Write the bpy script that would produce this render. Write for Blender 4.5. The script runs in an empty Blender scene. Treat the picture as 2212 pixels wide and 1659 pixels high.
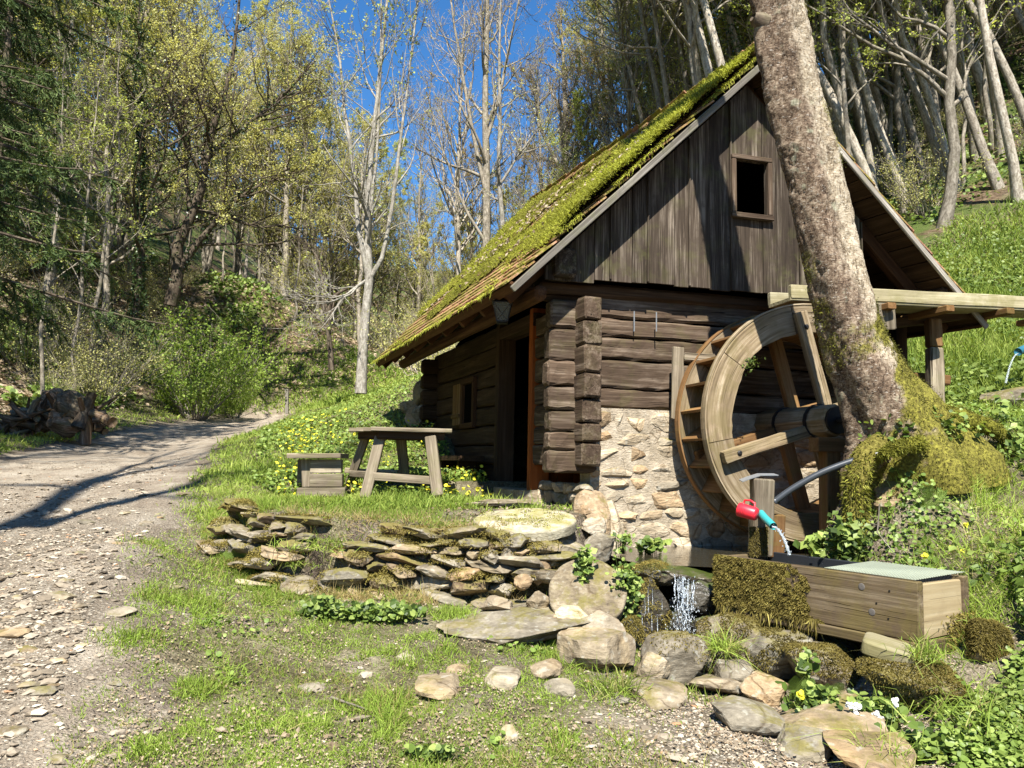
import bpy, math, random
import numpy as np
from mathutils import Matrix, Vector

# ---------------------------------------------------------------- camera, sky, sun, exposure
scn = bpy.context.scene
COL = scn.collection
FPX, CX, CY = 1700.0, 1106.0, 829.5          # focal length and centre in photo units (2212 px wide view)
EYE = np.array([0.0, 0.0, 1.5])
PITCH, ROLL = math.radians(5.8), math.radians(1.2)
cam_d = bpy.data.cameras.new('camera'); cam = bpy.data.objects.new('camera', cam_d); COL.objects.link(cam)
cam_d.sensor_width = 36.0; cam_d.lens = 36.0 * FPX / 2212.0
cam_d.clip_start = 0.05; cam_d.clip_end = 600
CM = Matrix.Rotation(math.pi / 2 + PITCH, 4, 'X') @ Matrix.Rotation(ROLL, 4, 'Z')
cam.matrix_world = Matrix.Translation(Vector(EYE)) @ CM
scn.camera = cam
SUN_EL, SUN_HEAD = math.radians(52), math.radians(3.0)     # light travels towards +Y, a little to +X
w = bpy.data.worlds.new('World'); scn.world = w; w.use_nodes = True
wn = w.node_tree.nodes; wl = w.node_tree.links; wn.clear()
sky = wn.new('ShaderNodeTexSky'); sky.sky_type = 'NISHITA'; sky.sun_disc = False
sky.sun_elevation = SUN_EL; sky.sun_rotation = math.pi + SUN_HEAD
sky.air_density = 1.0; sky.dust_density = 0.0; sky.ozone_density = 5.0; sky.altitude = 400
bg = wn.new('ShaderNodeBackground'); bg.inputs[1].default_value = 0.076
wo = wn.new('ShaderNodeOutputWorld'); hs = wn.new('ShaderNodeHueSaturation'); hs.inputs['Saturation'].default_value = 1.22; hs.inputs['Value'].default_value = 1.08; wl.new(sky.outputs[0], hs.inputs['Color']); wl.new(hs.outputs[0], bg.inputs[0]); wl.new(bg.outputs[0], wo.inputs[0])
sd = bpy.data.lights.new('sun', 'SUN'); sd.energy = 5.0; sd.angle = math.radians(0.5); sd.color = (1.0, 0.95, 0.87)
so = bpy.data.objects.new('sun', sd); COL.objects.link(so)
sdir = Vector((math.sin(SUN_HEAD) * math.cos(SUN_EL), math.cos(SUN_HEAD) * math.cos(SUN_EL), -math.sin(SUN_EL)))
so.rotation_euler = sdir.to_track_quat('-Z', 'Y').to_euler(); so.location = (0, -20, 30)
scn.view_settings.view_transform = 'Standard'; scn.view_settings.look = 'None'
scn.view_settings.gamma = 1.0; scn.view_settings.exposure = 1.38
try: scn.view_settings.use_curve_mapping = False
except Exception: pass
scn.cycles.max_bounces = 6; scn.cycles.diffuse_bounces = 3; scn.cycles.glossy_bounces = 3
scn.cycles.transmission_bounces = 4; scn.cycles.transparent_max_bounces = 4

# ---------------------------------------------------------------- helpers: projection, noise
CR = np.array([[CM[i][j] for j in range(3)] for i in range(3)])
def P(px, py, Y):
    """world point on the ray through photo position (px,py) at world distance Y ahead"""
    d = CR @ np.array([(px - CX) / FPX, -(py - CY) / FPX, -1.0])
    return EYE + d * (Y / d[1])
def V3(*a): return np.array(a, float)
def unit(v): v = np.asarray(v, float); return v / (np.linalg.norm(v) + 1e-12)

def _hash(ix, iy, iz, seed):
    h = (ix.astype(np.int64) * 374761393 + iy.astype(np.int64) * 668265263 + iz.astype(np.int64) * 2147483647 + seed * 974711)
    h = (h ^ (h >> 13)) * 1274126177 & 0x7fffffff
    h = (h ^ (h >> 16)) & 0xffff
    return h / 65535.0
def vnoise(p, seed=0):
    p = np.asarray(p, float)
    if p.shape[-1] == 2: p = np.concatenate([p, np.zeros(p.shape[:-1] + (1,))], -1)
    i = np.floor(p).astype(np.int64); f = p - i; f = f * f * (3 - 2 * f)
    x, y, z = i[..., 0], i[..., 1], i[..., 2]; r = 0
    for dx in (0, 1):
        wx = f[..., 0] if dx else 1 - f[..., 0]
        for dy in (0, 1):
            wy = f[..., 1] if dy else 1 - f[..., 1]
            for dz in (0, 1):
                wz = f[..., 2] if dz else 1 - f[..., 2]
                r = r + wx * wy * wz * _hash(x + dx, y + dy, z + dz, seed)
    return r
def fbm(p, oct=4, seed=0):
    p = np.asarray(p, float); r = 0; a = .5; t = 0
    for o in range(oct):
        r = r + a * vnoise(p * 2 ** o + 17.3 * o, seed + o); t += a; a *= .5
    return r / t            # 0..1
def sstep(a, b, x): t = np.clip((x - a) / (b - a), 0, 1); return t * t * (3 - 2 * t)

# ---------------------------------------------------------------- helpers: meshes and objects
def np_mesh(name, v, tris=None, quads=None, mat=None, attrs=None, smooth=False, mats=None, fmat=None):
    v = np.ascontiguousarray(v, np.float32)
    nt = 0 if tris is None else len(tris); nq = 0 if quads is None else len(quads)
    me = bpy.data.meshes.new(name)
    me.vertices.add(len(v)); me.vertices.foreach_set('co', v.ravel())
    li = []
    if nt: li.append(np.asarray(tris, np.int32).ravel())
    if nq: li.append(np.asarray(quads, np.int32).ravel())
    li = np.concatenate(li) if li else np.zeros(0, np.int32)
    me.loops.add(len(li)); me.loops.foreach_set('vertex_index', li)
    me.polygons.add(nt + nq)
    st = np.concatenate([np.arange(nt) * 3, nt * 3 + np.arange(nq) * 4]).astype(np.int32)
    me.polygons.foreach_set('loop_start', st)
    try: me.polygons.foreach_set('loop_total', np.concatenate([np.full(nt, 3), np.full(nq, 4)]).astype(np.int32))
    except Exception: pass
    me.polygons.foreach_set('use_smooth', np.full(nt + nq, bool(smooth)))
    if mats:
        for m in mats: me.materials.append(m)
        if fmat is not None: me.polygons.foreach_set('material_index', np.asarray(fmat, np.int32))
    elif mat: me.materials.append(mat)
    for k, a in (attrs or {}).items():
        a = np.ascontiguousarray(a, np.float32)
        if a.ndim == 1:
            at = me.attributes.new(k, 'FLOAT', 'POINT'); at.data.foreach_set('value', a)
        elif a.shape[1] == 3:
            at = me.attributes.new(k, 'FLOAT_VECTOR', 'POINT'); at.data.foreach_set('vector', a.ravel())
        else:
            at = me.attributes.new(k, 'FLOAT_COLOR', 'POINT'); at.data.foreach_set('color', a.ravel())
    me.update(calc_edges=True); me.validate()
    return me

def link(name, me, parent=None, **kw):
    o = bpy.data.objects.new(name, me); COL.objects.link(o)
    if parent is not None: o.parent = parent; o.matrix_parent_inverse = parent.matrix_world.inverted() if False else Matrix.Translation(-parent.location)
    for k, v in kw.items(): o[k] = v
    return o
def thing(name, label, cat, loc=(0, 0, 0), group=None):
    o = bpy.data.objects.new(name, None); COL.objects.link(o); o.location = Vector([float(c) for c in loc]); o.empty_display_size = .1
    o['label'] = label; o['category'] = cat
    if group: o['group'] = group
    return o
def tag(o, label, cat, group=None, kind=None):
    if label: o['label'] = label
    if cat: o['category'] = cat
    if group: o['group'] = group
    if kind: o['kind'] = kind
    return o
def copy_tree(o, parent=None):
    c = o.copy(); COL.objects.link(c); c.parent = parent
    for ch in list(o.children): copy_tree(ch, c)
    return c

class MB:
    """collects shapes for ONE mesh; wc = coordinates the wood grain follows"""
    def __init__(s): s.v = []; s.w = []; s.t = []; s.q = []; s.n = 0
    def add(s, v, tris=(), quads=(), wc=None):
        v = np.asarray(v, float); s.v.append(v); s.w.append(v if wc is None else np.asarray(wc, float))
        if len(tris): s.t.append(np.asarray(tris, int) + s.n)
        if len(quads): s.q.append(np.asarray(quads, int) + s.n)
        s.n += len(v); return s
    def hexa(s, c, wc=None):
        """c: 8 corners, bottom 4 ccw then top 4"""
        return s.add(c, quads=[(3, 2, 1, 0), (4, 5, 6, 7), (0, 1, 5, 4), (1, 2, 6, 5), (2, 3, 7, 6), (3, 0, 4, 7)], wc=wc)
    def box(s, lo, hi, wc=None):
        x0, y0, z0 = lo; x1, y1, z1 = hi
        return s.hexa([(x0, y0, z0), (x1, y0, z0), (x1, y1, z0), (x0, y1, z0), (x0, y0, z1), (x1, y0, z1), (x1, y1, z1), (x0, y1, z1)], wc)
    def beam(s, p0, p1, w, h, up=(0, 0, 1), seg=1, jit=0.0, ch=0.006, seed=0, taper=1.0, sag=0.0):
        """squared timber from p0 to p1 with chamfered, slightly uneven faces"""
        p0 = np.asarray(p0, float); p1 = np.asarray(p1, float); L = np.linalg.norm(p1 - p0); a = (p1 - p0) / L
        side = unit(np.cross(a, up)); u = np.cross(side, a); rg = np.random.RandomState(seed * 7 + 13)
        ch = min(ch, w * .3, h * .3)
        prof = np.array([(-w / 2 + ch, -h / 2), (w / 2 - ch, -h / 2), (w / 2, -h / 2 + ch), (w / 2, h / 2 - ch), (w / 2 - ch, h / 2), (-w / 2 + ch, h / 2), (-w / 2, h / 2 - ch), (-w / 2, -h / 2 + ch)])
        ts = [0.0, min(ch / L, .05)] + [(k + 1) / (seg + 1) for k in range(seg)] + [1 - min(ch / L, .05), 1.0]
        off = rg.rand(3) * 50; vs = []; wc = []
        for k, t in enumerate(ts):
            sc = (1 + (taper - 1) * t) * (1 - (2 * ch / max(w, h) if k in (0, len(ts) - 1) else 0))
            pr = prof * sc + (rg.rand(8, 2) - .5) * 2 * jit
            c = p0 + a * L * t + u * (-sag * 4 * t * (1 - t))
            for q in pr:
                vs.append(c + side * q[0] + u * q[1]); wc.append((L * t + off[0], q[0] + off[1], q[1] + off[2]))
        n = len(ts); qd = []
        for k in range(n - 1):
            for j in range(8):
                j2 = (j + 1) % 8; qd.append((k * 8 + j, k * 8 + j2, (k + 1) * 8 + j2, (k + 1) * 8 + j))
        tr = [(0, j + 1, j) for j in range(1, 7)] + [((n - 1) * 8, (n - 1) * 8 + j, (n - 1) * 8 + j + 1) for j in range(1, 7)]
        return s.add(vs, tr, qd, wc)
    def tube(s, pts, rad, n=8, cap=True, wcs=None, squash=None):
        v, q, wc = tube_arrays(np.asarray(pts, float), np.asarray(rad, float) * np.ones(len(pts)), n)
        tr = []
        if cap:
            m = len(pts)
            tr = [(0, j + 1, j) for j in range(1, n - 1)] + [((m - 1) * n, (m - 1) * n + j, (m - 1) * n + j + 1) for j in range(1, n - 1)]
        return s.add(v, tr, q, wc)
    def lathe(s, c, axis, prof, n=24, ref=(1, 0, 0)):
        """prof: list of (radius, height along axis)"""
        a = unit(axis); x = unit(np.cross(a, ref) if abs(np.dot(a, unit(ref))) < .95 else np.cross(a, (0, 1, 0))); y = np.cross(a, x)
        ang = np.arange(n) * 2 * math.pi / n; vs = []
        for r, h in prof: vs += [np.asarray(c, float) + a * h + (x * math.cos(t) + y * math.sin(t)) * max(r, 1e-4) for t in ang]
        qd = [(k * n + j, k * n + (j + 1) % n, (k + 1) * n + (j + 1) % n, (k + 1) * n + j) for k in range(len(prof) - 1) for j in range(n)]
        return s.add(vs, (), qd)
    def prism(s, poly, d, wc=None):
        """extrude the planar polygon (list of 3D points, convex) along vector d"""
        p = np.asarray(poly, float); n = len(p); v = np.concatenate([p, p + np.asarray(d, float)])
        tr = [(0, j + 1, j) for j in range(1, n - 1)] + [(n, n + j, n + j + 1) for j in range(1, n - 1)]
        return s.add(v, tr, [(j, (j + 1) % n, n + (j + 1) % n, n + j) for j in range(n)], wc)
    def mesh(s, name, mat, smooth=False, extra=None):
        v = np.concatenate(s.v); wc = np.concatenate(s.w)
        t = np.concatenate(s.t) if s.t else None; q = np.concatenate(s.q) if s.q else None
        at = {'wc': wc}; at.update(extra or {})
        return np_mesh(name, v, t, q, mat, at, smooth)
    def build(s, name, mat, parent=None, smooth=False, **kw):
        return link(name, s.mesh(name, mat, smooth), parent, **kw)

def tube_arrays(pts, rad, n):
    m = len(pts); tan = np.gradient(pts, axis=0); tan /= np.linalg.norm(tan, axis=1)[:, None] + 1e-9
    ref = np.array([0, 0, 1.0]) if abs(tan[0][2]) < .9 else np.array([1.0, 0, 0])
    sx = np.cross(tan, ref); sx /= np.linalg.norm(sx, axis=1)[:, None] + 1e-9; sy = np.cross(sx, tan)
    ang = np.arange(n) * 2 * math.pi / n
    v = pts[:, None, :] + rad[:, None, None] * (sx[:, None, :] * np.cos(ang)[None, :, None] + sy[:, None, :] * np.sin(ang)[None, :, None])
    k = np.arange(m - 1)[:, None]; j = np.arange(n)[None, :]; j2 = (j + 1) % n
    q = np.stack([k * n + j + 0 * k, k * n + j2, (k + 1) * n + j2, (k + 1) * n + j], -1).reshape(-1, 4)[:, ::-1]
    L = np.concatenate([[0], np.cumsum(np.linalg.norm(np.diff(pts, axis=0), axis=1))])
    wc = np.stack([L[:, None] + 0 * ang[None, :], rad[:, None] * np.cos(ang)[None, :], rad[:, None] * np.sin(ang)[None, :]], -1)
    return v.reshape(-1, 3), q, wc.reshape(-1, 3)

import bmesh
_ico = {}
def ico(lv):
    if lv not in _ico:
        bm = bmesh.new(); bmesh.ops.create_icosphere(bm, subdivisions=lv, radius=1.0)
        _ico[lv] = (np.array([x.co[:] for x in bm.verts]), np.array([[q.index for q in f.verts] for f in bm.faces])); bm.free()
    return _ico[lv]
def rock_arrays(size, seed, lv=3, cuts=9, rough=.10, boxy=0.0):
    v, f = ico(lv); v = v.copy(); rg = np.random.RandomState(seed)
    if boxy > 0:
        e = 1 - boxy * .75; v = np.sign(v) * np.abs(v) ** e; v /= np.abs(v).max()
    for k in range(cuts):
        n = unit(rg.randn(3)); d = rg.uniform(.55, .88); h = v @ n - d; v = v - np.outer(np.maximum(h, 0), n) * .93
    nn = fbm(v * 1.7 + seed, 3, seed) - .5; n2 = fbm(v * 5.5 + seed, 2, seed + 3) - .5
    v = v * (1 + rough * 1.6 * nn + rough * .8 * n2)[:, None]
    v = v * (2 / (v.max(0) - v.min(0)))[None, :]; v -= (v.max(0) + v.min(0)) / 2
    return v * np.asarray(size)[None, :] / 2, f
def rotm(rx=0, ry=0, rz=0): return np.array((Matrix.Rotation(rz, 3, 'Z') @ Matrix.Rotation(ry, 3, 'Y') @ Matrix.Rotation(rx, 3, 'X')))
def rock(name, loc, size, seed, mat, parent=None, lv=3, rot=(0, 0, 0), cuts=9, rough=.1, boxy=0.0, R=None, smooth=False, **kw):
    v, f = rock_arrays(size, seed, lv, cuts, rough, boxy)
    R = rotm(*rot) if R is None else R
    me = np_mesh(name, v @ R.T, f, None, mat, {'wc': v + seed}, smooth)
    o = bpy.data.objects.new(name, me); COL.objects.link(o); L = Vector([float(c) for c in loc])
    if parent is not None: o.parent = parent; L = L - parent.location
    o.location = L
    for k, x in kw.items(): o[k] = x
    return o

# ---------------------------------------------------------------- materials
class NT:
    def __init__(s, name, rough=.9, spec=.2):
        s.m = bpy.data.materials.new(name); s.m.use_nodes = True; s.t = s.m.node_tree; s.t.nodes.clear()
        s.o = s.n('ShaderNodeOutputMaterial'); s.b = s.n('ShaderNodeBsdfPrincipled'); s.l(s.b.outputs[0], s.o.inputs[0])
        s.b.inputs['Roughness'].default_value = rough; s.b.inputs['Specular IOR Level'].default_value = spec
    def n(s, t): return s.t.nodes.new(t)
    def l(s, a, b): s.t.links.new(a, b)
    def val(s, sock, x):
        if hasattr(x, 'is_output'): s.l(x, sock)
        elif isinstance(x, (tuple, list)): sock.default_value = tuple(x) + ((1,) if len(x) == 3 and sock.type == 'RGBA' else ())
        else: sock.default_value = x
    def attr(s, name, out='Vector'): a = s.n('ShaderNodeAttribute'); a.attribute_name = name; return a.outputs[out]
    def pos(s): return s.n('ShaderNodeNewGeometry').outputs['Position']
    def nrm(s): return s.n('ShaderNodeNewGeometry').outputs['Normal']
    def rnd(s): return s.n('ShaderNodeObjectInfo').outputs['Random']
    def sc(s, v, k):
        m = s.n('ShaderNodeVectorMath'); m.operation = 'MULTIPLY'; s.val(m.inputs[0], v); m.inputs[1].default_value = k; return m.outputs[0]
    def noise(s, v, scale=5, det=4, rough=.55, dist=0):
        x = s.n('ShaderNodeTexNoise'); s.val(x.inputs['Vector'], v); x.inputs['Scale'].default_value = scale; x.inputs['Detail'].default_value = det
        x.inputs['Roughness'].default_value = rough; x.inputs['Distortion'].default_value = dist; return x.outputs['Fac']
    def voro(s, v, scale=5, feat='F1', out='Distance', rand=1):
        x = s.n('ShaderNodeTexVoronoi'); x.feature = feat; s.val(x.inputs['Vector'], v); x.inputs['Scale'].default_value = scale; x.inputs['Randomness'].default_value = rand
        return x.outputs[out]
    def ramp(s, f, stops, interp='LINEAR'):
        x = s.n('ShaderNodeValToRGB'); s.val(x.inputs[0], f); e = x.color_ramp.elements; x.color_ramp.interpolation = interp
        while len(e) < len(stops): e.new(.5)
        for k, (p, c) in enumerate(stops):
            e[k].position = p; e[k].color = (c, c, c, 1) if not isinstance(c, (tuple, list)) else tuple(c) + (1,)
        return x.outputs[0]
    def mix(s, f, a, b, mode='MIX'):
        x = s.n('ShaderNodeMix'); x.data_type = 'RGBA'; x.blend_type = mode; s.val(x.inputs['Factor'], f); s.val(x.inputs['A'], a) if False else None
        s.val(x.inputs[6], a); s.val(x.inputs[7], b); return x.outputs[2]
    def math(s, op, a, b=0.0, c=None, clamp=False):
        x = s.n('ShaderNodeMath'); x.operation = op; x.use_clamp = clamp; s.val(x.inputs[0], a); s.val(x.inputs[1], b)
        if c is not None: s.val(x.inputs[2], c)
        return x.outputs[0]
    def xyz(s, v, k): x = s.n('ShaderNodeSeparateXYZ'); s.val(x.inputs[0], v); return x.outputs[k]
    def bump(s, h, strength=.5, dist=.02, nrm=None):
        x = s.n('ShaderNodeBump'); s.val(x.inputs['Height'], h); x.inputs['Strength'].default_value = strength; x.inputs['Distance'].default_value = dist
        if nrm is not None: s.l(nrm, x.inputs['Normal'])
        s.l(x.outputs[0], s.b.inputs['Normal']); return x.outputs[0]
    def col(s, c): s.val(s.b.inputs['Base Color'], c); return s
    def rough(s, r): s.val(s.b.inputs['Roughness'], r); return s

def wood(name, dark, mid, light, grain=1.0, moss=0.0, bumpk=.5, crack=True, mossc=(.13, .15, .03)):
    s = NT(name, .85, .15); v = s.attr('wc')
    g1 = s.noise(s.sc(v, (1.4 * grain, 22 * grain, 22 * grain)), 1.0, 5, .6, .6)
    g2 = s.noise(s.sc(v, (3 * grain, 95 * grain, 95 * grain)), 1.0, 3, .6)
    big = s.noise(v, 1.3, 3); pw = s.noise(s.pos(), 2.2, 4)
    f = s.math('ADD', s.math('MULTIPLY', g1, .6), s.math('MULTIPLY', g2, .4))
    c = s.ramp(f, [(.33, dark), (.5, mid), (.66, light)])
    c = s.mix(s.ramp(big, [(.35, 0), (.65, .6)]), c, s.mix(.55, dark, mid)); c = s.mix(s.ramp(s.noise(s.pos(), 9, 5, .7), [(.52, 0), (.66, .5)]), c, s.mix(.7, dark, mid))
    rv = s.math('MULTIPLY_ADD', s.rnd(), .5, .75)
    c = s.mix(1, c, rv, 'MULTIPLY')
    ck = s.ramp(s.noise(s.sc(v, (1.1, 38, 38)), 1.0, 2, .5, 1.2), [(.27, 0), (.33, 1)])
    if crack: c = s.mix(1, c, s.mix(ck, tuple(x * .5 for x in (.55, .5, .45)), (1, 1, 1)), 'MULTIPLY')
    if moss > 0:
        up = s.xyz(s.nrm(), 2)
        mk = s.math('ADD', s.ramp(s.noise(s.pos(), 7, 5, .65), [(.5 - moss * .25, 0), (.62 - moss * .2, 1)]), s.math('MULTIPLY', up, .25), clamp=True)
        mk = s.math('MULTIPLY', mk, s.ramp(pw, [(.4, 0), (.6, 1)]))
        c = s.mix(s.math('MULTIPLY', mk, min(1, moss * 1.3)), c, mossc)
    s.col(c); s.bump(s.math('ADD', f, s.math('MULTIPLY', ck, .5)), bumpk, .012); return s.m

def stone(name, a, b, c, moss=0.0, lichen=.3, scale=1.0, mossc=(.15, .13, .035), wet=0, warm=None, bumpd=.03):
    s = NT(name, .9 if not wet else .3, .2 if not wet else .5); p = s.pos()
    n1 = s.noise(p, 4 * scale, 6, .62, .3); n2 = s.noise(p, 26 * scale, 5, .7); n3 = s.noise(s.sc(p, (1, 1, 3.5)), 9 * scale, 4, .6, .8)
    f = s.math('ADD', s.math('MULTIPLY', n1, .5), s.math('ADD', s.math('MULTIPLY', n2, .2), s.math('MULTIPLY', n3, .3)))
    cc = s.ramp(f, [(.36, a), (.5, b), (.62, c)])
    if warm: cc = s.mix(s.ramp(s.noise(p, 2.7 * scale, 3), [(.52, 0), (.66, .7)]), cc, warm)
    rn = s.rnd(); cc = s.mix(1, cc, s.ramp(s.math('FRACT', s.math('MULTIPLY', rn, 7.31)), [(0, (.74, .76, .78)), (.4, (1, .98, .94)), (.75, (1.0, .91, .79)), (.93, (.95, .77, .59)), (1, (.85, .85, .82))]), 'MULTIPLY')
    cc = s.mix(1, cc, s.math('MULTIPLY_ADD', rn, .6, .75), 'MULTIPLY')
    cc = s.mix(s.ramp(s.noise(p, 17 * scale, 3, .5), [(.6, 0), (.68, lichen)]), cc, (.42, .42, .36))
    cr = s.ramp(s.voro(s.mix(.25, p, s.noise(p, 4, 3)), 3.1 * scale, 'DISTANCE_TO_EDGE'), [(0, 0), (.035, 1)])
    cr = s.math('MAXIMUM', cr, s.ramp(s.noise(p, 1.7 * scale, 2), [(.45, 0), (.55, 1)])); cc = s.mix(1, cc, s.mix(cr, (.6, .55, .5), (1, 1, 1)), 'MULTIPLY')
    if moss > 0:
        up = s.xyz(s.nrm(), 2)
        mk = s.math('MULTIPLY_ADD', up, .22, s.noise(p, 5.5, 6, .65), clamp=True)
        mk = s.math('ADD', mk, s.math('MULTIPLY_ADD', s.noise(p, 45, 4, .7), .3, -.15)); mk = s.ramp(mk, [(.70 - .27 * moss, 0), (.86 - .27 * moss, .85)])
        mc = s.mix(s.noise(p, 40, 3), tuple(x * .45 for x in mossc), tuple(min(1, x * 1.45) for x in mossc))
        cc = s.mix(mk, cc, mc)
    s.col(cc); s.bump(s.math('ADD', f, s.math('MULTIPLY', cr, .12)), .9, bumpd); return s.m

def leafmat(name, stops, trans=.35, rough=.6, gloss=.12):
    """stops: ramp over the per-leaf 'tint' value"""
    s = NT(name, rough, gloss); c = s.ramp(s.attr('tint', 'Fac'), stops); rv = s.math('MULTIPLY_ADD', s.rnd(), .4, .8); c = s.mix(1, c, rv, 'MULTIPLY')
    s.col(c); tr = s.n('ShaderNodeBsdfTranslucent'); s.l(s.mix(1, c, (1.25, 1.2, .6), 'MULTIPLY'), tr.inputs[0])
    mx = s.n('ShaderNodeMixShader'); mx.inputs[0].default_value = trans; s.l(s.b.outputs[0], mx.inputs[1]); s.l(tr.outputs[0], mx.inputs[2]); s.l(mx.outputs[0], s.o.inputs[0]); return s.m

def plain(name, c, rough=.5, spec=.4, metal=0, var=.15):
    s = NT(name, rough, spec); n = s.noise(s.pos(), 30, 4); k = tuple(x * (1 - var) for x in c); s.col(s.mix(n, k, tuple(min(1, x * (1 + var)) for x in c)))
    s.b.inputs['Metallic'].default_value = metal; s.bump(n, .15, .003); return s.m

M = {}
M['board'] = wood('weathered_gable_boards', (.009, .006, .004), (.055, .041, .029), (.235, .195, .15), .8, .12, .5)
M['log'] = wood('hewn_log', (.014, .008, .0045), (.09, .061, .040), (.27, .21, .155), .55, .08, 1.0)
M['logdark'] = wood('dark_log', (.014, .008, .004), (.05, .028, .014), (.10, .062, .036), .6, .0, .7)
M['rafter'] = wood('rafter_wood', (.03, .014, .006), (.075, .034, .014), (.13, .066, .03), .8, 0, .3)
M['grey'] = wood('silver_grey_wood', (.055, .042, .027), (.19, .155, .108), (.38, .325, .235), .8, .15, .8)
M['greyl'] = wood('pale_barge_wood', (.08, .07, .055), (.20, .18, .15), (.38, .35, .30), .8, .15, .5)
M['wheel'] = wood('wheel_wood', (.05, .032, .016), (.25, .19, .115), (.50, .42, .30), .6, .3, 1.0, mossc=(.12, .10, .03))
M['wheelin'] = wood('wheel_inner_wood', (.07, .035, .012), (.17, .09, .035), (.28, .17, .08), .7, .15, .4)
M['flume'] = wood('flume_wood', (.12, .10, .055), (.30, .265, .16), (.46, .42, .29), .6, .3, .5, mossc=(.14, .13, .03))
M['trough'] = wood('trough_wood', (.03, .02, .012), (.115, .083, .05), (.25, .20, .132), .4, .4, 1.0, mossc=(.15, .12, .03))
M['troughl'] = wood('fresh_end_wood', (.16, .115, .06), (.32, .25, .14), (.42, .35, .22), .4, .1, .3)
M['jamb'] = wood('orange_door_wood', (.12, .03, .006), (.26, .07, .015), (.36, .11, .025), .6, 0, .3)
M['root'] = wood('stump_wood', (.04, .026, .016), (.15, .095, .06), (.38, .29, .21), .7, .15, 1.0)
M['plaster'] = stone('lime_plaster', (.18, .145, .10), (.34, .285, .205), (.50, .44, .34), .05, .3, 1.3, warm=(.33, .265, .18), bumpd=.05)
M['mortar'] = stone('lime_mortar', (.17, .145, .105), (.30, .26, .20), (.42, .375, .30), .1, .2, 2.2, bumpd=.04)
M['bstone'] = stone('foundation_stone', (.17, .135, .09), (.32, .26, .18), (.48, .42, .32), .05, .35, 1.2, warm=(.40, .28, .16))
M['stone'] = stone('field_stone', (.095, .08, .058), (.215, .185, .135), (.37, .325, .245), .02, .35, 1.1, warm=(.33, .27, .17))
M['mstone'] = stone('mossy_stone', (.07, .058, .042), (.17, .145, .105), (.31, .275, .205), .55, .35, 1.1)
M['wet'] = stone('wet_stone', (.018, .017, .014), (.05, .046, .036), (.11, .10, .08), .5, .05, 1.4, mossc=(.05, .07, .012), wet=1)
M['millstone'] = stone('millstone', (.17, .15, .10), (.31, .28, .2), (.44, .40, .29), .22, .25, 1.8, mossc=(.25, .23, .07))
M['disc'] = stone('old_round_stone', (.07, .055, .038), (.165, .135, .09), (.28, .24, .17), .25, .2, 1.8)
M['peb'] = (lambda s: (s.col(s.mix(1, s.ramp(s.attr('tint', 'Fac'), [(0, (.09, .075, .055)), (.25, (.19, .155, .11)), (.55, (.29, .24, .175)), (.8, (.36, .31, .235)), (.93, (.47, .42, .33)), (1, (.36, .19, .09))]), s.math('MULTIPLY_ADD', s.noise(s.pos(), 60, 4), .7, .65), 'MULTIPLY')), s.m)[1])(NT('pebble', .85, .2))
M['mosshair'] = leafmat('moss_fuzz', [(0, (.05, .045, .012)), (.4, (.13, .13, .022)), (.75, (.24, .245, .035)), (1, (.36, .36, .06))], .25)
M['mossroof'] = leafmat('roof_moss_fuzz', [(0, (.07, .065, .014)), (.35, (.20, .205, .028)), (.7, (.36, .385, .045)), (1, (.52, .53, .09))], .25)
M['mossdull'] = leafmat('dull_moss_fuzz', [(0, (.05, .04, .012)), (.5, (.175, .14, .036)), (1, (.36, .31, .085))], .2)
s_ = NT('moss_cushion', .95, .05); n_ = s_.noise(s_.pos(), 30, 5, .7); s_.col(s_.ramp(n_, [(.3, (.045, .04, .01)), (.5, (.13, .125, .02)), (.7, (.23, .225, .035))])); s_.bump(n_, .9, .03); M['moss'] = s_.m
s_ = NT('dull_moss_cushion', .95, .05); n_ = s_.noise(s_.pos(), 35, 5, .7); s_.col(s_.ramp(n_, [(.3, (.05, .04, .012)), (.5, (.15, .13, .03)), (.7, (.27, .24, .06))])); s_.bump(n_, .9, .03); M['mossd'] = s_.m
M['grass'] = leafmat('grass_blade', [(0, (.34, .27, .12)), (.12, (.16, .20, .04)), (.5, (.21, .31, .045)), (.85, (.33, .43, .08)), (1, (.42, .38, .16))], .35)
M['meadow'] = leafmat('meadow_blade', [(0, (.08, .125, .022)), (.5, (.175, .25, .04)), (1, (.33, .39, .09))], .35)
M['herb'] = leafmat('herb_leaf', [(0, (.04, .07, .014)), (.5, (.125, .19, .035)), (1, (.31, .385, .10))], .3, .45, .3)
M['herbd'] = leafmat('dark_herb_leaf', [(0, (.02, .05, .01)), (.5, (.05, .11, .016)), (1, (.09, .18, .025))], .3)
M['litter'] = leafmat('dead_leaf', [(0, (.10, .07, .04)), (.5, (.24, .18, .115)), (1, (.42, .35, .25))], .1)
M['yellow'] = leafmat('yellow_petal', [(0, (.55, .5, .03)), (1, (.75, .68, .06))], .2)
M['white'] = leafmat('white_petal', [(0, (.75, .75, .75)), (1, (.85, .85, .85))], .2)
M['leafy'] = leafmat('spring_leaf_yellow', [(0, (.32, .305, .10)), (.5, (.52, .51, .19)), (1, (.70, .69, .32))], .4)
M['leafg'] = leafmat('spring_leaf_green', [(0, (.24, .275, .07)), (.5, (.41, .46, .13)), (1, (.58, .63, .23))], .4)
M['leafo'] = leafmat('spring_leaf_bronze', [(0, (.26, .17, .06)), (.5, (.38, .28, .10)), (1, (.46, .38, .15))], .35)
M['ivy'] = leafmat('ivy_leaf', [(0, (.018, .035, .012)), (.6, (.04, .07, .02)), (1, (.10, .14, .05))], .15, .35, .4)
M['needle'] = leafmat('spruce_needle', [(0, (.02, .035, .014)), (.5, (.055, .09, .03)), (1, (.15, .20, .06))], .15)
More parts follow.
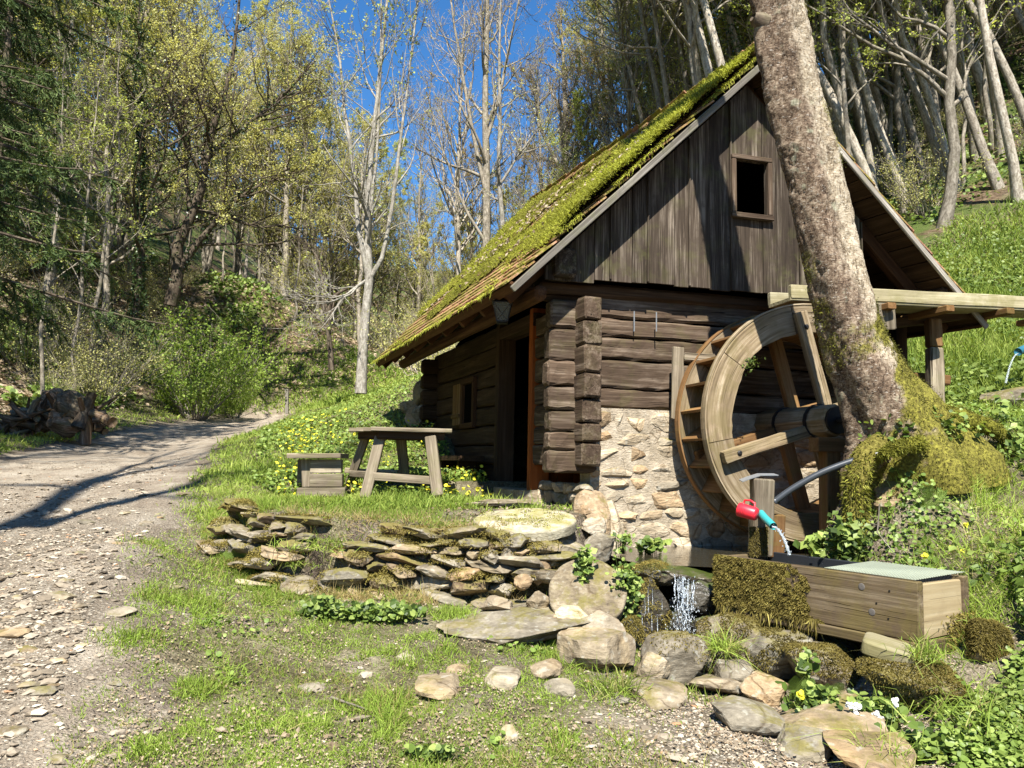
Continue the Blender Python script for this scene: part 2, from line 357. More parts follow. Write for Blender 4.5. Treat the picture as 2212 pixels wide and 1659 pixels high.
def bark(name, a, b, c, moss=.25, sc=1.0):
    s = NT(name, .92, .1); v = s.attr('wc'); p = s.pos()
    n = s.noise(s.sc(v, (5 * sc, 14 * sc, 14 * sc)), 1, 5, .65, .5); n2 = s.noise(s.sc(v, (20, 20, 20)), 1, 3)
    cc = s.ramp(s.math('ADD', s.math('MULTIPLY', n, .7), s.math('MULTIPLY', n2, .3)), [(.35, a), (.5, b), (.64, c)])
    cc = s.mix(1, cc, s.math('MULTIPLY_ADD', s.rnd(), .5, .75), 'MULTIPLY')
    cc = s.mix(s.ramp(s.noise(p, 2.5, 4), [(.55, 0), (.68, moss)]), cc, (.10, .12, .035)); s.col(cc); s.bump(n, .5, .02); return s.m
M['barkg'] = bark('grey_bark', (.09, .075, .055), (.20, .175, .135), (.36, .32, .255))
M['barkp'] = bark('pale_bark', (.11, .09, .065), (.27, .235, .185), (.46, .42, .34), .2)
M['barkw'] = bark('white_bark', (.12, .105, .08), (.28, .255, .21), (.46, .43, .365), .2)
M['barkd'] = bark('dark_bark', (.035, .026, .018), (.09, .07, .05), (.17, .14, .10))
M['boltgrey'] = plain('grey_bolt_plug', (.11, .10, .09), .8, .2)
M['iron'] = plain('dark_iron', (.03, .028, .026), .55, .4, .6)
M['tin'] = plain('zinc_sheet', (.42, .44, .45), .45, .5, .7)
M['red'] = plain('red_plastic', (.62, .02, .035), .4, .5)
M['teal'] = plain('teal_plastic', (.03, .30, .30), .4, .5)
M['black'] = plain('black_hose', (.035, .04, .045), .35, .5)
M['liner'] = plain('dark_liner', (.02, .022, .025), .3, .5)
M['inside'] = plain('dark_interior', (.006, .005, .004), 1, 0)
# ---------------------------------------------------------------- terrain
CP = np.array([
 (-1,2,-.05),(0,3.4,.10),(1.5,3.4,.13),(2.5,3.4,.22),(0,4.5,.30),(-1.5,4.5,.34),(1,4.5,.26),(0,5.4,.42),(-1,5.6,.44),(-2.3,6.3,.56),(1.25,5.4,.15),
 (1.6,4.6,.18),(2.5,4.0,.32),(0,0,-.15),(3,2,.25),(-3,2,.0),(0,-4,-.3),(-6,-3,-.2),(6,-3,.5),
 (-1.71,3.4,.15),(-2.18,4.6,.50),(-2.67,6,.80),(-3.9,9.4,1.32),(-5.15,14,1.78),(-6.9,24,2.8),(-8,30,3.35),
 (-4.5,4.6,.45),(-4.5,7,.88),(-7.2,11,1.42),(-8.7,17,1.95),(-10,24,2.7),(-9.8,30,3.35),(-8.6,13,1.75),(-9.6,16,2.0),(-6,7,1.0),(-8,8,1.3),
 (-12,15,2.9),(-10.9,18,2.6),(-16,18,6),(-15,25,5.6),(-12.8,27,4.6),(-17.6,35,10.2),(-12.1,34,8.8),(-7.9,34,6.6),(-5.6,33,5.0),(-9.8,31,4.1),
 (-25,30,14),(-30,50,22),(-14,45,9.5),(-5,45,6),(-40,20,20),(-8,60,7),(0,40,5),(0,60,7),(5,60,12),(0,100,14),(-10,100,18),(-40,100,38),(-20,10,9),(-20,0,9),
 (-3.8,16,2.4),(-1.46,15,3.25),(-2.4,16,2.95),(-.8,12.5,2.3),(-1.7,8.2,1.13),(-2.8,8,1.12),(0,8.2,1.12),(-2.6,9.5,1.28),(-1.4,11,1.75),(-4.6,12,1.65),
 (-2,20,3.5),(-4,25,3.6),(-6,27,3.5),(3,14,3.6),(6,14,4.6),
 (2.6,5.75,1.1),(2.75,4.75,.66),(2.8,5.3,.94),(3.4,5.75,1.38),(2.95,6.0,1.62),(3.3,6.2,1.75),(3.7,6.3,1.86),(4.2,6.5,1.97),(3.9,5.9,1.66),(2.85,5.72,1.46),(3.3,5.9,1.66),(2.75,5.5,1.2),(3.2,5.45,1.28),(4,5,1.3),(4,4,1.0),(3.2,4.0,.62),(5,7.5,2.05),
 (4.4,7.9,2.0),(5.6,10,2.5),(9,10,3.6),(10,18,7),(9.5,15,5.4),(7,14,4.5),(12,22,9.6),(15,26,13.5),(20,35,21),(10,40,17),(25,30,24),(12,12,5),(20,15,11),(6,30,9),(30,5,12),(12,3,3.2),
 (40,60,45),(-60,60,45),(0,140,30),(60,0,30),(-60,-20,30),(0,-60,5),(60,100,60),(-60,140,50),(0,-140,5),(140,-100,30),(-140,-100,30),(140,60,60),(-140,60,60)], float)
def _U(r2): return np.where(r2 > 1e-9, r2 * np.log(r2 + 1e-12), 0) * .5
def _fit():
    X = CP[:, :2]; n = len(X); d = ((X[:, None] - X[None]) ** 2).sum(-1); K = _U(d) + np.eye(n) * .012
    A = np.zeros((n + 3, n + 3)); A[:n, :n] = K; A[:n, n] = 1; A[:n, n + 1:] = X; A[n, :n] = 1; A[n + 1:, :n] = X.T
    return np.linalg.solve(A, np.concatenate([CP[:, 2], np.zeros(3)]))
_W = _fit()
def tps(x, y):
    sh = np.shape(x); p = np.stack([np.ravel(x), np.ravel(y)], -1); out = np.zeros(len(p))
    for a in range(0, len(p), 40000):
        q = p[a:a + 40000]; d = ((q[:, None] - CP[None, :, :2]) ** 2).sum(-1)
        out[a:a + 40000] = _U(d) @ _W[:-3] + _W[-3] + q @ _W[-2:]
    return out.reshape(sh)
def pdist(poly, x, y):
    """signed distance to polygon, positive inside"""
    poly = np.asarray(poly, float); x = np.asarray(x, float); y = np.asarray(y, float)
    d = np.full(x.shape, 1e9); ins = np.zeros(x.shape, bool); n = len(poly)
    for i in range(n):
        a = poly[i]; b = poly[(i + 1) % n]; e = b - a
        t = np.clip(((x - a[0]) * e[0] + (y - a[1]) * e[1]) / (e @ e), 0, 1)
        d = np.minimum(d, np.hypot(x - a[0] - t * e[0], y - a[1] - t * e[1]))
        c = (a[1] > y) != (b[1] > y); xx = (b[0] - a[0]) * (y - a[1]) / (b[1] - a[1] + 1e-12) + a[0]
        ins ^= c & (x < xx)
    return np.where(ins, d, -d)
TERR = [(-2.48, 7.05), (-2.2, 6.75), (-.95, 6.22), (-.1, 6.0), (.45, 6.22), (.78, 6.85), (.95, 7.4), (3.4, 8.2), (3, 11), (0, 12), (-1.2, 10.5), (-2.4, 9), (-2.8, 8.2)]
POOL = [(.95, 7.5), (.82, 6.75), (.95, 6.12), (1.9, 5.85), (2.35, 6.15), (2.85, 6.6), (3.7, 6.95), (4.0, 7.7), (3.9, 8.3)]
RAV = [(1.0, 5.8), (1.12, 5.4), (1.5, 5.2), (1.75, 5.1), (1.95, 4.95), (2.05, 5.1), (1.8, 5.75)]
def XR(y): return np.interp(y, [-20, 0, 2, 3.4, 4.6, 6, 9.4, 14, 24, 30, 36], [-1.4, -1.3, -1.45, -1.75, -2.15, -2.65, -3.8, -5.1, -6.9, -7.6, -7])
def XL(y): return np.interp(y, [-20, 0, 4, 8, 11, 17, 24, 30, 36], [-7, -7, -7, -7, -7.1, -8.6, -9.6, -9.9, -9])
def height(x, y, fine=True):
    x = np.asarray(x, float); y = np.asarray(y, float)
    z = tps(x, y)
    if fine:
        p = np.stack([x, y], -1); r = np.hypot(x, y)
        inroad = sstep(-.25, .25, np.minimum(XR(y) - x, x - XL(y)))
        z = z + (fbm(p * 1.1, 4, 5) - .5) * (.16 - .08 * inroad) * sstep(0, 6, r) + (fbm(p * 4, 3, 9) - .5) * .05
        z = z - .035 * inroad * np.exp(-((x - XR(y) + 1.0) / .22) ** 2)
        z = z + (fbm(p * .25, 3, 21) - .5) * 1.6 * sstep(26, 50, r)
    dt = pdist(TERR, x, y); zt = 1.10 - .10 * np.clip(7.2 - y, 0, 1.2) + (fbm(np.stack([x, y], -1) * 2.2, 3, 4) - .5) * .07
    z = z + (zt - z) * sstep(-.06, .12, dt) * (y < 8.8) + 0
    zt2 = sstep(-.06, .12, dt) * (y >= 8.8); z = z + (np.maximum(1.12, np.minimum(z, 1.3)) - z) * zt2 * sstep(0, .5, dt)
    dp = pdist(POOL, x, y); z = z + (np.minimum(z, .55) - z) * sstep(-.15, .10, dp)
    dr = pdist(RAV, x, y); z = z + (np.minimum(z, .08) - z) * sstep(-.18, .10, dr)
    return z
def gh(x, y): return float(height(np.array([x]), np.array([y]))[0])
def normal_at(x, y, e=.12):
    dx = (height(x + e, y) - height(x - e, y)) / (2 * e); dy = (height(x, y + e) - height(x, y - e)) / (2 * e)
    n = np.stack([-dx, -dy, np.ones_like(dx)], -1); return n / np.linalg.norm(n, axis=-1)[..., None]
# region weights
def regions(x, y):
    p = np.stack([x, y], -1); n = fbm(p * 1.3, 4, 31) - .5; n2 = fbm(p * 3.4, 3, 33) - .5
    road = sstep(-.22, .22, np.minimum(XR(y) - x, x - XL(y)) + n * .5) * sstep(31, 29.5, y)
    lawn = np.zeros_like(x)
    lawn = np.maximum(lawn, sstep(7.4, 9.3, y + n * 1.5) * sstep(-.1, .35, x - XR(y) + n * .4) * sstep(6, 4.5, x - (y - 8) * .35))     # right of the road, mound
    lawn = np.maximum(lawn, sstep(29.3, 30.2, y) * sstep(33.5, 32, y + n * 2) * sstep(-12.5, -11, x) * sstep(-3, -5, x))
    lawn = np.maximum(lawn, .95 * sstep(0, .4, XL(y) - x + n * .5) * sstep(2.3, 1.2, XL(y) - x) * (y < 33))                        # strip left of the road
    gr = sstep(.05, .45, x - XR(y) + n * .5) * sstep(9.5, 8, y) * sstep(1.0, .0, x + .55 * (y - 4.0) * -1 + n * 1.2 - .3)
    gr = gr * sstep(-.14, .10, n2 + n * .9 + .05)
    lawn = np.maximum(lawn, gr * .9)
    mead = sstep(8.2, 9.4, y) * sstep(3.8, 4.6, x) * sstep(18.5, 16.5, y + n * 3 - (x - 9) * .4)
    bank = sstep(2.35, 2.7, x - (y - 4.6) * .1 + n * .3) * sstep(8.6, 7.8, y) * (y > 2)
    forest = np.clip(sstep(1.4, 2.6, XL(y) - x + n * 1.5) * (y > -30) + sstep(30, 33, y + n * 4) + sstep(16.5, 18.5, y + n * 3 - (x - 9) * .4) * (x > 3) + sstep(22, 26, y) * (x > -4), 0, 1)
    grav = sstep(-.6, .6, x - .75 * (5.2 - y) * .3 - .35 + n * 1.2) * sstep(5.0, 4.4, y) * (1 - bank) * (1 - road)
    return road, lawn * (1 - road), mead, bank, forest, grav

def build_ground():
    a1 = np.radians(np.concatenate([np.arange(-180, -44, 3.0), np.arange(-44, 44, .22), np.arange(44, 180.1, 3.0)]))
    r = [0.0, .4]
    while r[-1] < 240: r.append(r[-1] * (1.0125 if r[-1] < 9 else 1.02 if r[-1] < 40 else 1.06))
    r = np.array(r); na = len(a1); R, A = np.meshgrid(r, a1, indexing='ij')
    x = R * np.sin(A); y = R * np.cos(A); z = height(x, y)
    v = np.stack([x, y, z], -1).reshape(-1, 3)
    i = np.arange(len(r) - 1)[:, None]; j = np.arange(na - 1)[None, :]
    q = np.stack([i * na + j, i * na + j + 1, (i + 1) * na + j + 1, (i + 1) * na + j], -1).reshape(-1, 4)[:, ::-1]
    q = q[::1]
    rg = regions(v[:, 0], v[:, 1])
    road, lawn, mead, bank, forest, grav = rg
    col = np.stack([np.maximum(road, grav * .9), np.clip(lawn * .8 + mead + bank * .45, 0, 1), forest, np.ones_like(road)], -1)
    wetm = sstep(-.3, .1, pdist(POOL, v[:, 0], v[:, 1])) + sstep(-.25, .1, pdist(RAV, v[:, 0], v[:, 1]))
    s = NT('ground', .95, .1); p = s.pos(); mk = s.attr('mask', 'Color')
    sp = s.n('ShaderNodeSeparateColor'); s.l(mk, sp.inputs[0]); Rm, Gm, Bm = sp.outputs[0], sp.outputs[1], sp.outputs[2]
    f1 = s.noise(p, 3, 6, .65); f2 = s.noise(p, 22, 5, .7); f3 = s.noise(p, 90, 3, .6)
    ff = s.math('ADD', s.math('MULTIPLY', f1, .4), s.math('ADD', s.math('MULTIPLY', f2, .35), s.math('MULTIPLY', f3, .25)))
    soil = s.ramp(ff, [(.38, (.05, .037, .026)), (.5, (.155, .125, .092)), (.6, (.33, .285, .22))])
    vd = s.voro(p, 42, 'F1', 'Color'); vb = s.voro(p, 42, 'F1'); vd2 = s.voro(p, 17, 'F1', 'Color')
    g1 = s.mix(s.ramp(vb, [(.25, 0), (.6, 1)]), s.mix(.75, s.ramp(s.xyz(vd, 0), [(0, (.12, .10, .07)), (.5, (.27, .225, .165)), (1, (.44, .39, .30))]), s.ramp(s.xyz(vd2, 1), [(0, (.17, .14, .1)), (1, (.42, .38, .30))])), (.13, .105, .075))
    dust = s.ramp(s.math('ADD', s.math('MULTIPLY', f1, .6), s.math('MULTIPLY', f3, .4)), [(.35, (.17, .13, .095)), (.5, (.34, .285, .215)), (.65, (.50, .445, .355))])
    farf = s.ramp(s.math('DIVIDE', s.xyz(p, 1), 16), [(.32, 0), (.55, .9)])
    roadc = s.mix(s.math('MAXIMUM', s.ramp(s.noise(p, .7, 3), [(.48, 0), (.6, .75)]), farf), g1, dust)
    c = s.mix(s.math('MULTIPLY', Rm, 1.0), soil, roadc)
    green = s.ramp(ff, [(.38, (.045, .042, .016)), (.5, (.115, .11, .04)), (.62, (.23, .21, .095))])
    c = s.mix(s.math('MULTIPLY', Gm, .75), c, green)
    lit = s.ramp(s.voro(s.mix(.03, p, s.noise(p, 6, 3)), 11, 'F1', 'Color'), [(0, (.045, .03, .018)), (.5, (.12, .082, .05)), (1, (.23, .17, .11))])
    fl = s.mix(s.ramp(s.math('ADD', s.noise(p, .45, 5, .7), s.math('MULTIPLY', f2, .15)), [(.50, 0), (.62, .8)]), lit, (.07, .115, .022))
    c = s.mix(Bm, c, fl)
    c = s.mix(s.attr('wet', 'Fac'), c, (.035, .03, .02)); s.col(c)
    s.bump(s.math('ADD', s.math('MULTIPLY', s.ramp(vb, [(0, 1), (.6, 0)]), .5), s.math('ADD', f2, f3)), .9, .03)
    me = np_mesh('ground', v, None, q, s.m, {'mask': col, 'wet': np.clip(wetm, 0, 1)}, True)
    o = link('ground', me); o['kind'] = 'structure'; return o
ground = build_ground()

# ---------------------------------------------------------------- the watermill: frame of reference
GA, EA = math.radians(15), math.radians(20)
g = V3(math.cos(GA), math.sin(GA), 0); e = V3(-math.sin(EA), math.cos(EA), 0)
C0 = V3(.72, 7.2, 0)
def H(s_, t_, z_): return C0 + g * s_ + e * t_ + V3(0, 0, z_)
mill = thing('watermill', 'old log watermill with a mossy tiled gable roof and an open dark doorway', 'watermill', H(0, 0, 1.1))
def part(mb, name, mat, parent=None, smooth=False, **kw): return mb.build(name, M[mat] if isinstance(mat, str) else mat, parent or mill, smooth, **kw)
ZE, ZA = 3.03, 5.44          # eave and ridge height
SA = 1.53
E1 = H(-.93, -.45, ZE); A1 = H(SA, -.45, ZA)
E2 = P(812, 783, 12.3); A2 = P(1152, 447, 12.3)
F1 = H(4.02, -.45, ZE); F2 = F1 + (E2 - E1) + (A2 - A1 - (E2 - E1)) * .5
def RL(u, v): return (E1 * (1 - u) + E2 * u) * (1 - v) + (A1 * (1 - u) + A2 * u) * v
def RR(u, v): return (F1 * (1 - u) + F2 * u) * (1 - v) + (A1 * (1 - u) + A2 * u) * v
def rnormal(fn, u, v, flip):
    a = fn(u + .01, v) - fn(u - .01, v); b = fn(u, v + .01) - fn(u, v - .01); n = unit(np.cross(b, a) if flip else np.cross(a, b)); return n
# deck boards under the tiles, bargeboards, rafters
for fn, fl in ((RL, True), (RR, False)):
    for k in range(16):
        v0, v1 = k / 16, (k + 1) / 16 - .004; mb = MB()
        for u0, u1 in [(i / 8, (i + 1) / 8) for i in range(8)]:
            n = rnormal(fn, u0, v0, fl); b = [fn(u0, v0), fn(u1, v0), fn(u1, v1), fn(u0, v1)]
            mb.hexa([q - n * .045 for q in b] + [q - n * .02 for q in b], wc=[(u0 * 6, v0 * 3.4 + k, 0), (u1 * 6, v0 * 3.4 + k, 0), (u1 * 6, v1 * 3.4 + k, 0), (u0 * 6, v1 * 3.4 + k, 0)] * 2)
        part(mb, 'roof_board', 'logdark')
    n = rnormal(fn, 0, .5, fl); lat = unit(E1 - E2)
    mb = MB(); a, b = fn(0, -.012), fn(0, 1.0)
    mb.beam(a - n * .05 + lat * .016, b - n * .05 + lat * .016, .028, .06, up=n, seg=8, jit=.002, seed=4); part(mb, 'bargeboard', 'greyl')
    for k, u in enumerate(np.linspace(.07, .99, 9)):
        mb = MB(); mb.beam(fn(u, 0.01) - n * .11, fn(u, .985) - n * .11, .10, .12, up=n, seg=3, jit=.004, seed=k); part(mb, 'rafter', 'rafter')
    mb = MB(); mb.beam(fn(-.0, 0) - n * .04, fn(1, 0) - n * .04, .03, .09, up=n, seg=6, jit=.003, seed=31); part(mb, 'eave_board', 'rafter')
# roof tiles: plain clay tiles with rounded tails
s = NT('clay_tile', .9, .15); n_ = s.noise(s.pos(), 20, 5, .7)
c_ = s.ramp(n_, [(.35, (.16, .075, .04)), (.5, (.34, .17, .10)), (.65, (.45, .29, .19))]); c_ = s.mix(1, c_, s.math('MULTIPLY_ADD', s.rnd(), .6, .65), 'MULTIPLY')
mk = s.ramp(s.noise(s.pos(), 4, 5, .7), [(.42, 0), (.56, .92)]); c_ = s.mix(mk, c_, s.ramp(n_, [(.3, (.10, .09, .014)), (.7, (.26, .25, .04))])); s.col(c_); s.bump(n_, .8, .015); M['tile'] = s.m
tw, tl, th = .178, .36, .016
def tile_mb():
    mb = MB(); prof = [(-tw / 2, tl), (-tw / 2, .05), (-tw * .3, .012), (0, 0), (tw * .3, .012), (tw / 2, .05), (tw / 2, tl)]
    mb.prism([(x, y, 0) for x, y in prof], (0, 0, th)); return mb
tile_me = tile_mb().mesh('tile', M['tile'])
def tile_frames(fn, fl, ncol, nrow, seed):
    rg = np.random.RandomState(seed); out = []
    for r in range(nrow):
        for c in range(ncol):
            u = (c + .5 + (.5 if r % 2 else 0)) / (ncol + .5); v = -.018 + r / nrow
            if v > .985: continue
            o = fn(u, v); up = unit(fn(u, v + .02) - fn(u, v)); n = rnormal(fn, u, v, fl); x = unit(np.cross(up, n))
            tilt = .085 + rg.uniform(-.012, .02); up2 = unit(up * math.cos(tilt) - n * math.sin(tilt)); n2 = np.cross(x, up2)
            yaw = rg.uniform(-.03, .03); x3 = x * math.cos(yaw) + up2 * math.sin(yaw); up3 = np.cross(n2, x3)
            m = np.eye(4); m[:3, 0] = x3; m[:3, 1] = up3; m[:3, 2] = n2; m[:3, 3] = o + n * (.022 + rg.uniform(0, .006)) + up * rg.uniform(-.012, .012); out.append((m, u, v))
    return out
TL = tile_frames(RL, True, 33, 23, 1); TR = tile_frames(RR, False, 33, 23, 2)
def rank(k): 
    m, u, v = k; return np.linalg.norm(m[:3, 3] - EYE)
solo = sorted(TL, key=lambda k: rank(k) - 2.2 * (k[1] < .06) - 1.0 * (k[2] < .12))[:230] + [k for k in TR if k[1] < .035] + [k for k in TR if .035 < k[1] < .06]
sid = {id(k) for k in solo}
for m, u, v in solo:
    o = bpy.data.objects.new('tile', tile_me); COL.objects.link(o); o.parent = mill
    mm = m.copy(); mm[:3, 3] -= np.array(mill.location); o.matrix_local = Matrix(mm.tolist())
tv, tq = tile_mb(), None
base = np.concatenate(tv.v); bt = np.concatenate(tv.t); bq = np.concatenate(tv.q)
rest = [k for k in TL + TR if id(k) not in sid]
vv = np.concatenate([base @ m[:3, :3].T + m[:3, 3] for m, u, v in rest]); K = len(base); ar = np.arange(len(rest))[:, None, None] * K
o = link('tile_field', np_mesh('tile_field', vv, (bt[None] + ar).reshape(-1, 3), (bq[None] + ar).reshape(-1, 4), M['tile'], {'wc': vv}), mill); o['kind'] = 'stuff'
# ridge tiles
for k in range(17):
    u0 = k / 17; c = A1 * (1 - u0) + A2 * u0; c2 = A1 * (1 - u0 - 1.08 / 17) + A2 * (u0 + 1.08 / 17); d = unit(c2 - c); sd = unit(np.cross(d, (0, 0, 1))); mb = MB(); pr = []
    for zz, rr in ((c, .125), (c2, .105)):
        for q in range(7): a = math.pi * q / 6; pr.append(zz + sd * math.cos(a) * rr + V3(0, 0, math.sin(a) * rr * .7 - .0))
    inn = [p_ - V3(0, 0, .016) for p_ in pr]; mb.add(pr + inn, quads=[(q, q + 1, q + 8, q + 7) for q in range(6)] + [(14 + q, 14 + q + 7, 14 + q + 8, 14 + q + 1) for q in range(6)] + [(q, q + 14, q + 15, q + 1) for q in range(6)] + [(7 + q, 7 + q + 1, 21 + q + 1, 21 + q) for q in range(6)])
    part(mb, 'ridge_tile', 'tile')

def blades(pos, nrm, n_len, wid, rg, lean=.5, droop=0.0, tint=None, seg=2, droopvec=(0, 0, -1)):
    """grass-like blades: 5 vertices, one quad and one triangle each"""
    N = len(pos); rd = rg.randn(N, 3); d = nrm + rd * lean; d /= np.linalg.norm(d, axis=1)[:, None]
    sdv = np.cross(d, rg.randn(N, 3)); sdv /= np.linalg.norm(sdv, axis=1)[:, None] + 1e-9
    L = np.asarray(n_len) * np.ones(N); W = np.asarray(wid) * np.ones(N); bend = rg.randn(N, 3) * .25 * L[:, None]; dv = np.asarray(droopvec) * (droop * L)[:, None]
    a = pos - sdv * W[:, None] / 2; b = pos + sdv * W[:, None] / 2
    m = pos + d * L[:, None] * .55 + bend * .3 + dv * .3; tip = pos + d * L[:, None] + bend + dv
    c_ = m - sdv * W[:, None] * .4; dd = m + sdv * W[:, None] * .4
    v = np.stack([a, b, dd, c_, tip], 1).reshape(-1, 3); k = np.arange(N)[:, None] * 5
    q = k + np.array([[0, 1, 2, 3]]); t = k + np.array([[3, 2, 4]])
    tn = rg.rand(N) if tint is None else tint
    return v, t, q, np.repeat(tn, 5)
def leaves(pos, size, rg, nrm=None, flat=.6, tint=None, aspect=.55, hexa=False):
    """leaf-shaped rhombs (or rounder six-sided leaves) at pos"""
    N = len(pos); d = rg.randn(N, 3)
    if nrm is not None: d = d * flat + np.asarray(nrm) * 1.0
    d /= np.linalg.norm(d, axis=1)[:, None] + 1e-9; a = np.cross(d, rg.randn(N, 3)); a /= np.linalg.norm(a, axis=1)[:, None] + 1e-9; b = np.cross(d, a)
    S = (np.asarray(size) * np.ones(N))[:, None]; tn = rg.rand(N) if tint is None else tint
    if hexa:
        off = [(1, 0, 0), (.45, .8, .08), (-.5, .75, .08), (-.9, 0, 0), (-.5, -.75, .08), (.45, -.8, .08)]
        v = np.stack([pos + a * S * x * .5 + b * S * y * .5 * aspect / .55 * .8 + d * S * z for x, y, z in off], 1).reshape(-1, 3); k = np.arange(N)[:, None] * 6
        q = np.concatenate([k + np.array([[0, 1, 2, 3]]), k + np.array([[0, 3, 4, 5]])]); return v, None, q, np.repeat(tn, 6)
    v = np.stack([pos + a * S * .5, pos + b * S * .5 * aspect + d * S * .06, pos - a * S * .5, pos - b * S * .5 * aspect + d * S * .06], 1).reshape(-1, 3)
    q = np.arange(N)[:, None] * 4 + np.array([[0, 1, 2, 3]]); return v, None, q, np.repeat(tn, 4)
def join(parts):
    vs, ts, qs, tn, n = [], [], [], [], 0
    for v, t, q, c in parts:
        vs.append(v); tn.append(c)
        if t is not None: ts.append(t + n)
        if q is not None: qs.append(q + n)
        n += len(v)
    return np.concatenate(vs), (np.concatenate(ts) if ts else None), (np.concatenate(qs) if qs else None), np.concatenate(tn)
def leafobj(name, parts, mat, parent=None, **kw):
    v, t, q, c = join(parts); return link(name, np_mesh(name, v, t, q, M[mat], {'tint': c, 'wc': v}), parent, **kw)

# moss carpet on the left roof slope: cushions with a fuzzy top
def roof_moss():
    nu, nv = 230, 170; U, V = np.meshgrid(np.linspace(-.004, 1, nu), np.linspace(-.01, 1.0, nv), indexing='ij')
    pos = (E1[None, None] * (1 - U)[..., None] + E2 * U[..., None]) * (1 - V)[..., None] + (A1 * (1 - U)[..., None] + A2 * U[..., None]) * V[..., None]
    n = rnormal(RL, .5, .5, True); q = np.stack([U * 6, V * 3.4], -1)
    big = fbm(q * 1.0 + 3, 3, 71); sm = fbm(q * 5, 3, 73); tiny = fbm(q * 16, 2, 75)
    edge = np.exp(-(U / .16) ** 2) * sstep(.08, .4, V)
    hgt = (big - .43) * .22 + (sm - .5) * .10 + (tiny - .5) * .03 + edge * .15 + .025 - .085 * sstep(.45, .05, V) 
    keep = hgt > .012; hgt = .10 * (1 - np.exp(-np.clip(hgt, 0, 1) / .075))
    v = pos + n * (.035 + hgt)[..., None] + np.array([0, 0, 0])
    v = v + lat_[None, None] * (np.exp(-(U / .006) ** 2) * .03)[..., None]
    idx = np.arange(nu * nv).reshape(nu, nv); kq = keep[:-1, :-1] & keep[1:, :-1] & keep[1:, 1:] & keep[:-1, 1:]
    Q = np.stack([idx[:-1, :-1], idx[1:, :-1], idx[1:, 1:], idx[:-1, 1:]], -1)[kq]
    o = link('moss_cushion', np_mesh('moss_cushion', v.reshape(-1, 3), None, Q, M['moss'], {'wc': v.reshape(-1, 3)}, True), mill); o['kind'] = 'stuff'
    rg = np.random.RandomState(5); N = 52000
    pu = rg.rand(N) ** 1.7; pv = rg.rand(N); iu = np.clip((pu * (nu - 1)).astype(int), 0, nu - 1); iv = np.clip((pv * (nv - 1)).astype(int), 0, nv - 1)
    k = keep[iu, iv]; iu, iv = iu[k], iv[k]; base = v[iu, iv] + rg.randn(k.sum(), 3) * .014 - n * .008
    near = np.exp(-(pu[k] / .3) ** 2)
    b = blades(base, np.tile(n, (len(base), 1)), rg.uniform(.018, .045, len(base)), .006 + .005 * near * 0 + .004 * pu[k], rg, .8, tint=np.clip(fbm(q[iu, iv] * 3, 3, 8) * 1.0 + rg.randn(len(base)) * .12 + .15 * near - .08, 0, 1))
    leafobj('moss', [b], 'mossroof', mill, kind='stuff')
    # fringe hanging over the verge and eave
    N = 5200; uu = np.zeros(N); vv_ = rg.rand(N); m = rg.rand(N) < .55; uu[~m] = rg.rand((~m).sum()); vv_[~m] = -.01
    ps = np.array([RL(a, b) for a, b in zip(uu, vv_)]) + n * .035; ok = fbm(np.stack([uu * 9, vv_ * 9], -1), 3, 44) > .44
    b = blades(ps[ok], np.tile(unit(n + lat_ * .5), (ok.sum(), 1)), rg.uniform(.02, .055, ok.sum()), .008, rg, .5, droop=1.0)
    leafobj('moss_fringe', [b], 'mossroof', mill, kind='stuff')
    N = 1500; pu = rg.rand(N) * .8; pv = rg.uniform(.2, .85, N); pp = np.array([RL(a, b) for a, b in zip(pu, pv)]) + n * .11
    leafobj('dead_leaves', [leaves(pp[fbm(np.stack([pu * 7, pv * 9], -1), 3, 91) > .53], .055, rg, n, .5)], 'litter', mill, kind='stuff')
lat_ = unit(E1 - E2); roof_moss()

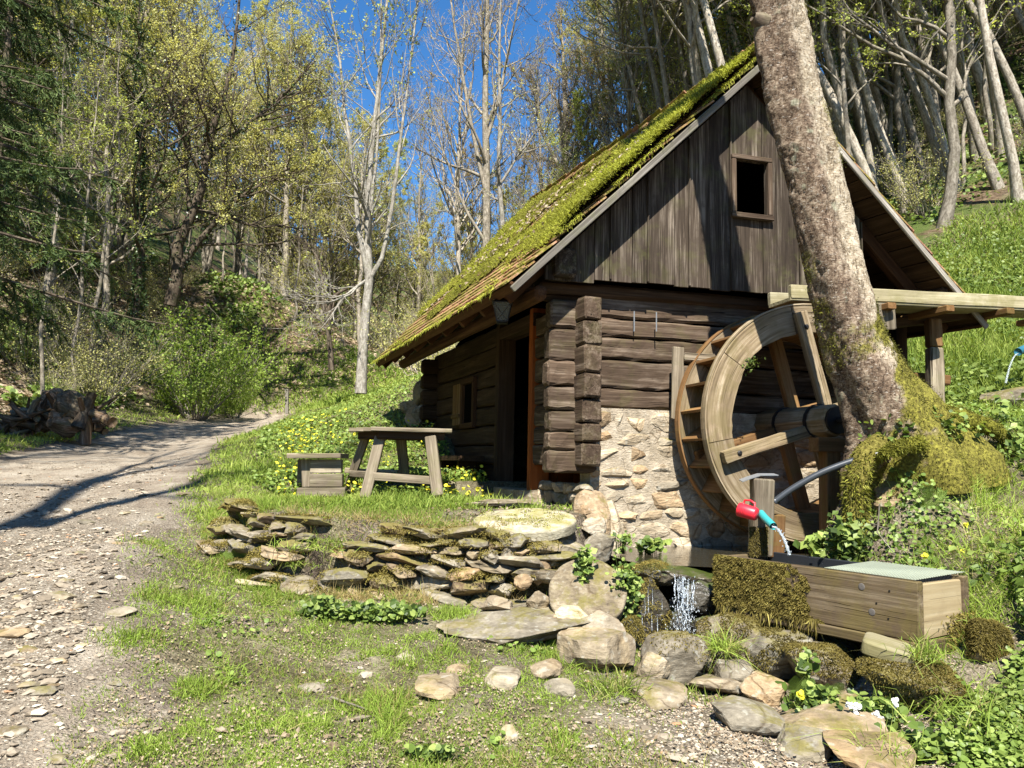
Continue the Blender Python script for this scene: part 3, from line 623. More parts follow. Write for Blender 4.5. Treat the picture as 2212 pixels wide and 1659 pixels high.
# gable boarding
ZB = 3.19
def roof_under(s_):
    zl = ZE + (ZA - ZE) * (s_ + .93) / (SA + .93); zr = ZE + (ZA - ZE) * (4.02 - s_) / (4.02 - SA); return min(zl, zr) - .17
rg = np.random.RandomState(3); sx = -.52; k = 0
WS = (1.376, 1.727, 3.95, 4.49)      # window opening s0,s1,z0,z1
while sx < 2.72:
    wd = rg.choice([.15, .2, .22, .25, .28]); s0, s1 = sx, sx + wd - .006; zb = ZB + rg.uniform(-.012, .01) + (0 if s0 > -.1 else -.03); off = rg.rand(3) * 30; t0 = -.17 - rg.uniform(0, .012)
    segs = [(s0, s1)]
    def piece(a, b, z0, z1f):
        mb = MB(); cut = [a, b] if not (a < SA < b) else [a, SA, b]
        for c0, c1 in zip(cut[:-1], cut[1:]):
            c = []
            for t_ in (t0, t0 + .028): c.append([H(c0, t_, z0), H(c1, t_, z0), H(c1, t_, z1f(c1)), H(c0, t_, z1f(c0))])
            f_, b_ = c; mb.add(f_ + b_, quads=[(0, 1, 2, 3), (7, 6, 5, 4), (0, 4, 5, 1), (1, 5, 6, 2), (2, 6, 7, 3), (3, 7, 4, 0)],
                              wc=[(zz + off[0], ss + off[1], tt) for tt in (0, .028) for ss, zz in ((c0, z0), (c1, z0), (c1, z1f(c1)), (c0, z1f(c0)))])
        part(mb, 'gable_board', 'board')
    if s1 <= WS[0] or s0 >= WS[1]: piece(s0, s1, zb, roof_under)
    else:
        piece(s0, s1, zb, lambda q: WS[2]); piece(s0, s1, WS[3], roof_under)
        if s0 < WS[0]: piece(s0, WS[0], WS[2], lambda q: WS[3])
        if s1 > WS[1]: piece(WS[1], s1, WS[2], lambda q: WS[3])
    if k % 2 == 0 and s1 < WS[0] - .02 or s0 > WS[1]:
        mb = MB(); zt = roof_under(s1 + .01) - .02; mb.beam(H(s1 + .003, t0 - .008, zb + .01), H(s1 + .003, t0 - .008, zt), .035, .016, up=g, seed=k); part(mb, 'batten', 'board')
    sx += wd; k += 1
mb = MB(); a = .05
mb.beam(H(WS[0] - .045, -.205, WS[3] + .02), H(WS[1] + .045, -.205, WS[3] + .02), .045, .045, seed=1); part(mb, 'window_head', 'log')
mb = MB(); mb.beam(H(WS[0] - .055, -.21, WS[2] - .022), H(WS[1] + .055, -.21, WS[2] - .022), .05, .05, seed=2); part(mb, 'window_sill', 'log')
for q in (WS[0] - .022, WS[1] + .022):
    mb = MB(); mb.beam(H(q, -.205, WS[2] + .006), H(q, -.205, WS[3] - .006), .045, .048, up=g, seed=3); part(mb, 'window_jamb', 'log')
mb = MB(); mb.tube([H(1.36, .12, WS[2] + .1), H(1.5, .25, WS[3] + .1)], .012, 6); part(mb, 'window_stick', 'greyl')
# dark attic and room behind the openings
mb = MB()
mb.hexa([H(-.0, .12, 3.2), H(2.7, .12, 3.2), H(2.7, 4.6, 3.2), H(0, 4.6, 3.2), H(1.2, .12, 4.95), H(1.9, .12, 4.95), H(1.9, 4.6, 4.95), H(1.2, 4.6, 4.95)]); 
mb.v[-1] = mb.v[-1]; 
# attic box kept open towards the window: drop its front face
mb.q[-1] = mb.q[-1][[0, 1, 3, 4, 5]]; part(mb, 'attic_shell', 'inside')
# side wall of dark boards set back under the right slope
for k in range(9):
    s0 = 2.74 + k * .2; 
    if roof_under(s0 + .2) < 3.2: break
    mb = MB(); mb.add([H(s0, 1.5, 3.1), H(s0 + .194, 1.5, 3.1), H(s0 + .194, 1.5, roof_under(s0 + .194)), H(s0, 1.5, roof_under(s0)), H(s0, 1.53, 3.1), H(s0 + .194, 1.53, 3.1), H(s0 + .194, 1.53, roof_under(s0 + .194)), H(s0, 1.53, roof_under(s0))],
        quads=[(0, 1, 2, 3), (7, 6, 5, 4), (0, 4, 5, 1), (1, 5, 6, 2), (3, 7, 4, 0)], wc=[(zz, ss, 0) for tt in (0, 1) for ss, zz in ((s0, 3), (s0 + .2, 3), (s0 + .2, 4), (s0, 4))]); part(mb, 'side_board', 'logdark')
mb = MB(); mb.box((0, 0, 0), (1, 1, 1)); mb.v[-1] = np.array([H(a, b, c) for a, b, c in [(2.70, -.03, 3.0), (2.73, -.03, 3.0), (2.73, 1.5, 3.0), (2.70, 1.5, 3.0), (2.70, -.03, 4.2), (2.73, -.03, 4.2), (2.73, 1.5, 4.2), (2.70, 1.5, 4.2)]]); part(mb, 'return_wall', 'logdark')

# log walls: gable side (s 0.2 .. 3.0) and its crossing ends at the corner
zl = [3.19, 2.88, 2.70, 2.485, 2.215, 2.03]
for k in range(len(zl) - 1):
    z1, z0 = zl[k], zl[k + 1]; mb = MB()
    mb.beam(H(.06, .085, (z0 + z1) / 2), H(3.0, .085, (z0 + z1) / 2), .17, z1 - z0 - .016, seg=22, jit=.009, ch=.02, seed=k + 10); part(mb, 'log', 'log')
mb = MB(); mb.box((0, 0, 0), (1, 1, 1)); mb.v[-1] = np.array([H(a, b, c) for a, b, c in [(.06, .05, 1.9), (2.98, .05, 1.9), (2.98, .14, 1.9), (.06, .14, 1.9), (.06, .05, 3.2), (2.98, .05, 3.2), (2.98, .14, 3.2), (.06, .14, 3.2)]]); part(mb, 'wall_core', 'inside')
ze = [P(1258, y, 6.95)[2] for y in (640, 690, 745, 805, 860, 912, 956, 1008)]
for k in range(len(ze) - 1):       # eave-wall logs: pale sawn ends towards the viewer, from door jamb to corner
    zc = (ze[k] + ze[k + 1]) / 2; hh = ze[k] - ze[k + 1] - .012; jx = rg.uniform(-.045, .03)
    mb = MB(); mb.beam(H(-.085 + jx * .4, -.24 + jx, zc), H(-.085, .95, zc), .185 + jx * .3, hh, seg=7, jit=.009, ch=.016, seed=k + 40); part(mb, 'corner_log', 'log')
zg = [P(1210, y, 7.15)[2] for y in (650, 712, 781, 836, 887, 932, 973, 1022)]
for k in range(len(zg) - 1):       # gable logs crossing past the corner
    zc = (zg[k] + zg[k + 1]) / 2; hh = zg[k] - zg[k + 1] - .014; jx = rg.uniform(-.015, .015)
    mb = MB(); mb.beam(H(-.42 + jx, .02, zc), H(.05, .02, zc), .17, hh, seg=4, jit=.009, ch=.02, seed=k + 60); part(mb, 'crossing_log', 'log')
# eave wall beyond the door (t 2.15 .. 5.2), posts, door opening
T0, T1, T2 = 1.02, 2.05, 5.15
zt = np.linspace(3.12, 1.25, 9)
for k in range(8):
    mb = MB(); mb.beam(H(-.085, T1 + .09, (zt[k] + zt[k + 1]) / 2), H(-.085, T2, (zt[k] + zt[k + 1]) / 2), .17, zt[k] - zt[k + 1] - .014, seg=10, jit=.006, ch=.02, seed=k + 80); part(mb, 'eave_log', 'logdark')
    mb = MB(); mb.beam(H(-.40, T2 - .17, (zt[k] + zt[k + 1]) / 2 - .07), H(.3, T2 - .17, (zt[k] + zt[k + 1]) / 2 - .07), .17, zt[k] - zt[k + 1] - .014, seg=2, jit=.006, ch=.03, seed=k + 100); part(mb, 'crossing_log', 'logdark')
for t_, w_, nm, mt in ((T0 + .0, .09, 'door_jamb', 'jamb'), (T1 + .03, .11, 'door_jamb', 'logdark')):
    mb = MB(); mb.beam(H(-.09, t_, 1.2), H(-.09, t_, 3.12), .21, w_, up=e, seg=4, jit=.002, seed=7); part(mb, nm, mt)
mb = MB(); mb.beam(H(-.09, T0 - .05, 3.0), H(-.09, T1 + .1, 3.0), .2, .14, seg=2, jit=.003, seed=8); part(mb, 'door_lintel', 'logdark')
mb = MB(); mb.beam(H(-.14, T0 - .1, 1.17), H(-.14, T1 + .15, 1.17), .34, .14, seg=3, jit=.006, seed=9); part(mb, 'door_sill', 'bstone')
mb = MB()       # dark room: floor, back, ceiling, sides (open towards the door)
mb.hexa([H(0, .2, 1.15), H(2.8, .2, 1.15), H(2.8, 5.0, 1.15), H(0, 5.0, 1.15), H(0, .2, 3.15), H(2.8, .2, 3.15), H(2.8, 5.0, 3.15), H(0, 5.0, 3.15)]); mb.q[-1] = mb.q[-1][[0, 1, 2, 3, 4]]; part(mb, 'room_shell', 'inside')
# open plank door leaf folded inward
mb = MB(); mb.beam(H(.05, T0 + .08, 1.26), H(.05, T0 + .08, 2.93), .03, .03, seed=1); part(mb, 'door_post', 'jamb')
for k in range(5):
    mb = MB(); mb.beam(H(.06 + k * .17, T0 + .06, 1.26), H(.06 + k * .17, T0 + .06, 2.92), .03, .165, up=g, seg=1, jit=.001, seed=k); part(mb, 'door_plank', 'jamb')
# small window with open shutter in the eave wall
zw0, zw1 = 2.02, 2.52
mb = MB(); mb.box((0, 0, 0), (1, 1, 1)); tA, tB = 3.0, 3.42
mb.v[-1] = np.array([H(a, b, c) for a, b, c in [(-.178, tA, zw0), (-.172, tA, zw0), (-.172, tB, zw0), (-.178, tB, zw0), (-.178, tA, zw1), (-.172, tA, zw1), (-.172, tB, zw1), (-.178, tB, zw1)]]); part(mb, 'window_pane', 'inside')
for a, b in (((tA - .04, zw0 - .05), (tA - .04, zw1 + .05)), ((tB + .04, zw0 - .05), (tB + .04, zw1 + .05))):
    mb = MB(); mb.beam(H(-.19, a[0], a[1]), H(-.19, b[0], b[1]), .05, .08, up=e, seed=4); part(mb, 'window_frame', 'rafter')
for z_ in (zw0 - .04, zw1 + .04):
    mb = MB(); mb.beam(H(-.195, tA - .08, z_), H(-.195, tB + .08, z_), .055, .07, seed=5); part(mb, 'window_frame', 'rafter')
for k in range(2):
    mb = MB(); mb.beam(H(-.215, tB + .15 + k * .17, zw0 - .02), H(-.215, tB + .15 + k * .17, zw1 + .03), .025, .165, up=e, seed=6 + k); part(mb, 'shutter_board', 'wheelin')
mb = MB(); mb.beam(H(-.235, tB + .06, zw0 + .1), H(-.235, tB + .42, zw0 + .1), .02, .05, seed=6); part(mb, 'shutter_batten', 'wheelin')
# plates: big purlin ends under the eaves, tie beams
def pb(a, b, w_, h_, mt, sd_, nm='purlin', seg=4): mb = MB(); mb.beam(a, b, w_, h_, seg=seg, jit=.006, ch=.03, seed=sd_); part(mb, nm, mt)
pb(P(1226, 565, 6.86), P(1226, 565, 6.86) + e * 6.0, .22, .27, 'board', 3)
pb(H(-.52, .02, 3.12), H(2.75, .02, 3.12), .13, .12, 'logdark', 4, 'tie_beam', 8)
pb(H(-.60, -.30, 3.0), H(-.60, 5.4, 3.0), .12, .13, 'rafter', 5)
pb(H(-.64, .1, 3.08), H(.1, .1, 3.08), .14, .13, 'logdark', 6, 'outrigger')
pb(H(3.65, -.40, 3.28), H(3.65, 4.5, 3.28), .17, .17, 'logdark', 7)
pb(H(2.72, -.08, 3.1), H(2.72, 1.6, 3.1), .15, .15, 'logdark', 9, 'tie_beam')
for a, b in ((P(1370, 672, 7.25), P(1370, 716, 7.25)), (P(1418, 674, 7.25), P(1418, 716, 7.25))):
    mb = MB(); mb.tube([a, b], .006, 5); part(mb, 'hanging_wire', 'tin')
mb = MB(); mb.beam(P(1465, 750, 7.24), P(1462, 905, 7.24), .12, .03, up=e, seg=2, jit=.002, seed=5); part(mb, 'pale_plank', 'grey')
mb = MB(); mb.beam(P(1478, 770, 7.21), P(1560, 774, 7.21), .025, .07, seg=1, jit=.002, seed=5); part(mb, 'pale_plank', 'grey')

# rubble stone base: mortared field stones built one by one
def stone_wall(fp, s0, s1, zt_, zb_, seed, depth=.10, mat='plaster', rowh=(.10, .21), ww=(.13, .40), parent=None, nm='stone', nrm=(0, -1, 0), maxn=999, core=True):
    rg = np.random.RandomState(seed); z = zb_; n = 0
    while z < zt_ - .03:
        h = min(rg.uniform(*rowh), zt_ - z); x = s0 - rg.uniform(0, .1)
        while x < s1:
            w_ = rg.uniform(*ww); xa = max(x, s0); xb = min(x + w_, s1)
            if xb - xa > .05:
                c = fp((xa + xb) / 2, z + h / 2 + rg.uniform(-.012, .012)); xd = unit(fp(s1, z) - fp(s0, z)); up = V3(0, 0, 1); nn = np.cross(xd, up)
                R = np.stack([xd, -nn, up], 1) @ rotm(0, rg.uniform(-.09, .09), rg.uniform(-.05, .05))
                rock(nm, c - nn * 0, ((xb - xa) * 1.12, depth * rg.uniform(1.15, 1.6), h * 1.12), seed * 1000 + n, M[mat], parent or mill, 2 if (xb - xa) < .2 else 3, cuts=9, rough=.2, boxy=.42, R=R); n += 1
            x += w_
        z += h
stone_wall(lambda a, z: H(a, .02, z), .0, 2.98, 2.02, .55, 3)
mb = MB(); mb.box((0, 0, 0), (1, 1, 1)); mb.v[-1] = np.array([H(a, b, c) for a, b, c in [(.0, -.022, .4), (3, -.022, .4), (3, .2, .4), (.0, .2, .4), (.0, -.022, 2.03), (3, -.022, 2.03), (3, .2, 2.03), (.0, .2, 2.03)]]); part(mb, 'mortar', 'mortar')
stone_wall(lambda a, z: H(-.06, a, z), -.18, 1.0, 1.34, .8, 4)
rock('stone', H(-.08, -.22, .98), (.34, .34, .62), 77, M['plaster'], mill, 3, boxy=.5)
rock('stone', H(.14, -.16, .92), (.30, .26, .56), 78, M['plaster'], mill, 3, boxy=.5)
stone_wall(lambda a, z: H(-.05, a, z), 2.2, 5.2, 1.3, 1.0, 5)
# outcrop of rough stones at the far corner
rg = np.random.RandomState(9)
for k, (px, py, Y, sz) in enumerate([(920, 850, 12.4, .55), (905, 905, 12.2, .5), (932, 955, 12.0, .6), (895, 940, 12.3, .42), (925, 895, 12.2, .6), (945, 920, 12.3, .7), (885, 880, 12.6, .34), (935, 1000, 12.0, .5), (940, 865, 12.6, .5)]):
    c = P(px, py, Y); o = rock('outcrop_rock', c, (sz, sz * .8, sz * .8), 300 + k, M['plaster' if k % 2 else 'stone'], None, 3, rot=(0, rg.uniform(-.3, .3), rg.uniform(0, 3)))
    tag(o, 'pale rough rock piled at the far corner of the watermill', 'rock', 'rocks at the far mill corner')

# ---------------------------------------------------------------- water wheel
WG = math.radians(14); wg = V3(math.cos(WG), math.sin(WG), 0); wa = V3(-math.sin(WG), math.cos(WG), 0)     # in-plane right, axis (away)
WC = P(1754, 912, 6.95); WR, WI, WW = 1.045, .80, .50
wheel = thing('waterwheel', 'large wooden water wheel with open buckets beside the stone wall of the mill', 'water wheel', WC)
def W(r, a, d=0.0): return WC + wg * (r * math.cos(a)) + V3(0, 0, r * math.sin(a)) + wa * d
NB = 26
for d0, th_, nm in ((-.03, .06, 'front_rim'), (WW - .03, .06, 'rear_rim')):
    for k in range(8):
        a0, a1 = math.radians(k * 45 + 12), math.radians(k * 45 + 12 + 44.6); mb = MB(); vs, wc = [], []
        n = 13; rg = np.random.RandomState(k + 3)
        for i in range(n):
            a = a0 + (a1 - a0) * i / (n - 1)
            ri = WI + .012 * math.sin(a * 5 + k) + rg.uniform(-.006, .006); ro = WR + rg.uniform(-.003, .003)
            for r, d in ((ri, d0), (ro - .008, d0), (ro, d0 + .008), (ro, d0 + th_), (ri, d0 + th_)): vs.append(W(r, a, d)); wc.append((a * WR + k * 3, r, d))
        qd = [(i * 5 + j, (i + 1) * 5 + j, (i + 1) * 5 + (j + 1) % 5, i * 5 + (j + 1) % 5) for i in range(n - 1) for j in range(5)]
        mb.add(vs, [(0, 1, 2), (0, 2, 3), (0, 3, 4)] + [((n - 1) * 5, (n - 1) * 5 + 2, (n - 1) * 5 + 1), ((n - 1) * 5, (n - 1) * 5 + 3, (n - 1) * 5 + 2), ((n - 1) * 5, (n - 1) * 5 + 4, (n - 1) * 5 + 3)], qd, wc)
        part(mb, nm, 'wheel', wheel)
# thin outer hoop on each rim
for d0 in (-.036, WW - .036):
    mb = MB(); n = 72
    for k in range(n):
        a0, a1 = 2 * math.pi * k / n, 2 * math.pi * (k + 1) / n
        mb.hexa([W(WR + .002, a0, d0), W(WR + .002, a1, d0), W(WR + .002, a1, d0 + .078), W(WR + .002, a0, d0 + .078), W(WR + .014, a0, d0), W(WR + .014, a1, d0), W(WR + .014, a1, d0 + .078), W(WR + .014, a0, d0 + .078)], wc=[(a * WR, r, d) for r in (0, .01) for a, d in ((a0, 0), (a1, 0), (a1, .1), (a0, .1))])
    part(mb, 'hoop', 'wheel' if d0 < 0 else 'wheelin', wheel)
for k in range(NB):
    a = 2 * math.pi * (k + .3) / NB; mb = MB()
    p0, p1 = W(.815, a - .02, .032), W(1.035, a + .10, .032); q0, q1 = W(.815, a - .02, WW - .032), W(1.035, a + .10, WW - .032)
    nn = unit(np.cross(p1 - p0, wa)) * .012
    mb.hexa([p0 - nn, q0 - nn, q1 - nn, p1 - nn, p0 + nn, q0 + nn, q1 + nn, p1 + nn], wc=[(d, r, h + k) for h in (0, .02) for r, d in ((0, 0), (0, .5), (.22, .5), (.22, 0))]); part(mb, 'paddle', 'wheelin', wheel)
    mb = MB(); a2 = 2 * math.pi * (k + 1.29) / NB
    mb.hexa([W(.80, a, .032), W(.80, a, WW - .032), W(.80, a2, WW - .032), W(.80, a2, .032), W(.818, a, .032), W(.818, a, WW - .032), W(.818, a2, WW - .032), W(.818, a2, .032)][0:8], wc=[(d, r, h + k) for h in (0, .02) for r, d in ((0, 0), (0, .5), (.2, .5), (.2, 0))]); part(mb, 'sole_board', 'wheelin', wheel)
def spoke(ang, off, d, r1=.97, mt='wheel', sd_=0, w_=.105, th_=.075, r0=.02):
    dx = math.cos(ang) * wg + V3(0, 0, math.sin(ang)); px_ = -math.sin(ang) * wg + V3(0, 0, math.cos(ang))
    a, b = WC + dx * r0 + px_ * off + wa * d, WC + dx * r1 + px_ * off + wa * d
    mb = MB(); mb.beam(a, b, w_, th_, up=wa, seg=5, jit=.003, ch=.008, seed=sd_); o = part(mb, 'spoke', mt, wheel)
    mb = MB(); c = WC + dx * (r1 - .14) + px_ * off + wa * (d - th_ / 2); mb.lathe(c, -wa, [(.022, 0), (.022, .008), (.012, .014), (0.001, .014)], 10); link('bolt', mb.mesh('bolt', M['iron']), o)
for ang, off in ((106, -.115), (197, .05), (286, -.05), (17, .05)):
    spoke(math.radians(ang), off, -.075, sd_=ang); spoke(math.radians(ang), off, WW - .10, mt='wheelin', sd_=ang + 1, w_=.12)
mb = MB(); ax0, ax1 = WC - wa * .34, WC + wa * 1.1
n = 8; mb.tube([ax0, ax0 + wa * .02, ax0 + wa * .6, ax1], [.125, .14, .145, .145], 8); part(mb, 'axle', 'wheel', wheel)
mb = MB(); mb.lathe(ax0 - wa * .03, -wa, [(.118, -.035), (.118, 0), (.03, .004), (.03, .10), (.001, .10)], 12); part(mb, 'axle_pin', 'iron', wheel)
for d in (-.12, .36): mb = MB(); mb.lathe(WC + wa * d, wa, [(.146, 0), (.156, 0), (.156, .035), (.146, .035)], 16); part(mb, 'axle_band', 'iron', wheel)
# bearing frame carrying the axle, behind the trunk
br = thing('bearing_frame', 'dark timber trestle carrying the front end of the wheel axle behind the leaning trunk', 'trestle', WC - wa * .3 - V3(0, 0, 1.1))
c = WC - wa * .30
for q in (-.05, .42): mb = MB(); mb.beam(c + wg * q - V3(0, 0, 1.3), c + wg * q - V3(0, 0, .17), .13, .13, up=wa, seg=3, jit=.004, seed=int(q * 10) + 5); part(mb, 'post', 'wheelin', br)
mb = MB(); mb.beam(c - wg * .2 - V3(0, 0, .21), c + wg * .9 - V3(0, 0, .21), .14, .12, seg=3, jit=.004, seed=9); part(mb, 'crossbeam', 'wheelin', br)
# small weed growing on the rim
rg = np.random.RandomState(2); wp = W(.80, math.radians(143), -.05)
leafobj('rim_weed', [leaves(wp + rg.randn(70, 3) * .035, .03, rg)], 'herb', None, label='tiny green weed sprouting on the upper left rim of the water wheel', category='plant')

# ---------------------------------------------------------------- flume
fl0 = P(1706, 630, 7.08); fl1 = P(2240, 655, 7.75); fd = unit(fl1 - fl0); fl2 = fl1 + fd * 3.5; fs = V3(-fd[1], fd[0], 0)
flume = thing('flume', 'long pale wooden water flume running above the wheel past the leaning trunk', 'flume', fl0)
mb = MB(); mb.beam(fl0, fl2, .05, .125, seg=16, jit=.003, seed=1); part(mb, 'side_plank', 'flume', flume)
mb = MB(); mb.beam(fl0 + fs * .34, fl2 + fs * .34, .05, .125, seg=10, jit=.003, seed=2); part(mb, 'side_plank', 'flume', flume)
mb = MB(); mb.beam(fl0 + fs * .17 - V3(0, 0, .07), fl2 + fs * .17 - V3(0, 0, .07), .37, .03, seg=8, jit=.002, seed=3); part(mb, 'bottom_plank', 'flume', flume)
L = np.linalg.norm(fl2 - fl0)
for k, q in enumerate((1.0, 1.65, 2.35, 3.1, 4.2)):
    if q < L: mb = MB(); c = fl0 + fd * q - V3(0, 0, .115); mb.beam(c - fs * .12, c + fs * .5, .09, .06, up=(0, 0, 1), seed=k + 20); part(mb, 'cross_bearer', 'wheelin', flume)
def frompx(x0, y0, x1, y1, Y, w_, d_, nm, mt, par, seg=3, sd_=0): mb = MB(); mb.beam(P(x0, y0, Y), P(x1, y1, Y), w_, d_, up=(0, 1, 0), seg=seg, jit=.004, ch=.012, seed=sd_); return part(mb, nm, mt, par)
pst = frompx(2021, 882, 2018, 752, 7.75, .135, .13, 'post', 'grey', flume, sd_=5); frompx(2018, 751, 2015, 690, 7.75, .125, .12, 'post', 'wheelin', flume, sd_=6)
frompx(1900, 702, 2120, 676, 7.9, .10, .12, 'cross_bearer', 'logdark', flume, sd_=7)
frompx(1917, 712, 1913, 655, 7.3, .16, .03, 'hanging_board', 'grey', flume, seg=1, sd_=8)
frompx(1900, 808, 2050, 822, 7.95, .10, .09, 'rail', 'wheelin', flume, sd_=9)
frompx(1945, 870, 1942, 700, 8.6, .12, .12, 'post', 'logdark', flume, sd_=10)
# stone block and dark channel by the flume
rock('stone_block', P(2185, 868, 7.6), (.62, .5, .30), 51, M['mstone'], None, 3, boxy=.7, label='square weathered stone block beside the channel under the flume', category='stone')
o = rock('flat_stone', P(1965, 905, 7.2), (.22, .16, .08), 52, M['plaster'], None, 2, label='small pale stone lying against the foot of the flume post', category='stone')
# blue pipe spout in the meadow
t = thing('meadow_spout', 'short blue pipe end letting a thin jet of water fall into the meadow', 'pipe', P(2209, 756, 9)); mb = MB(); mb.tube([P(2199, 760, 9), P(2240, 742, 9.2)], .045, 14); part(mb, 'pipe', plain('blue_pipe', (.03, .16, .24), .4), t, True)
water = NT('water_jet', .08, .6); water.col((.75, .82, .85)); water.b.inputs['Transmission Weight'].default_value = .75; water.b.inputs['IOR'].default_value = 1.33; M['jet'] = water.m
mb = MB(); p0 = P(2200, 764, 9); mb.tube([p0 + V3(-.26 * q, 0, -.9 * q * q) for q in np.linspace(0, .62, 9)], np.linspace(.008, .012, 9), 6); part(mb, 'water_jet', 'jet', t, True)

# ---------------------------------------------------------------- the big leaning trunk
def nz_(v): return v / (np.linalg.norm(v, axis=-1, keepdims=True) + 1e-9)
def big_trunk():
    yy = [-520, -200, 0, 200, 389, 520, 656, 760, 850, 930, 1010, 1080]
    xx = [1588, 1644, 1676, 1704, 1755, 1783, 1817, 1850, 1893, 1935, 1950, 1960]
    ww = [96, 106, 114, 116, 118, 121, 127, 134, 150, 180, 203, 213]
    YY = [5.55, 5.75, 5.85, 5.92, 5.97, 6.0, 6.0, 6.0, 6.0, 6.0, 6.0, 6.0]
    pts = np.array([P(a, b, c) for a, b, c in zip(xx, yy, YY)])[::-1]; rad = np.array([w_ / FPX * Y / 2 for w_, Y in zip(ww, YY)])[::-1]
    m = 300; tt = np.linspace(0, 1, m); L = np.concatenate([[0], np.cumsum(np.linalg.norm(np.diff(pts, axis=0), axis=1))]); L /= L[-1]
    pp = np.stack([np.interp(tt, L, pts[:, i]) for i in range(3)], -1); rr = np.interp(tt, L, rad)
    k = np.ones(15) / 15
    for _ in range(2):
        pe = np.concatenate([np.repeat(pp[:1], 7, 0), pp, np.repeat(pp[-1:], 7, 0)]); pp = np.stack([np.convolve(pe[:, i], k, 'valid') for i in range(3)], -1); rr = np.convolve(np.pad(rr, 7, 'edge'), k, 'valid')
    n = 96; v, q, wc = tube_arrays(pp, rr, n); v = v.reshape(m, n, 3); c = pp[:, None]; d = v - c; R0 = np.linalg.norm(d, axis=2, keepdims=True); dn = d / R0
    ang = np.arctan2(dn[..., 1], dn[..., 0]); h = pp[:, 2] - 1.62; hh = h[:, None]
    fl = np.minimum(np.exp(-hh / .30), 1.25)
    lobes = .40 * np.exp(-((np.angle(np.exp(1j * (ang - math.radians(-12))))) / .50) ** 2) + .22 * np.exp(-((np.angle(np.exp(1j * (ang - math.radians(-80))))) / .35) ** 2) + .10 * np.exp(-((np.angle(np.exp(1j * (ang - math.radians(175))))) / .3) ** 2) + .3 * np.exp(-((np.angle(np.exp(1j * (ang - math.radians(60))))) / .4) ** 2)
    rib = .018 * np.sin(ang * 3 + hh * 1.2) + .012 * np.sin(ang * 5 - hh)
    q3 = v * np.array([9, 9, 7.0]); pl = fbm(q3, 4, 3) - .5; cr = np.abs(fbm(v * np.array([11, 11, 9.0]), 3, 12) - .5)
    disp = fl * lobes * .75 + rib + pl * .040 - np.exp(-(cr / .022) ** 2) * .014 + (fbm(v * 40, 2, 5) - .5) * .006
    v = v + dn * disp[..., None]; s = NT('leaning_bark', .9, .15); p = s.pos()
    side = s.attr('side', 'Fac'); mo = s.attr('mossy', 'Fac')
    pe_ = s.ramp(s.noise(s.sc(p, (30, 30, 9)), 1, 5, .75, 1.5), [(.34, 0), (.46, 1)])
    n1 = s.math('ADD', s.math('MULTIPLY', s.noise(s.sc(p, (1, 1, .6)), 9, 6, .75, .3), .45), s.math('MULTIPLY', s.noise(s.sc(p, (1, 1, 1.7)), 42, 5, .75, .4), .55)); n2 = s.noise(s.sc(p, (26, 26, 75)), 1, 4, .7)
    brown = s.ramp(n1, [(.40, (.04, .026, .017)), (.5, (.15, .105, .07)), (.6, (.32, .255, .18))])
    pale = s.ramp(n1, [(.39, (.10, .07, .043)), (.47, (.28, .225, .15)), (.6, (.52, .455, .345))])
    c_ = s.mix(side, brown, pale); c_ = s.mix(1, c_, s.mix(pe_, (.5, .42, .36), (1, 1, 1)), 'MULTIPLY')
    c_ = s.mix(s.ramp(n2, [(.60, 0), (.65, .6)]), c_, (.55, .51, .43))
    c_ = s.mix(s.ramp(s.noise(p, 9, 3), [(.62, 0), (.72, .6)]), c_, (.36, .36, .25))
    m_ = s.ramp(s.math('MULTIPLY_ADD', s.noise(p, 13, 5, .7), .6, mo), [(.62, 0), (.78, 1)])
    c_ = s.mix(m_, c_, s.ramp(s.noise(p, 50, 3), [(.3, (.06, .05, .012)), (.55, (.17, .155, .028)), (.75, (.28, .26, .045))])); s.col(c_)
    s.bump(s.math('ADD', s.math('MULTIPLY', n1, .7), s.math('ADD', s.math('MULTIPLY', n2, .35), s.math('MULTIPLY', pe_, .35))), .9, .018)
    # fields: sunlight on the right flank painted in as paler bark, moss on the foot and in patches up the right side
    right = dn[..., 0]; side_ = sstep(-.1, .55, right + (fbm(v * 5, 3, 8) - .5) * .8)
    foot = sstep(.75, .05, hh + .35 * (fbm(v * 3.5, 3, 14) - .5) - .55 * np.clip(right, -1, 1))
    z_ = v[..., 2]; pat = sstep(.54, .66, fbm(v * np.array([2.2, 2.2, 1.6]), 4, 22)) * .55 + .55 * sstep(.45, .9, right) * sstep(.38, .56, fbm(v * np.array([3, 3, 1.5]), 3, 25))
    mo_ = np.clip(foot * (.46 + .5 * sstep(.36, .52, fbm(v * 4.5, 3, 41))) + pat * .68, 0, .75)
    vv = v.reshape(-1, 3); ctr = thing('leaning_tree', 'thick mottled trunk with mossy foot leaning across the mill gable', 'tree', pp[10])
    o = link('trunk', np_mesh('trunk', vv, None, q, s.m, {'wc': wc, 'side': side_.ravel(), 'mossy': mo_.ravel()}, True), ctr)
    rg = np.random.RandomState(3); w8 = (mo_ > .30).ravel() & (fbm(vv * 13, 2, 2) > .36); idx = np.nonzero(w8)[0]; prob = np.clip(mo_.ravel()[idx] - .2, 0, 1); idx = idx[rg.rand(len(idx)) < prob * 2.2]; idx = np.repeat(idx, 4)
    dd = dn.reshape(-1, 3)[idx]; ps = vv[idx] + rg.randn(len(idx), 3) * .010
    leafobj('trunk_moss', [blades(ps, dd + V3(0, 0, .1), rg.uniform(.006, .017, len(ps)), .006, rg, .9, droop=.2, tint=np.clip(fbm(ps * 6, 3, 3) * 1.15 + rg.randn(len(ps)) * .12 - .22, 0, 1))], 'mosshair', ctr, kind='stuff')
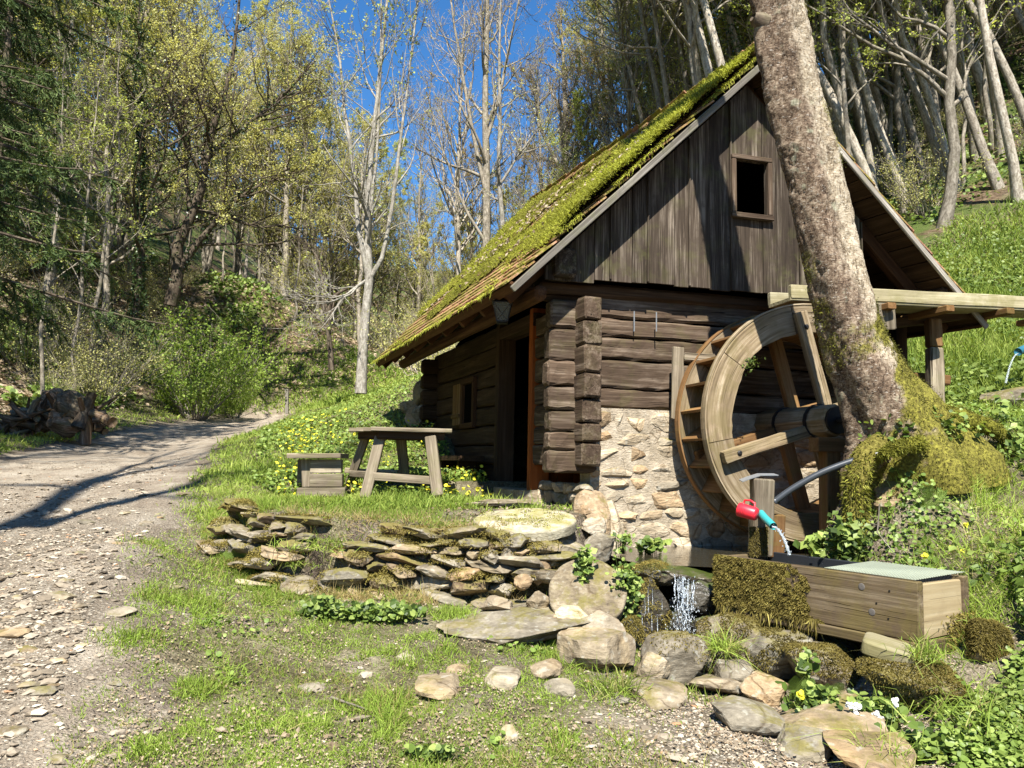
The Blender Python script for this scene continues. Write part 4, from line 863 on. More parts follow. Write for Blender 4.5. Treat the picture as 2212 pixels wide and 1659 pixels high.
    # broken branch stub near the top, crown above the frame
    k0 = int(m * .745); mb = MB(); sp = P(1640, 45, 5.8); mb.tube([sp + V3(.06, 0, -.02), sp + V3(-.03, -.01, .01), sp + V3(-.055, -.02, .02)], [.075, .06, .035], 10); part(mb, 'branch_stub', M['barkd'], ctr, True)
    # crown: limbs rising above the picture
    top = pp[-1]; rg = np.random.RandomState(8); mb = MB(); mb.tube([top - V3(0, 0, .1), top + V3(-.4, -.1, 2.5), top + V3(-.6, -.1, 6)], [.19, .13, .03], 10)
    lf = []
    for k in range(14):
        z0 = rg.uniform(.3, 5.2); a = rg.uniform(0, 6.28); b = top + V3(-.1 * z0, 0, z0); l = rg.uniform(1.2, 2.6); dv = V3(math.cos(a), math.sin(a), .6)
        mb.tube([b, b + dv * l * .5 + V3(0, 0, .1), b + dv * l], [.05, .03, .008], 6); lf.append(b + dv * l * rg.uniform(.3, 1, (60, 1)) + rg.randn(60, 3) * .25)
    mb.build('limbs', M['barkg'], ctr, True); leafobj('crown', [leaves(np.concatenate(lf), .05, rg)], 'leafg', ctr)
    # the mossy root that drops down beside the wheel pit
    mb = MB(); pr = [P(1900, 965, 5.75), P(1868, 985, 5.62), P(1850, 1035, 5.58), P(1850, 1090, 5.58), P(1845, 1150, 5.6)]; mb.tube(pr, [.10, .085, .075, .07, .08], 14); part(mb, 'root', 'mossd', ctr, True)
    pr = np.array(pr); tpos = rg.rand(3600) * 3.999; i = tpos.astype(int); f = (tpos - i)[:, None]; cc = pr[i] * (1 - f) + pr[np.minimum(i + 1, 4)] * f; dv = rg.randn(3600, 3); dv /= np.linalg.norm(dv, axis=1)[:, None]
    leafobj('root_moss', [blades(cc + dv * .078, dv, .028, .008, rg, .5, droop=.4)], 'mosshair', ctr, kind='stuff')
    mb = MB(); mb.tube([P(2000, 895, 5.9), P(2070, 905, 5.9), P(2140, 925, 5.95), P(2200, 960, 6.0)], [.10, .085, .06, .03], 10); part(mb, 'root', 'moss', ctr, True)
    mb = MB(); mb.tube([P(1990, 958, 5.55), P(1940, 968, 5.5), P(1905, 980, 5.5)], [.05, .045, .03], 10); part(mb, 'root', 'moss', ctr, True)
    for pr, rr in (([P(2000, 895, 5.9), P(2070, 905, 5.9), P(2140, 925, 5.95), P(2200, 960, 6.0)], [.10, .085, .06, .03]), ([P(1990, 958, 5.55), P(1940, 968, 5.5), P(1905, 980, 5.5)], [.05, .045, .03])):
        pr = np.array(pr); m1 = len(pr) - 1; tp = rg.rand(3500) * (m1 - .001); i = tp.astype(int); f = (tp - i)[:, None]; cc = pr[i] * (1 - f) + pr[i + 1] * f; ra = np.interp(tp, range(m1 + 1), rr); dv = nz_(rg.randn(3500, 3)); ps = cc + dv * ra[:, None] * (.75 + .7 * fbm(cc * 9 + dv, 2, 3))[:, None]
        leafobj('root_moss', [blades(ps, dv + V3(0, 0, .3), rg.uniform(.01, .028, 3500), .007, rg, .9, droop=.3, tint=np.clip(fbm(ps * 7, 3, 3) + rg.randn(3500) * .12, 0, 1))], 'mosshair', ctr, kind='stuff')
    return ctr
big_trunk()

# ---------------------------------------------------------------- trough on its rocks
TA = P(1548, 1190, 5.6); TB = P(1981, 1268, 4.42); td = TB - TA; tzn = (TA[2] + TB[2]) / 2; TLn = np.linalg.norm(td[:2]); td = unit(V3(td[0], td[1], 0)); tn = V3(-td[1], td[0], 0)
if tn[0] < 0: tn = -tn
trough = thing('water_trough', 'long grey timber water trough with moss covering its far end', 'trough', V3(TA[0], TA[1], tzn - .36))
TWd, TH = .56, .325
def TP(l, w_, z): return V3(TA[0], TA[1], tzn) + td * l + tn * w_ + V3(0, 0, z)
mb = MB(); mb.beam(TP(0, .03, -TH / 2), TP(TLn, .03, -TH / 2), .06, TH, seg=14, jit=.0015, ch=.005, seed=3); fr = part(mb, 'side_plank', 'trough', trough)
for l, z in ((TLn - .33, -.07), (TLn - .27, -.205)):
    mb = MB(); mb.lathe(TP(l, -.001, z), -tn, [(.021, -.004), (.021, .001), (.018, .002), (.001, .001)], 14); link('bolt_plug', mb.mesh('bolt_plug', M['boltgrey'], True), fr)
for l, z in ((TLn - .16, -.07), (TLn - .17, -.225), (TLn - .24, -.15)):
    mb = MB(); mb.lathe(TP(l, -.001, z), -tn, [(.006, 0), (.006, .002), (.001, .002)], 8); link('nail', mb.mesh('nail', M['iron']), fr)
mb = MB(); mb.beam(TP(0, TWd - .03, -TH / 2), TP(TLn, TWd - .03, -TH / 2), .06, TH, seg=8, jit=.0015, ch=.005, seed=4); part(mb, 'side_plank', 'trough', trough)
mb = MB(); mb.beam(TP(TLn - .035, .062, -TH / 2 - .008), TP(TLn - .035, TWd - .062, -TH / 2 - .008), .045, TH - .02, seg=3, jit=.001, seed=5); part(mb, 'end_board', 'troughl', trough)
mb = MB(); mb.beam(TP(.04, .062, -TH / 2), TP(.04, TWd - .062, -TH / 2), .045, TH - .01, seg=3, jit=.001, seed=6); part(mb, 'end_board', 'trough', trough)
mb = MB(); mb.beam(TP(.1, TWd / 2, -TH - .033), TP(TLn + .015, TWd / 2, -TH - .033), TWd + .03, .06, seg=10, jit=.0015, ch=.006, seed=7); part(mb, 'base_plank', 'trough', trough)
mb = MB(); mb.beam(TP(.065, .085, -.06), TP(TLn - .06, .085, -.06), .02, .11, seed=8); mb.beam(TP(.065, TWd - .078, -.05), TP(TLn - .06, TWd - .078, -.05), .02, .12, seed=9); part(mb, 'liner', 'liner', trough)
s_ = NT('trough_water', .03, .5); s_.col((.012, .014, .014)); s_.bump(s_.noise(s_.pos(), 26, 3, .5, 1.5), .35, .01); M['pond'] = s_.m
mb = MB(); n = 40; vs = [TP(.06 + (TLn - .12) * i / n, w_, -.045) for i in range(n + 1) for w_ in (.09, TWd - .085)]; mb.add(vs, quads=[(2 * i, 2 * i + 2, 2 * i + 3, 2 * i + 1) for i in range(n)]); part(mb, 'water', 'pond', trough)
mb = MB()
for i in range(30): l = TLn - .58 + i * .0192; mb.beam(TP(l, .01, .008), TP(l + .0, TWd - .02, .022), .0045, .004, seed=i)
for i in range(22): w_ = .01 + i * (TWd - .03) / 21; mb.beam(TP(TLn - .58, w_, .010), TP(TLn - .01, w_, .010 + .012 * i / 21), .0045, .004, seed=i)
part(mb, 'wire_mesh', plain('green_grey_mesh', (.30, .33, .25), .5, .3, .1), trough, kind='stuff')
# moss hanging over the far half of the side plank
rg = np.random.RandomState(6); N = 30000; l = rg.rand(N) * .86 - .015; z = -rg.rand(N) * .33; bound = .58 + .22 * (-z / .33) + (fbm(np.stack([l * 9, z * 9], -1), 3, 3) - .5) * .35; ok = (l < bound) & ((fbm(np.stack([l * 14, z * 14], -1), 2, 5) > .30) | (l < .4)); l, z = l[ok], z[ok]; th_ = .018 * sstep(.0, .15, bound[ok] - l) * (.2 + 1.3 * fbm(np.stack([l * 22, z * 22], -1), 2, 6))
ps = np.array([TP(a, -t_, b) for a, b, t_ in zip(l, z, th_)]); tint = np.clip(.22 + .55 * fbm(ps * 9, 3, 1) + rg.randn(len(ps)) * .14, 0, 1)
b1 = blades(ps, np.tile(-tn + V3(0, 0, -.1), (len(ps), 1)), rg.uniform(.006, .02, len(ps)), .007, rg, 1.1, droop=.3, tint=np.clip(tint + (fbm(ps * 38, 2, 7) - .5) * .9, 0, 1))
N = 1500; l = rg.rand(N) * .8; ps = np.array([TP(a, rg.uniform(-.02, .03), -.31) for a in l]); b2 = blades(ps, np.tile(V3(0, 0, -1.), (N, 1)), rg.uniform(.02, .08, N) * (1 + (rg.rand(N) < .06) * 1.0), .009, rg, .25, droop=.3)
N = 3500; w_ = rg.uniform(.05, TWd + .05, N); z = -rg.uniform(.2, .4, N) ; ok = rg.rand(N) < sstep(.2, .5, w_); ps = np.array([TP(TLn + .02, a, b) for a, b in zip(w_[ok], z[ok])]); b3 = blades(ps, np.tile(td, (ok.sum(), 1)), .022, .007, rg, .8, droop=.5)
leafobj('hanging_moss', [b1, b2, b3], 'mossdull', trough, kind='stuff')
mb = MB(); nn_ = 30; vs = []
for i in range(nn_):
    for j in range(14):
        l = -.012 + i * .62 / (nn_ - 1); z = .004 - j * .31 / 13; t_ = .014 * sstep(.62, .5, l + .06 * math.sin(j * 1.7)) * (.5 + fbm(np.array([[l * 18, z * 18]]), 3, 2)[0]); vs.append(TP(l, -t_ + .002, z))
mb.add(vs, quads=[(i * 14 + j, (i + 1) * 14 + j, (i + 1) * 14 + j + 1, i * 14 + j + 1) for i in range(nn_ - 1) for j in range(13)]); part(mb, 'moss_mat', 'mossd', trough, True)
# wedge and stone under the trough
rock('wedge_block', P(1920, 1404, 4.42), (.27, .22, .085), 61, M['flume'], None, 3, rot=(.1, .22, -.5), boxy=.93, cuts=0, rough=.01, label='sawn timber wedge propping up the near end of the trough', category='wedge')
rock('prop_stone', P(1975, 1418, 4.5), (.28, .25, .10), 62, M['stone'], None, 3, label='thin flat stone lying under the wedge of the trough', category='stone')

# spout post with tin cap, teal pipe, hose, cup
sp = thing('spout_post', 'short timber post with bent tin cap and teal spout above the trough', 'spout post', P(1640, 1190, 5.75))
frompx(1642, 1200, 1647, 1034, 5.75, .15, .13, 'post', 'grey', sp, sd_=3)
frompx(1674, 1205, 1676, 1110, 5.82, .11, .1, 'backing_block', 'wheelin', sp, sd_=4)
mb = MB(); cs = [P(1604, 1040, 5.62), P(1622, 1033, 5.68), P(1645, 1026, 5.75), P(1682, 1026, 5.82)]; sh = V3(.05, .26, .01)
vs = [c for c in cs] + [c + sh for c in cs]; vs = vs + [c - V3(0, 0, .006) for c in vs]
mb.add(vs, quads=[(i, i + 1, i + 5, i + 4) for i in range(3)] + [(8 + i + 4, 8 + i + 5, 8 + i + 1, 8 + i) for i in range(3)] + [(i, i + 8, i + 9, i + 1) for i in range(3)] + [(4 + i, 5 + i, 13 + i, 12 + i) for i in range(3)] + [(0, 4, 12, 8), (3, 11, 15, 7)]); part(mb, 'tin_cap', 'tin', sp)
mb = MB(); mb.tube([P(1640, 1104, 5.74), P(1652, 1119, 5.6), P(1671, 1137, 5.45)], [.026, .027, .026], 14, cap=False); part(mb, 'spout_pipe', 'teal', sp, True)
N = 1600; a = rg.rand(N) * 6.28; hh = rg.rand(N); ps = np.array([P(1638 + 19 * math.cos(q), 1200 - 62 * h_, 5.67) for q, h_ in zip(a, hh)]); leafobj('post_moss', [blades(ps, np.tile(V3(0, -1, 0.), (N, 1)), .016, .006, rg, .8, droop=.5, tint=np.clip(rg.rand(N) * .4, 0, 1))], 'mossdull', sp, kind='stuff')
jet = MB(); j0 = P(1672, 1139, 5.44); j1 = P(1705, 1196, 5.28)
for s2 in range(3):
    pts = [j0 + (j1 - j0) * V3(q ** .8, q ** .8, q ** 1.6) + V3(.006 * math.sin(q * 19 + s2 * 2), 0, .0) for q in np.linspace(0, 1.04, 16)]
    jet.tube(pts, [.0065 + .0035 * math.sin(i * 2.1 + s2) for i in range(16)], 6)
for i in range(40): q = rg.rand(); c = j0 + (j1 - j0) * V3(q ** .8, q ** .8, q ** 1.6) + rg.randn(3) * .012; v_, f_ = ico(1); jet.add(v_ * rg.uniform(.002, .005) + c, f_)
o = jet.build('spout_water', M['jet'], None, True); tag(o, 'thin jet of clear water falling from the teal spout into the trough', 'water jet')
hose = MB(); hp = [P(1672, 1084, 5.72), P(1710, 1056, 5.7), P(1770, 1022, 5.66), P(1830, 999, 5.62), P(1880, 985, 5.58), P(1915, 975, 5.56), P(1960, 962, 5.55)]
hp = np.array(hp); tt = np.linspace(0, 6, 50); hp = np.stack([np.interp(tt, range(7), hp[:, i]) for i in range(3)], -1); k5 = np.ones(7) / 7; hp[3:-3] = np.stack([np.convolve(hp[:, i], k5, 'valid') for i in range(3)], -1)
hose.tube(hp, .0235, 14); o = hose.build('water_hose', M['black'], None, True); tag(o, 'thick grey black hose curving from the mossy roots to the spout post', 'hose')
cup = thing('red_mug', 'red plastic mug with handle hanging on the spout post', 'mug', P(1616, 1106, 5.6)); cc = P(1616, 1106, 5.6); ca = unit(V3(.62, -.5, -.18))
mb = MB(); mb.lathe(cc - ca * .07, ca, [(.046, .004), (.048, 0), (.050, .004), (.049, .05), (.046, .125), (.040, .135), (.001, .135)], 28); mb.lathe(cc - ca * .07, ca, [(.046, .004), (.044, .05), (.041, .12), (.001, .12)], 28); part(mb, 'body', 'red', cup, True)
mb = MB(); up_ = unit(np.cross(np.cross(ca, (0, 0, 1)), ca)); hpts = [cc - ca * .045 + up_ * .047, cc - ca * .04 + up_ * .075, cc - ca * .0 + up_ * .083, cc + ca * .035 + up_ * .072, cc + ca * .04 + up_ * .044]; mb.tube(hpts, .0075, 8); part(mb, 'handle', 'red', cup, True)
mb = MB(); sdv = unit(np.cross(ca, up_)); vw = unit(EYE - cc); sd2 = unit(vw - ca * (vw @ ca))
for i in range(5):
    for j in range(4):
        a = (i - 2) * .17; dr = sd2 * math.cos(a) + np.cross(ca, sd2) * math.sin(a); c = cc - ca * (.045 - j * .012) + dr * .0495; mb.beam(c, c + np.cross(ca, dr) * .0055, .004, .0015, up=dr)
part(mb, 'printed_mark', plain('dark_red_print', (.16, .01, .02), .6), cup)

# ---------------------------------------------------------------- table, block seat, wall bench, lantern
TZ = 1.12
tabc = P(855, 1070, 8.55); table = thing('picnic_table', 'weathered wooden table with splayed legs and thick plank top on the terrace', 'table', V3(tabc[0], tabc[1], TZ))
tx = unit(V3(.985, .17, 0)); ty = V3(-tx[1], tx[0], 0)
pA = P(812, 921, 8.15)          # near left corner of the top, upper edge
ty = unit(V3(-.62, .78, 0)); ztop = pA[2]
Ltab, Wtab = .83, .66
for k in range(4):
    w0 = Wtab / 4 * (k + .5); mb = MB(); a = pA + ty * w0 + V3(0, 0, -.025); mb.beam(a - tx * .01, a + tx * (Ltab + .0 + .01 * (k % 2)), Wtab / 4 - .008, .042, seg=3, jit=.002, ch=.005, seed=k + 3); part(mb, 'top_plank', 'grey', table)
def leg(x0, y0, x1, y1, Ya, Yb, sd_, w_=.10, nm='leg', th_=.075): mb = MB(); mb.beam(P(x0, y0, Ya), P(x1, y1, Yb), w_, th_, up=(0, 1, 0), seg=2, jit=.002, ch=.007, seed=sd_); part(mb, nm, 'grey', table)
leg(788, 1076, 822, 944, 8.15, 8.32, 1, .11); leg(946, 1072, 930, 944, 8.1, 8.3, 2, .12); leg(752, 1050, 790, 944, 8.95, 8.7, 3, .09); leg(878, 1066, 866, 944, 8.9, 8.7, 4, .11)
leg(805, 1029, 935, 1038, 8.2, 8.2, 5, .085, 'stretcher', .05); leg(758, 1023, 800, 1026, 8.85, 8.3, 6, .07, 'stretcher', .05); leg(745, 1016, 880, 1022, 8.9, 8.9, 7, .06, 'stretcher', .05); leg(860, 1024, 878, 1022, 8.82, 8.9, 8, .06, 'stretcher', .05)
mb = MB(); a = pA + ty * .1 + tx * .08 - V3(0, 0, .085); mb.beam(a, a + tx * (Ltab - .14), .035, .08, seed=4); a = pA + ty * (Wtab - .1) + tx * .08 - V3(0, 0, .085); mb.beam(a, a + tx * (Ltab - .14), .035, .08, seed=5); mb.beam(pA + ty * .1 + tx * .1 - V3(0, 0, .085), pA + ty * (Wtab - .1) + tx * .1 - V3(0, 0, .085), .035, .08, seed=6); part(mb, 'apron', 'logdark', table)
seat = thing('block_seat', 'low boxy seat of stacked dark beams topped by a thick plank beside the table', 'seat', V3(*P(695, 1072, 8.05)))
sl = P(632, 982, 8.15); mb = MB(); mb.beam(P(631, 985, 8.28), P(745, 985, 8.28), .42, .05, seg=2, jit=.002, seed=1); part(mb, 'seat_plank', 'grey', seat)
for k, (x0, x1, y0, y1, Y) in enumerate([(648, 739, 992, 1022, 8.20), (647, 741, 1023, 1052, 8.17), (643, 747, 1053, 1073, 8.12)]):
    for dY, nm in ((0, 'front_beam'), (.34, 'rear_beam')):
        mb = MB(); ym = (y0 + y1) / 2; mb.beam(P(x0 + 24 * (dY == 0) * (k < 2), ym, Y + dY), P(x1, ym, Y + dY), .09, (y1 - y0) / FPX * Y - .004, seg=2, jit=.002, seed=k + 5); part(mb, nm, 'grey', seat)
for k, (x0, y0, x1, y1) in enumerate([(644, 1050, 646, 992), (656, 1052, 654, 992)]):
    mb = MB(); mb.beam(P(x0 + 8, y0, 8.5 - .3 * k), P(x1 + 8, y1, 8.5 - .3 * k), .10, .05, up=(0, 1, 0), seed=k); part(mb, 'side_upright', 'grey', seat)
bench = thing('wall_bench', 'dark wooden bench against the shaded log wall beside the doorway', 'bench', H(-.35, 3.0, TZ))
mb = MB(); mb.beam(H(-.40, T1 + .25, 1.555), H(-.40, 4.6, 1.555), .32, .06, seg=4, jit=.002, seed=3); part(mb, 'seat', 'logdark', bench)
for t_ in (T1 + .45, 3.3, 4.4):
    mb = MB(); mb.beam(H(-.40, t_, 1.12), H(-.40, t_, 1.52), .22, .09, up=e, seed=4); part(mb, 'support', 'logdark', bench)
mb = MB(); mb.beam(H(-.42, T1 + .3, 1.36), H(-.42, 3.2, 1.36), .2, .12, seed=5); part(mb, 'under_shelf', 'jamb', bench)
# lantern
lc = P(1085, 672, 7.05); lan = thing('wall_lantern', 'small black iron lantern with crossed glass panes hanging under the eave', 'lantern', lc)
gl = NT('lantern_glass', .15, .5); gl.col((.10, .12, .09)); gl.b.inputs['Transmission Weight'].default_value = .6
def frust(w0, w1, z0, z1): return [lc + V3(a * w_, b * w_, z) for w_, z in ((w0, z0), (w1, z1)) for a, b in ((-1, -1), (1, -1), (1, 1), (-1, 1))]
mb = MB(); mb.hexa(frust(.045, .078, -.10, .07)); part(mb, 'glass_pane', gl.m, lan)
mb = MB(); fb, ft = frust(.048, .082, -.10, .07)[:4], frust(.048, .082, -.10, .07)[4:]
for i in range(4):
    j = (i + 1) % 4; mb.beam(fb[i], ft[i], .009, .009); mb.beam(fb[i], fb[j], .012, .012); mb.beam(ft[i], ft[j], .012, .012); mb.beam(fb[i], ft[j], .004, .004); mb.beam(fb[j], ft[i], .004, .004)
part(mb, 'iron_frame', 'iron', lan)
mb = MB(); mb.hexa(frust(.095, .03, .075, .115)); mb.hexa(frust(.03, .02, .115, .135)); mb.hexa(frust(.05, .03, -.115, -.10)); part(mb, 'cap', 'iron', lan)
mb = MB(); mb.tube([lc + V3(0, 0, .13), lc + V3(0, 0, .20)], .006, 6); mb.beam(lc + V3(-.02, 0, .2), H(-.5, .1, 0) * V3(1, 1, 0) + V3(0, 0, lc[2] + .2), .012, .012); part(mb, 'bracket', 'iron', lan)

# ---------------------------------------------------------------- millstones
def millstone(name, c, R, h, ax, label, seed, mt='millstone'):
    t = thing(name, label, 'millstone', c - unit(ax) * h); ax = unit(ax); mb = MB(); n = 64; rings = [(.08, 0), (.09, .008), (.3, .014), (.55, .016), (.8, .012), (.95, .006), (1.0, -.012), (1.005, -.05), (1.0, -h / R * .5), (.99, -h / R)]
    x = unit(np.cross(ax, (0, 1, 0))); y = np.cross(ax, x); vs = []
    for r, z in rings:
        for k in range(n):
            a = k * 2 * math.pi / n; p_ = c + (x * math.cos(a) + y * math.sin(a)) * R * r * (1 + .012 * math.sin(a * 3 + seed) + .006 * math.sin(a * 11)) + ax * (z * R + (fbm(np.array([[r * 4 * math.cos(a), r * 4 * math.sin(a)]]), 3, seed)[0] - .5) * .02); vs.append(p_)
    vs.append(c); mb.add(vs, [(len(vs) - 1, (k + 1) % n, k) for k in range(n)], [(i * n + k, i * n + (k + 1) % n, (i + 1) * n + (k + 1) % n, (i + 1) * n + k) for i in range(len(rings) - 1) for k in range(n)])
    part(mb, 'disc', mt, t, True); return t
ms = millstone('millstone', P(1135, 1120, 6.45), .415, .085, V3(-.03, -.15, 1), 'round flat millstone with pale moss lying level at the terrace edge', 2)
rg = np.random.RandomState(12); mc = P(1135, 1120, 6.45); N = 1800; a = rg.rand(N) * 6.28; r = np.sqrt(rg.rand(N)) * .38; ps = mc + np.stack([r * np.cos(a), r * np.sin(a), r * np.sin(a) * .15 + .012], -1); ok = fbm(ps[:, :2] * 8, 3, 4) > .56
leafobj('thin_moss', [blades(ps[ok], np.tile(V3(0, 0, 1.), (ok.sum(), 1)), .012, .006, rg, .9)], 'mosshair', ms, kind='stuff')

# ---------------------------------------------------------------- trees
def nrmz(v): return v / (np.linalg.norm(v, axis=-1, keepdims=True) + 1e-9)
def batch_tubes(pts, rad, n):
    B, m, _ = pts.shape; tan = nrmz(np.gradient(pts, axis=1)); ref = np.where(np.abs(tan[:, :1, 2:3]) < .9, np.array([[[0, 0, 1.]]]), np.array([[[1., 0, 0]]]))
    sx = nrmz(np.cross(tan, np.broadcast_to(ref, tan.shape))); sy = np.cross(sx, tan); ang = np.arange(n) * 2 * math.pi / n
    v = pts[:, :, None] + rad[:, :, None, None] * (sx[:, :, None] * np.cos(ang)[None, None, :, None] + sy[:, :, None] * np.sin(ang)[None, None, :, None])
    b = np.arange(B)[:, None, None] * m * n; k = np.arange(m - 1)[None, :, None] * n; j = np.arange(n)[None, None, :]; j2 = (j + 1) % n
    q = np.stack([b + k + j, b + k + n + j, b + k + n + j2, b + k + j2], -1).reshape(-1, 4)
    L = np.concatenate([np.zeros((B, 1)), np.cumsum(np.linalg.norm(np.diff(pts, axis=1), axis=2), 1)], 1)
    wc = np.stack([L[:, :, None] + 0 * ang, rad[:, :, None] * np.cos(ang), rad[:, :, None] * np.sin(ang)], -1)
    return v.reshape(-1, 3), q, wc.reshape(-1, 3)
def grow(rg, st, dr, ln, m, wander, up):
    B = len(st); p = np.zeros((B, m, 3)); p[:, 0] = st; d = nrmz(dr)
    for k in range(1, m):
        d = nrmz(d + rg.randn(B, 3) * wander + np.array([0, 0, 1.]) * up); p[:, k] = p[:, k - 1] + d * (ln / (m - 1))[:, None]
    return p
def kids(rg, pts, rad, per, t0, t1, angm, angs):
    B, m, _ = pts.shape; pi = np.repeat(np.arange(B), per); t = rg.uniform(t0, t1, len(pi)) * (m - 1); i = np.minimum(t.astype(int), m - 2); f = (t - i)[:, None]
    st = pts[pi, i] * (1 - f) + pts[pi, i + 1] * f; tg = nrmz(pts[pi, i + 1] - pts[pi, i]); pr = nrmz(np.cross(tg, rg.randn(len(pi), 3))); a = np.radians(angm + rg.randn(len(pi)) * angs)[:, None]
    return pi, t / (m - 1), st, tg * np.cos(a) + pr * np.sin(a), rad[pi, i] * (1 - f[:, 0]) + rad[pi, i + 1] * f[:, 0]
def make_tree(seed, h, r0, stems=None, n1=30, n2=7, n3=6, first=.3, bl=.30, ang=55, up=.10, lean=(0, 0), wander=.05, nleaf=9000, lsize=.08, leafpow=1.0, ivy=0, twl=1.0, flatlf=True):
    rg = np.random.RandomState(seed); m0 = 14
    if stems is None: stems = [np.array([[0, 0, -.4], [lean[0], lean[1], h]])]
    P0, R0 = [], []
    for si, s_ in enumerate(stems):
        s_ = np.asarray(s_, float); rr = r0
        if s_.shape[1] == 4: rr = s_[:, 3]; s_ = s_[:, :3]
        L = np.concatenate([[0], np.cumsum(np.linalg.norm(np.diff(s_, axis=0), axis=1))]); t = np.linspace(0, L[-1], m0)
        p = np.stack([np.interp(t, L, s_[:, i]) for i in range(3)], -1); w_ = np.cumsum(rg.randn(m0, 3) * wander * h / m0, 0); w_[:, 2] *= .2; w_ -= w_[0]; p = p + w_
        P0.append(p); tt = np.linspace(0, 1, m0); R0.append((rr if np.isscalar(rr) else np.interp(t, L, rr)) * (1 if not np.isscalar(rr) else (1 - tt) ** .75 * (1 + .35 * np.exp(-tt * 22)) + .02))
    P0 = np.array(P0); R0 = np.array(R0); V, Q, WC, n = [], [], [], 0
    def add(p, r, ns):
        nonlocal n
        v, q, wc = batch_tubes(p, r, ns); V.append(v); Q.append(q + n); WC.append(wc); n += len(v)
    add(P0, R0, 9)
    pi, t, st, dr, r = kids(rg, P0, R0, max(1, n1 // len(P0)), first, .98, ang, 14)
    ln = bl * h * (1.15 - .8 * ((t - first) / (1 - first))) * rg.uniform(.6, 1.15, len(t)); p1 = grow(rg, st, dr, ln, 8, .16, up); r1 = np.clip(r * .55, .012, .12)[:, None] * np.linspace(1, .22, 8)[None]; add(p1, r1, 5)
    pi, t, st, dr, r = kids(rg, p1, r1, n2, .2, 1.0, 42, 14); ln2 = ln[pi] * .42 * rg.uniform(.5, 1.2, len(pi)) * (1.2 - .6 * t); p2 = grow(rg, st, dr, ln2, 5, .2, up); r2 = np.clip(r * .6, .006, .03)[:, None] * np.linspace(1, .35, 5)[None]; add(p2, r2, 4)
    pi, t, st, dr, r = kids(rg, p2, r2, n3, .15, 1.0, 40, 16); ln3 = np.clip(ln2[pi] * .5, .2, .9) * rg.uniform(.6, 1.2, len(pi)) * twl; p3 = grow(rg, st, dr, ln3, 4, .22, up * .6); r3 = np.full((len(p3), 4), .0045 + .0000 * h); r3[:, 3] = .0025; add(p3, r3, 3)
    lv = None
    if nleaf:
        b = rg.randint(0, len(p3), nleaf); cl = fbm(p3[:, 0] * .55, 2, seed)[b]; keep = rg.rand(nleaf) < np.clip((cl - .25) * 2.6, .05, 1) * leafpow; b = b[keep]; t = rg.uniform(.2, 3, len(b)); i = np.minimum(t.astype(int), 2); f = (t - i)[:, None]
        ps = p3[b, i] * (1 - f) + p3[b, i + 1] * f + rg.randn(len(b), 3) * .035; lv = leaves(ps, lsize * rg.uniform(.6, 1.25, len(ps)), rg, np.array([[0, 0, .8]]) if flatlf else None, .8, tint=np.clip(rg.rand(len(ps)) * .6 + cl[keep] * .5 - .05, 0, 1), aspect=.7)
    iv = None
    if ivy:
        N = ivy; s0 = rg.randint(0, len(P0), N); t = rg.uniform(.3, m0 * .72, N); i = t.astype(int); f = (t - i)[:, None]; c = P0[s0, i] * (1 - f) + P0[s0, i + 1] * f; d = nrmz(rg.randn(N, 3)); rr = (R0[s0, i] + .05 + .35 * rg.rand(N) ** 2 * sstep(.35, .7, fbm(c * .9, 2, seed)))
        b = rg.randint(0, len(p1), N // 2); k1 = rg.uniform(0, 3.5, N // 2); i1 = k1.astype(int); f1 = (k1 - i1)[:, None]; c1 = p1[b, i1] * (1 - f1) + p1[b, i1 + 1] * f1 + rg.randn(N // 2, 3) * .16
        iv = leaves(np.concatenate([c + d * rr[:, None], c1]), .10, rg, aspect=.85)
    return (np.concatenate(V), np.concatenate(Q), np.concatenate(WC)), lv, iv
PROTO = {}
def proto(key, barkm, leafm, name='tree', crown='crown', **kw):
    (v, q, wc), lv, iv = make_tree(**kw); d = {'trunk': np_mesh(name + '_trunk', v, None, q, M[barkm], {'wc': wc}, True), 'name': name}
    if lv is not None: d['crown'] = np_mesh(name + '_crown', lv[0], lv[1], lv[2], M[leafm], {'tint': lv[3]})
    if iv is not None: d['ivy'] = np_mesh(name + '_ivy', iv[0], iv[1], iv[2], M['ivy'], {'tint': iv[3]})
    PROTO[key] = d
def plant(key, x, y, label, cat, group=None, sc=1.0, rz=None, tilt=(0, 0), z=None, rg=random, zs=None):
    d = PROTO[key]; o = bpy.data.objects.new(d['name'], None); COL.objects.link(o); o.empty_display_size = .2
    o.location = (x, y, gh(x, y) - .05 if z is None else z); o.rotation_euler = (tilt[0], tilt[1], rg.uniform(0, 6.28) if rz is None else rz); o.scale = (sc, sc, sc if zs is None else zs)
    tag(o, label, cat, group)
    for k in ('trunk', 'crown', 'ivy', 'needles', 'stems', 'leaves'):
        if k in d: c = bpy.data.objects.new(k, d[k]); COL.objects.link(c); c.parent = o
    return o
proto('beechA', 'barkg', 'leafy', 'beech_tree', seed=1, h=17, r0=.17, n1=34, n2=8, n3=6, first=.28, bl=.27, ang=58, nleaf=32000)
proto('beechB', 'barkg', 'leafg', 'beech_tree', seed=2, h=15, r0=.14, n1=30, n2=8, n3=6, first=.2, bl=.30, ang=52, nleaf=25000, wander=.09)
proto('beechC', 'barkp', 'leafy', 'hornbeam_tree', seed=3, h=16, r0=.15, n1=32, n2=8, n3=6, first=.33, bl=.28, ang=60, nleaf=9000, wander=.1)
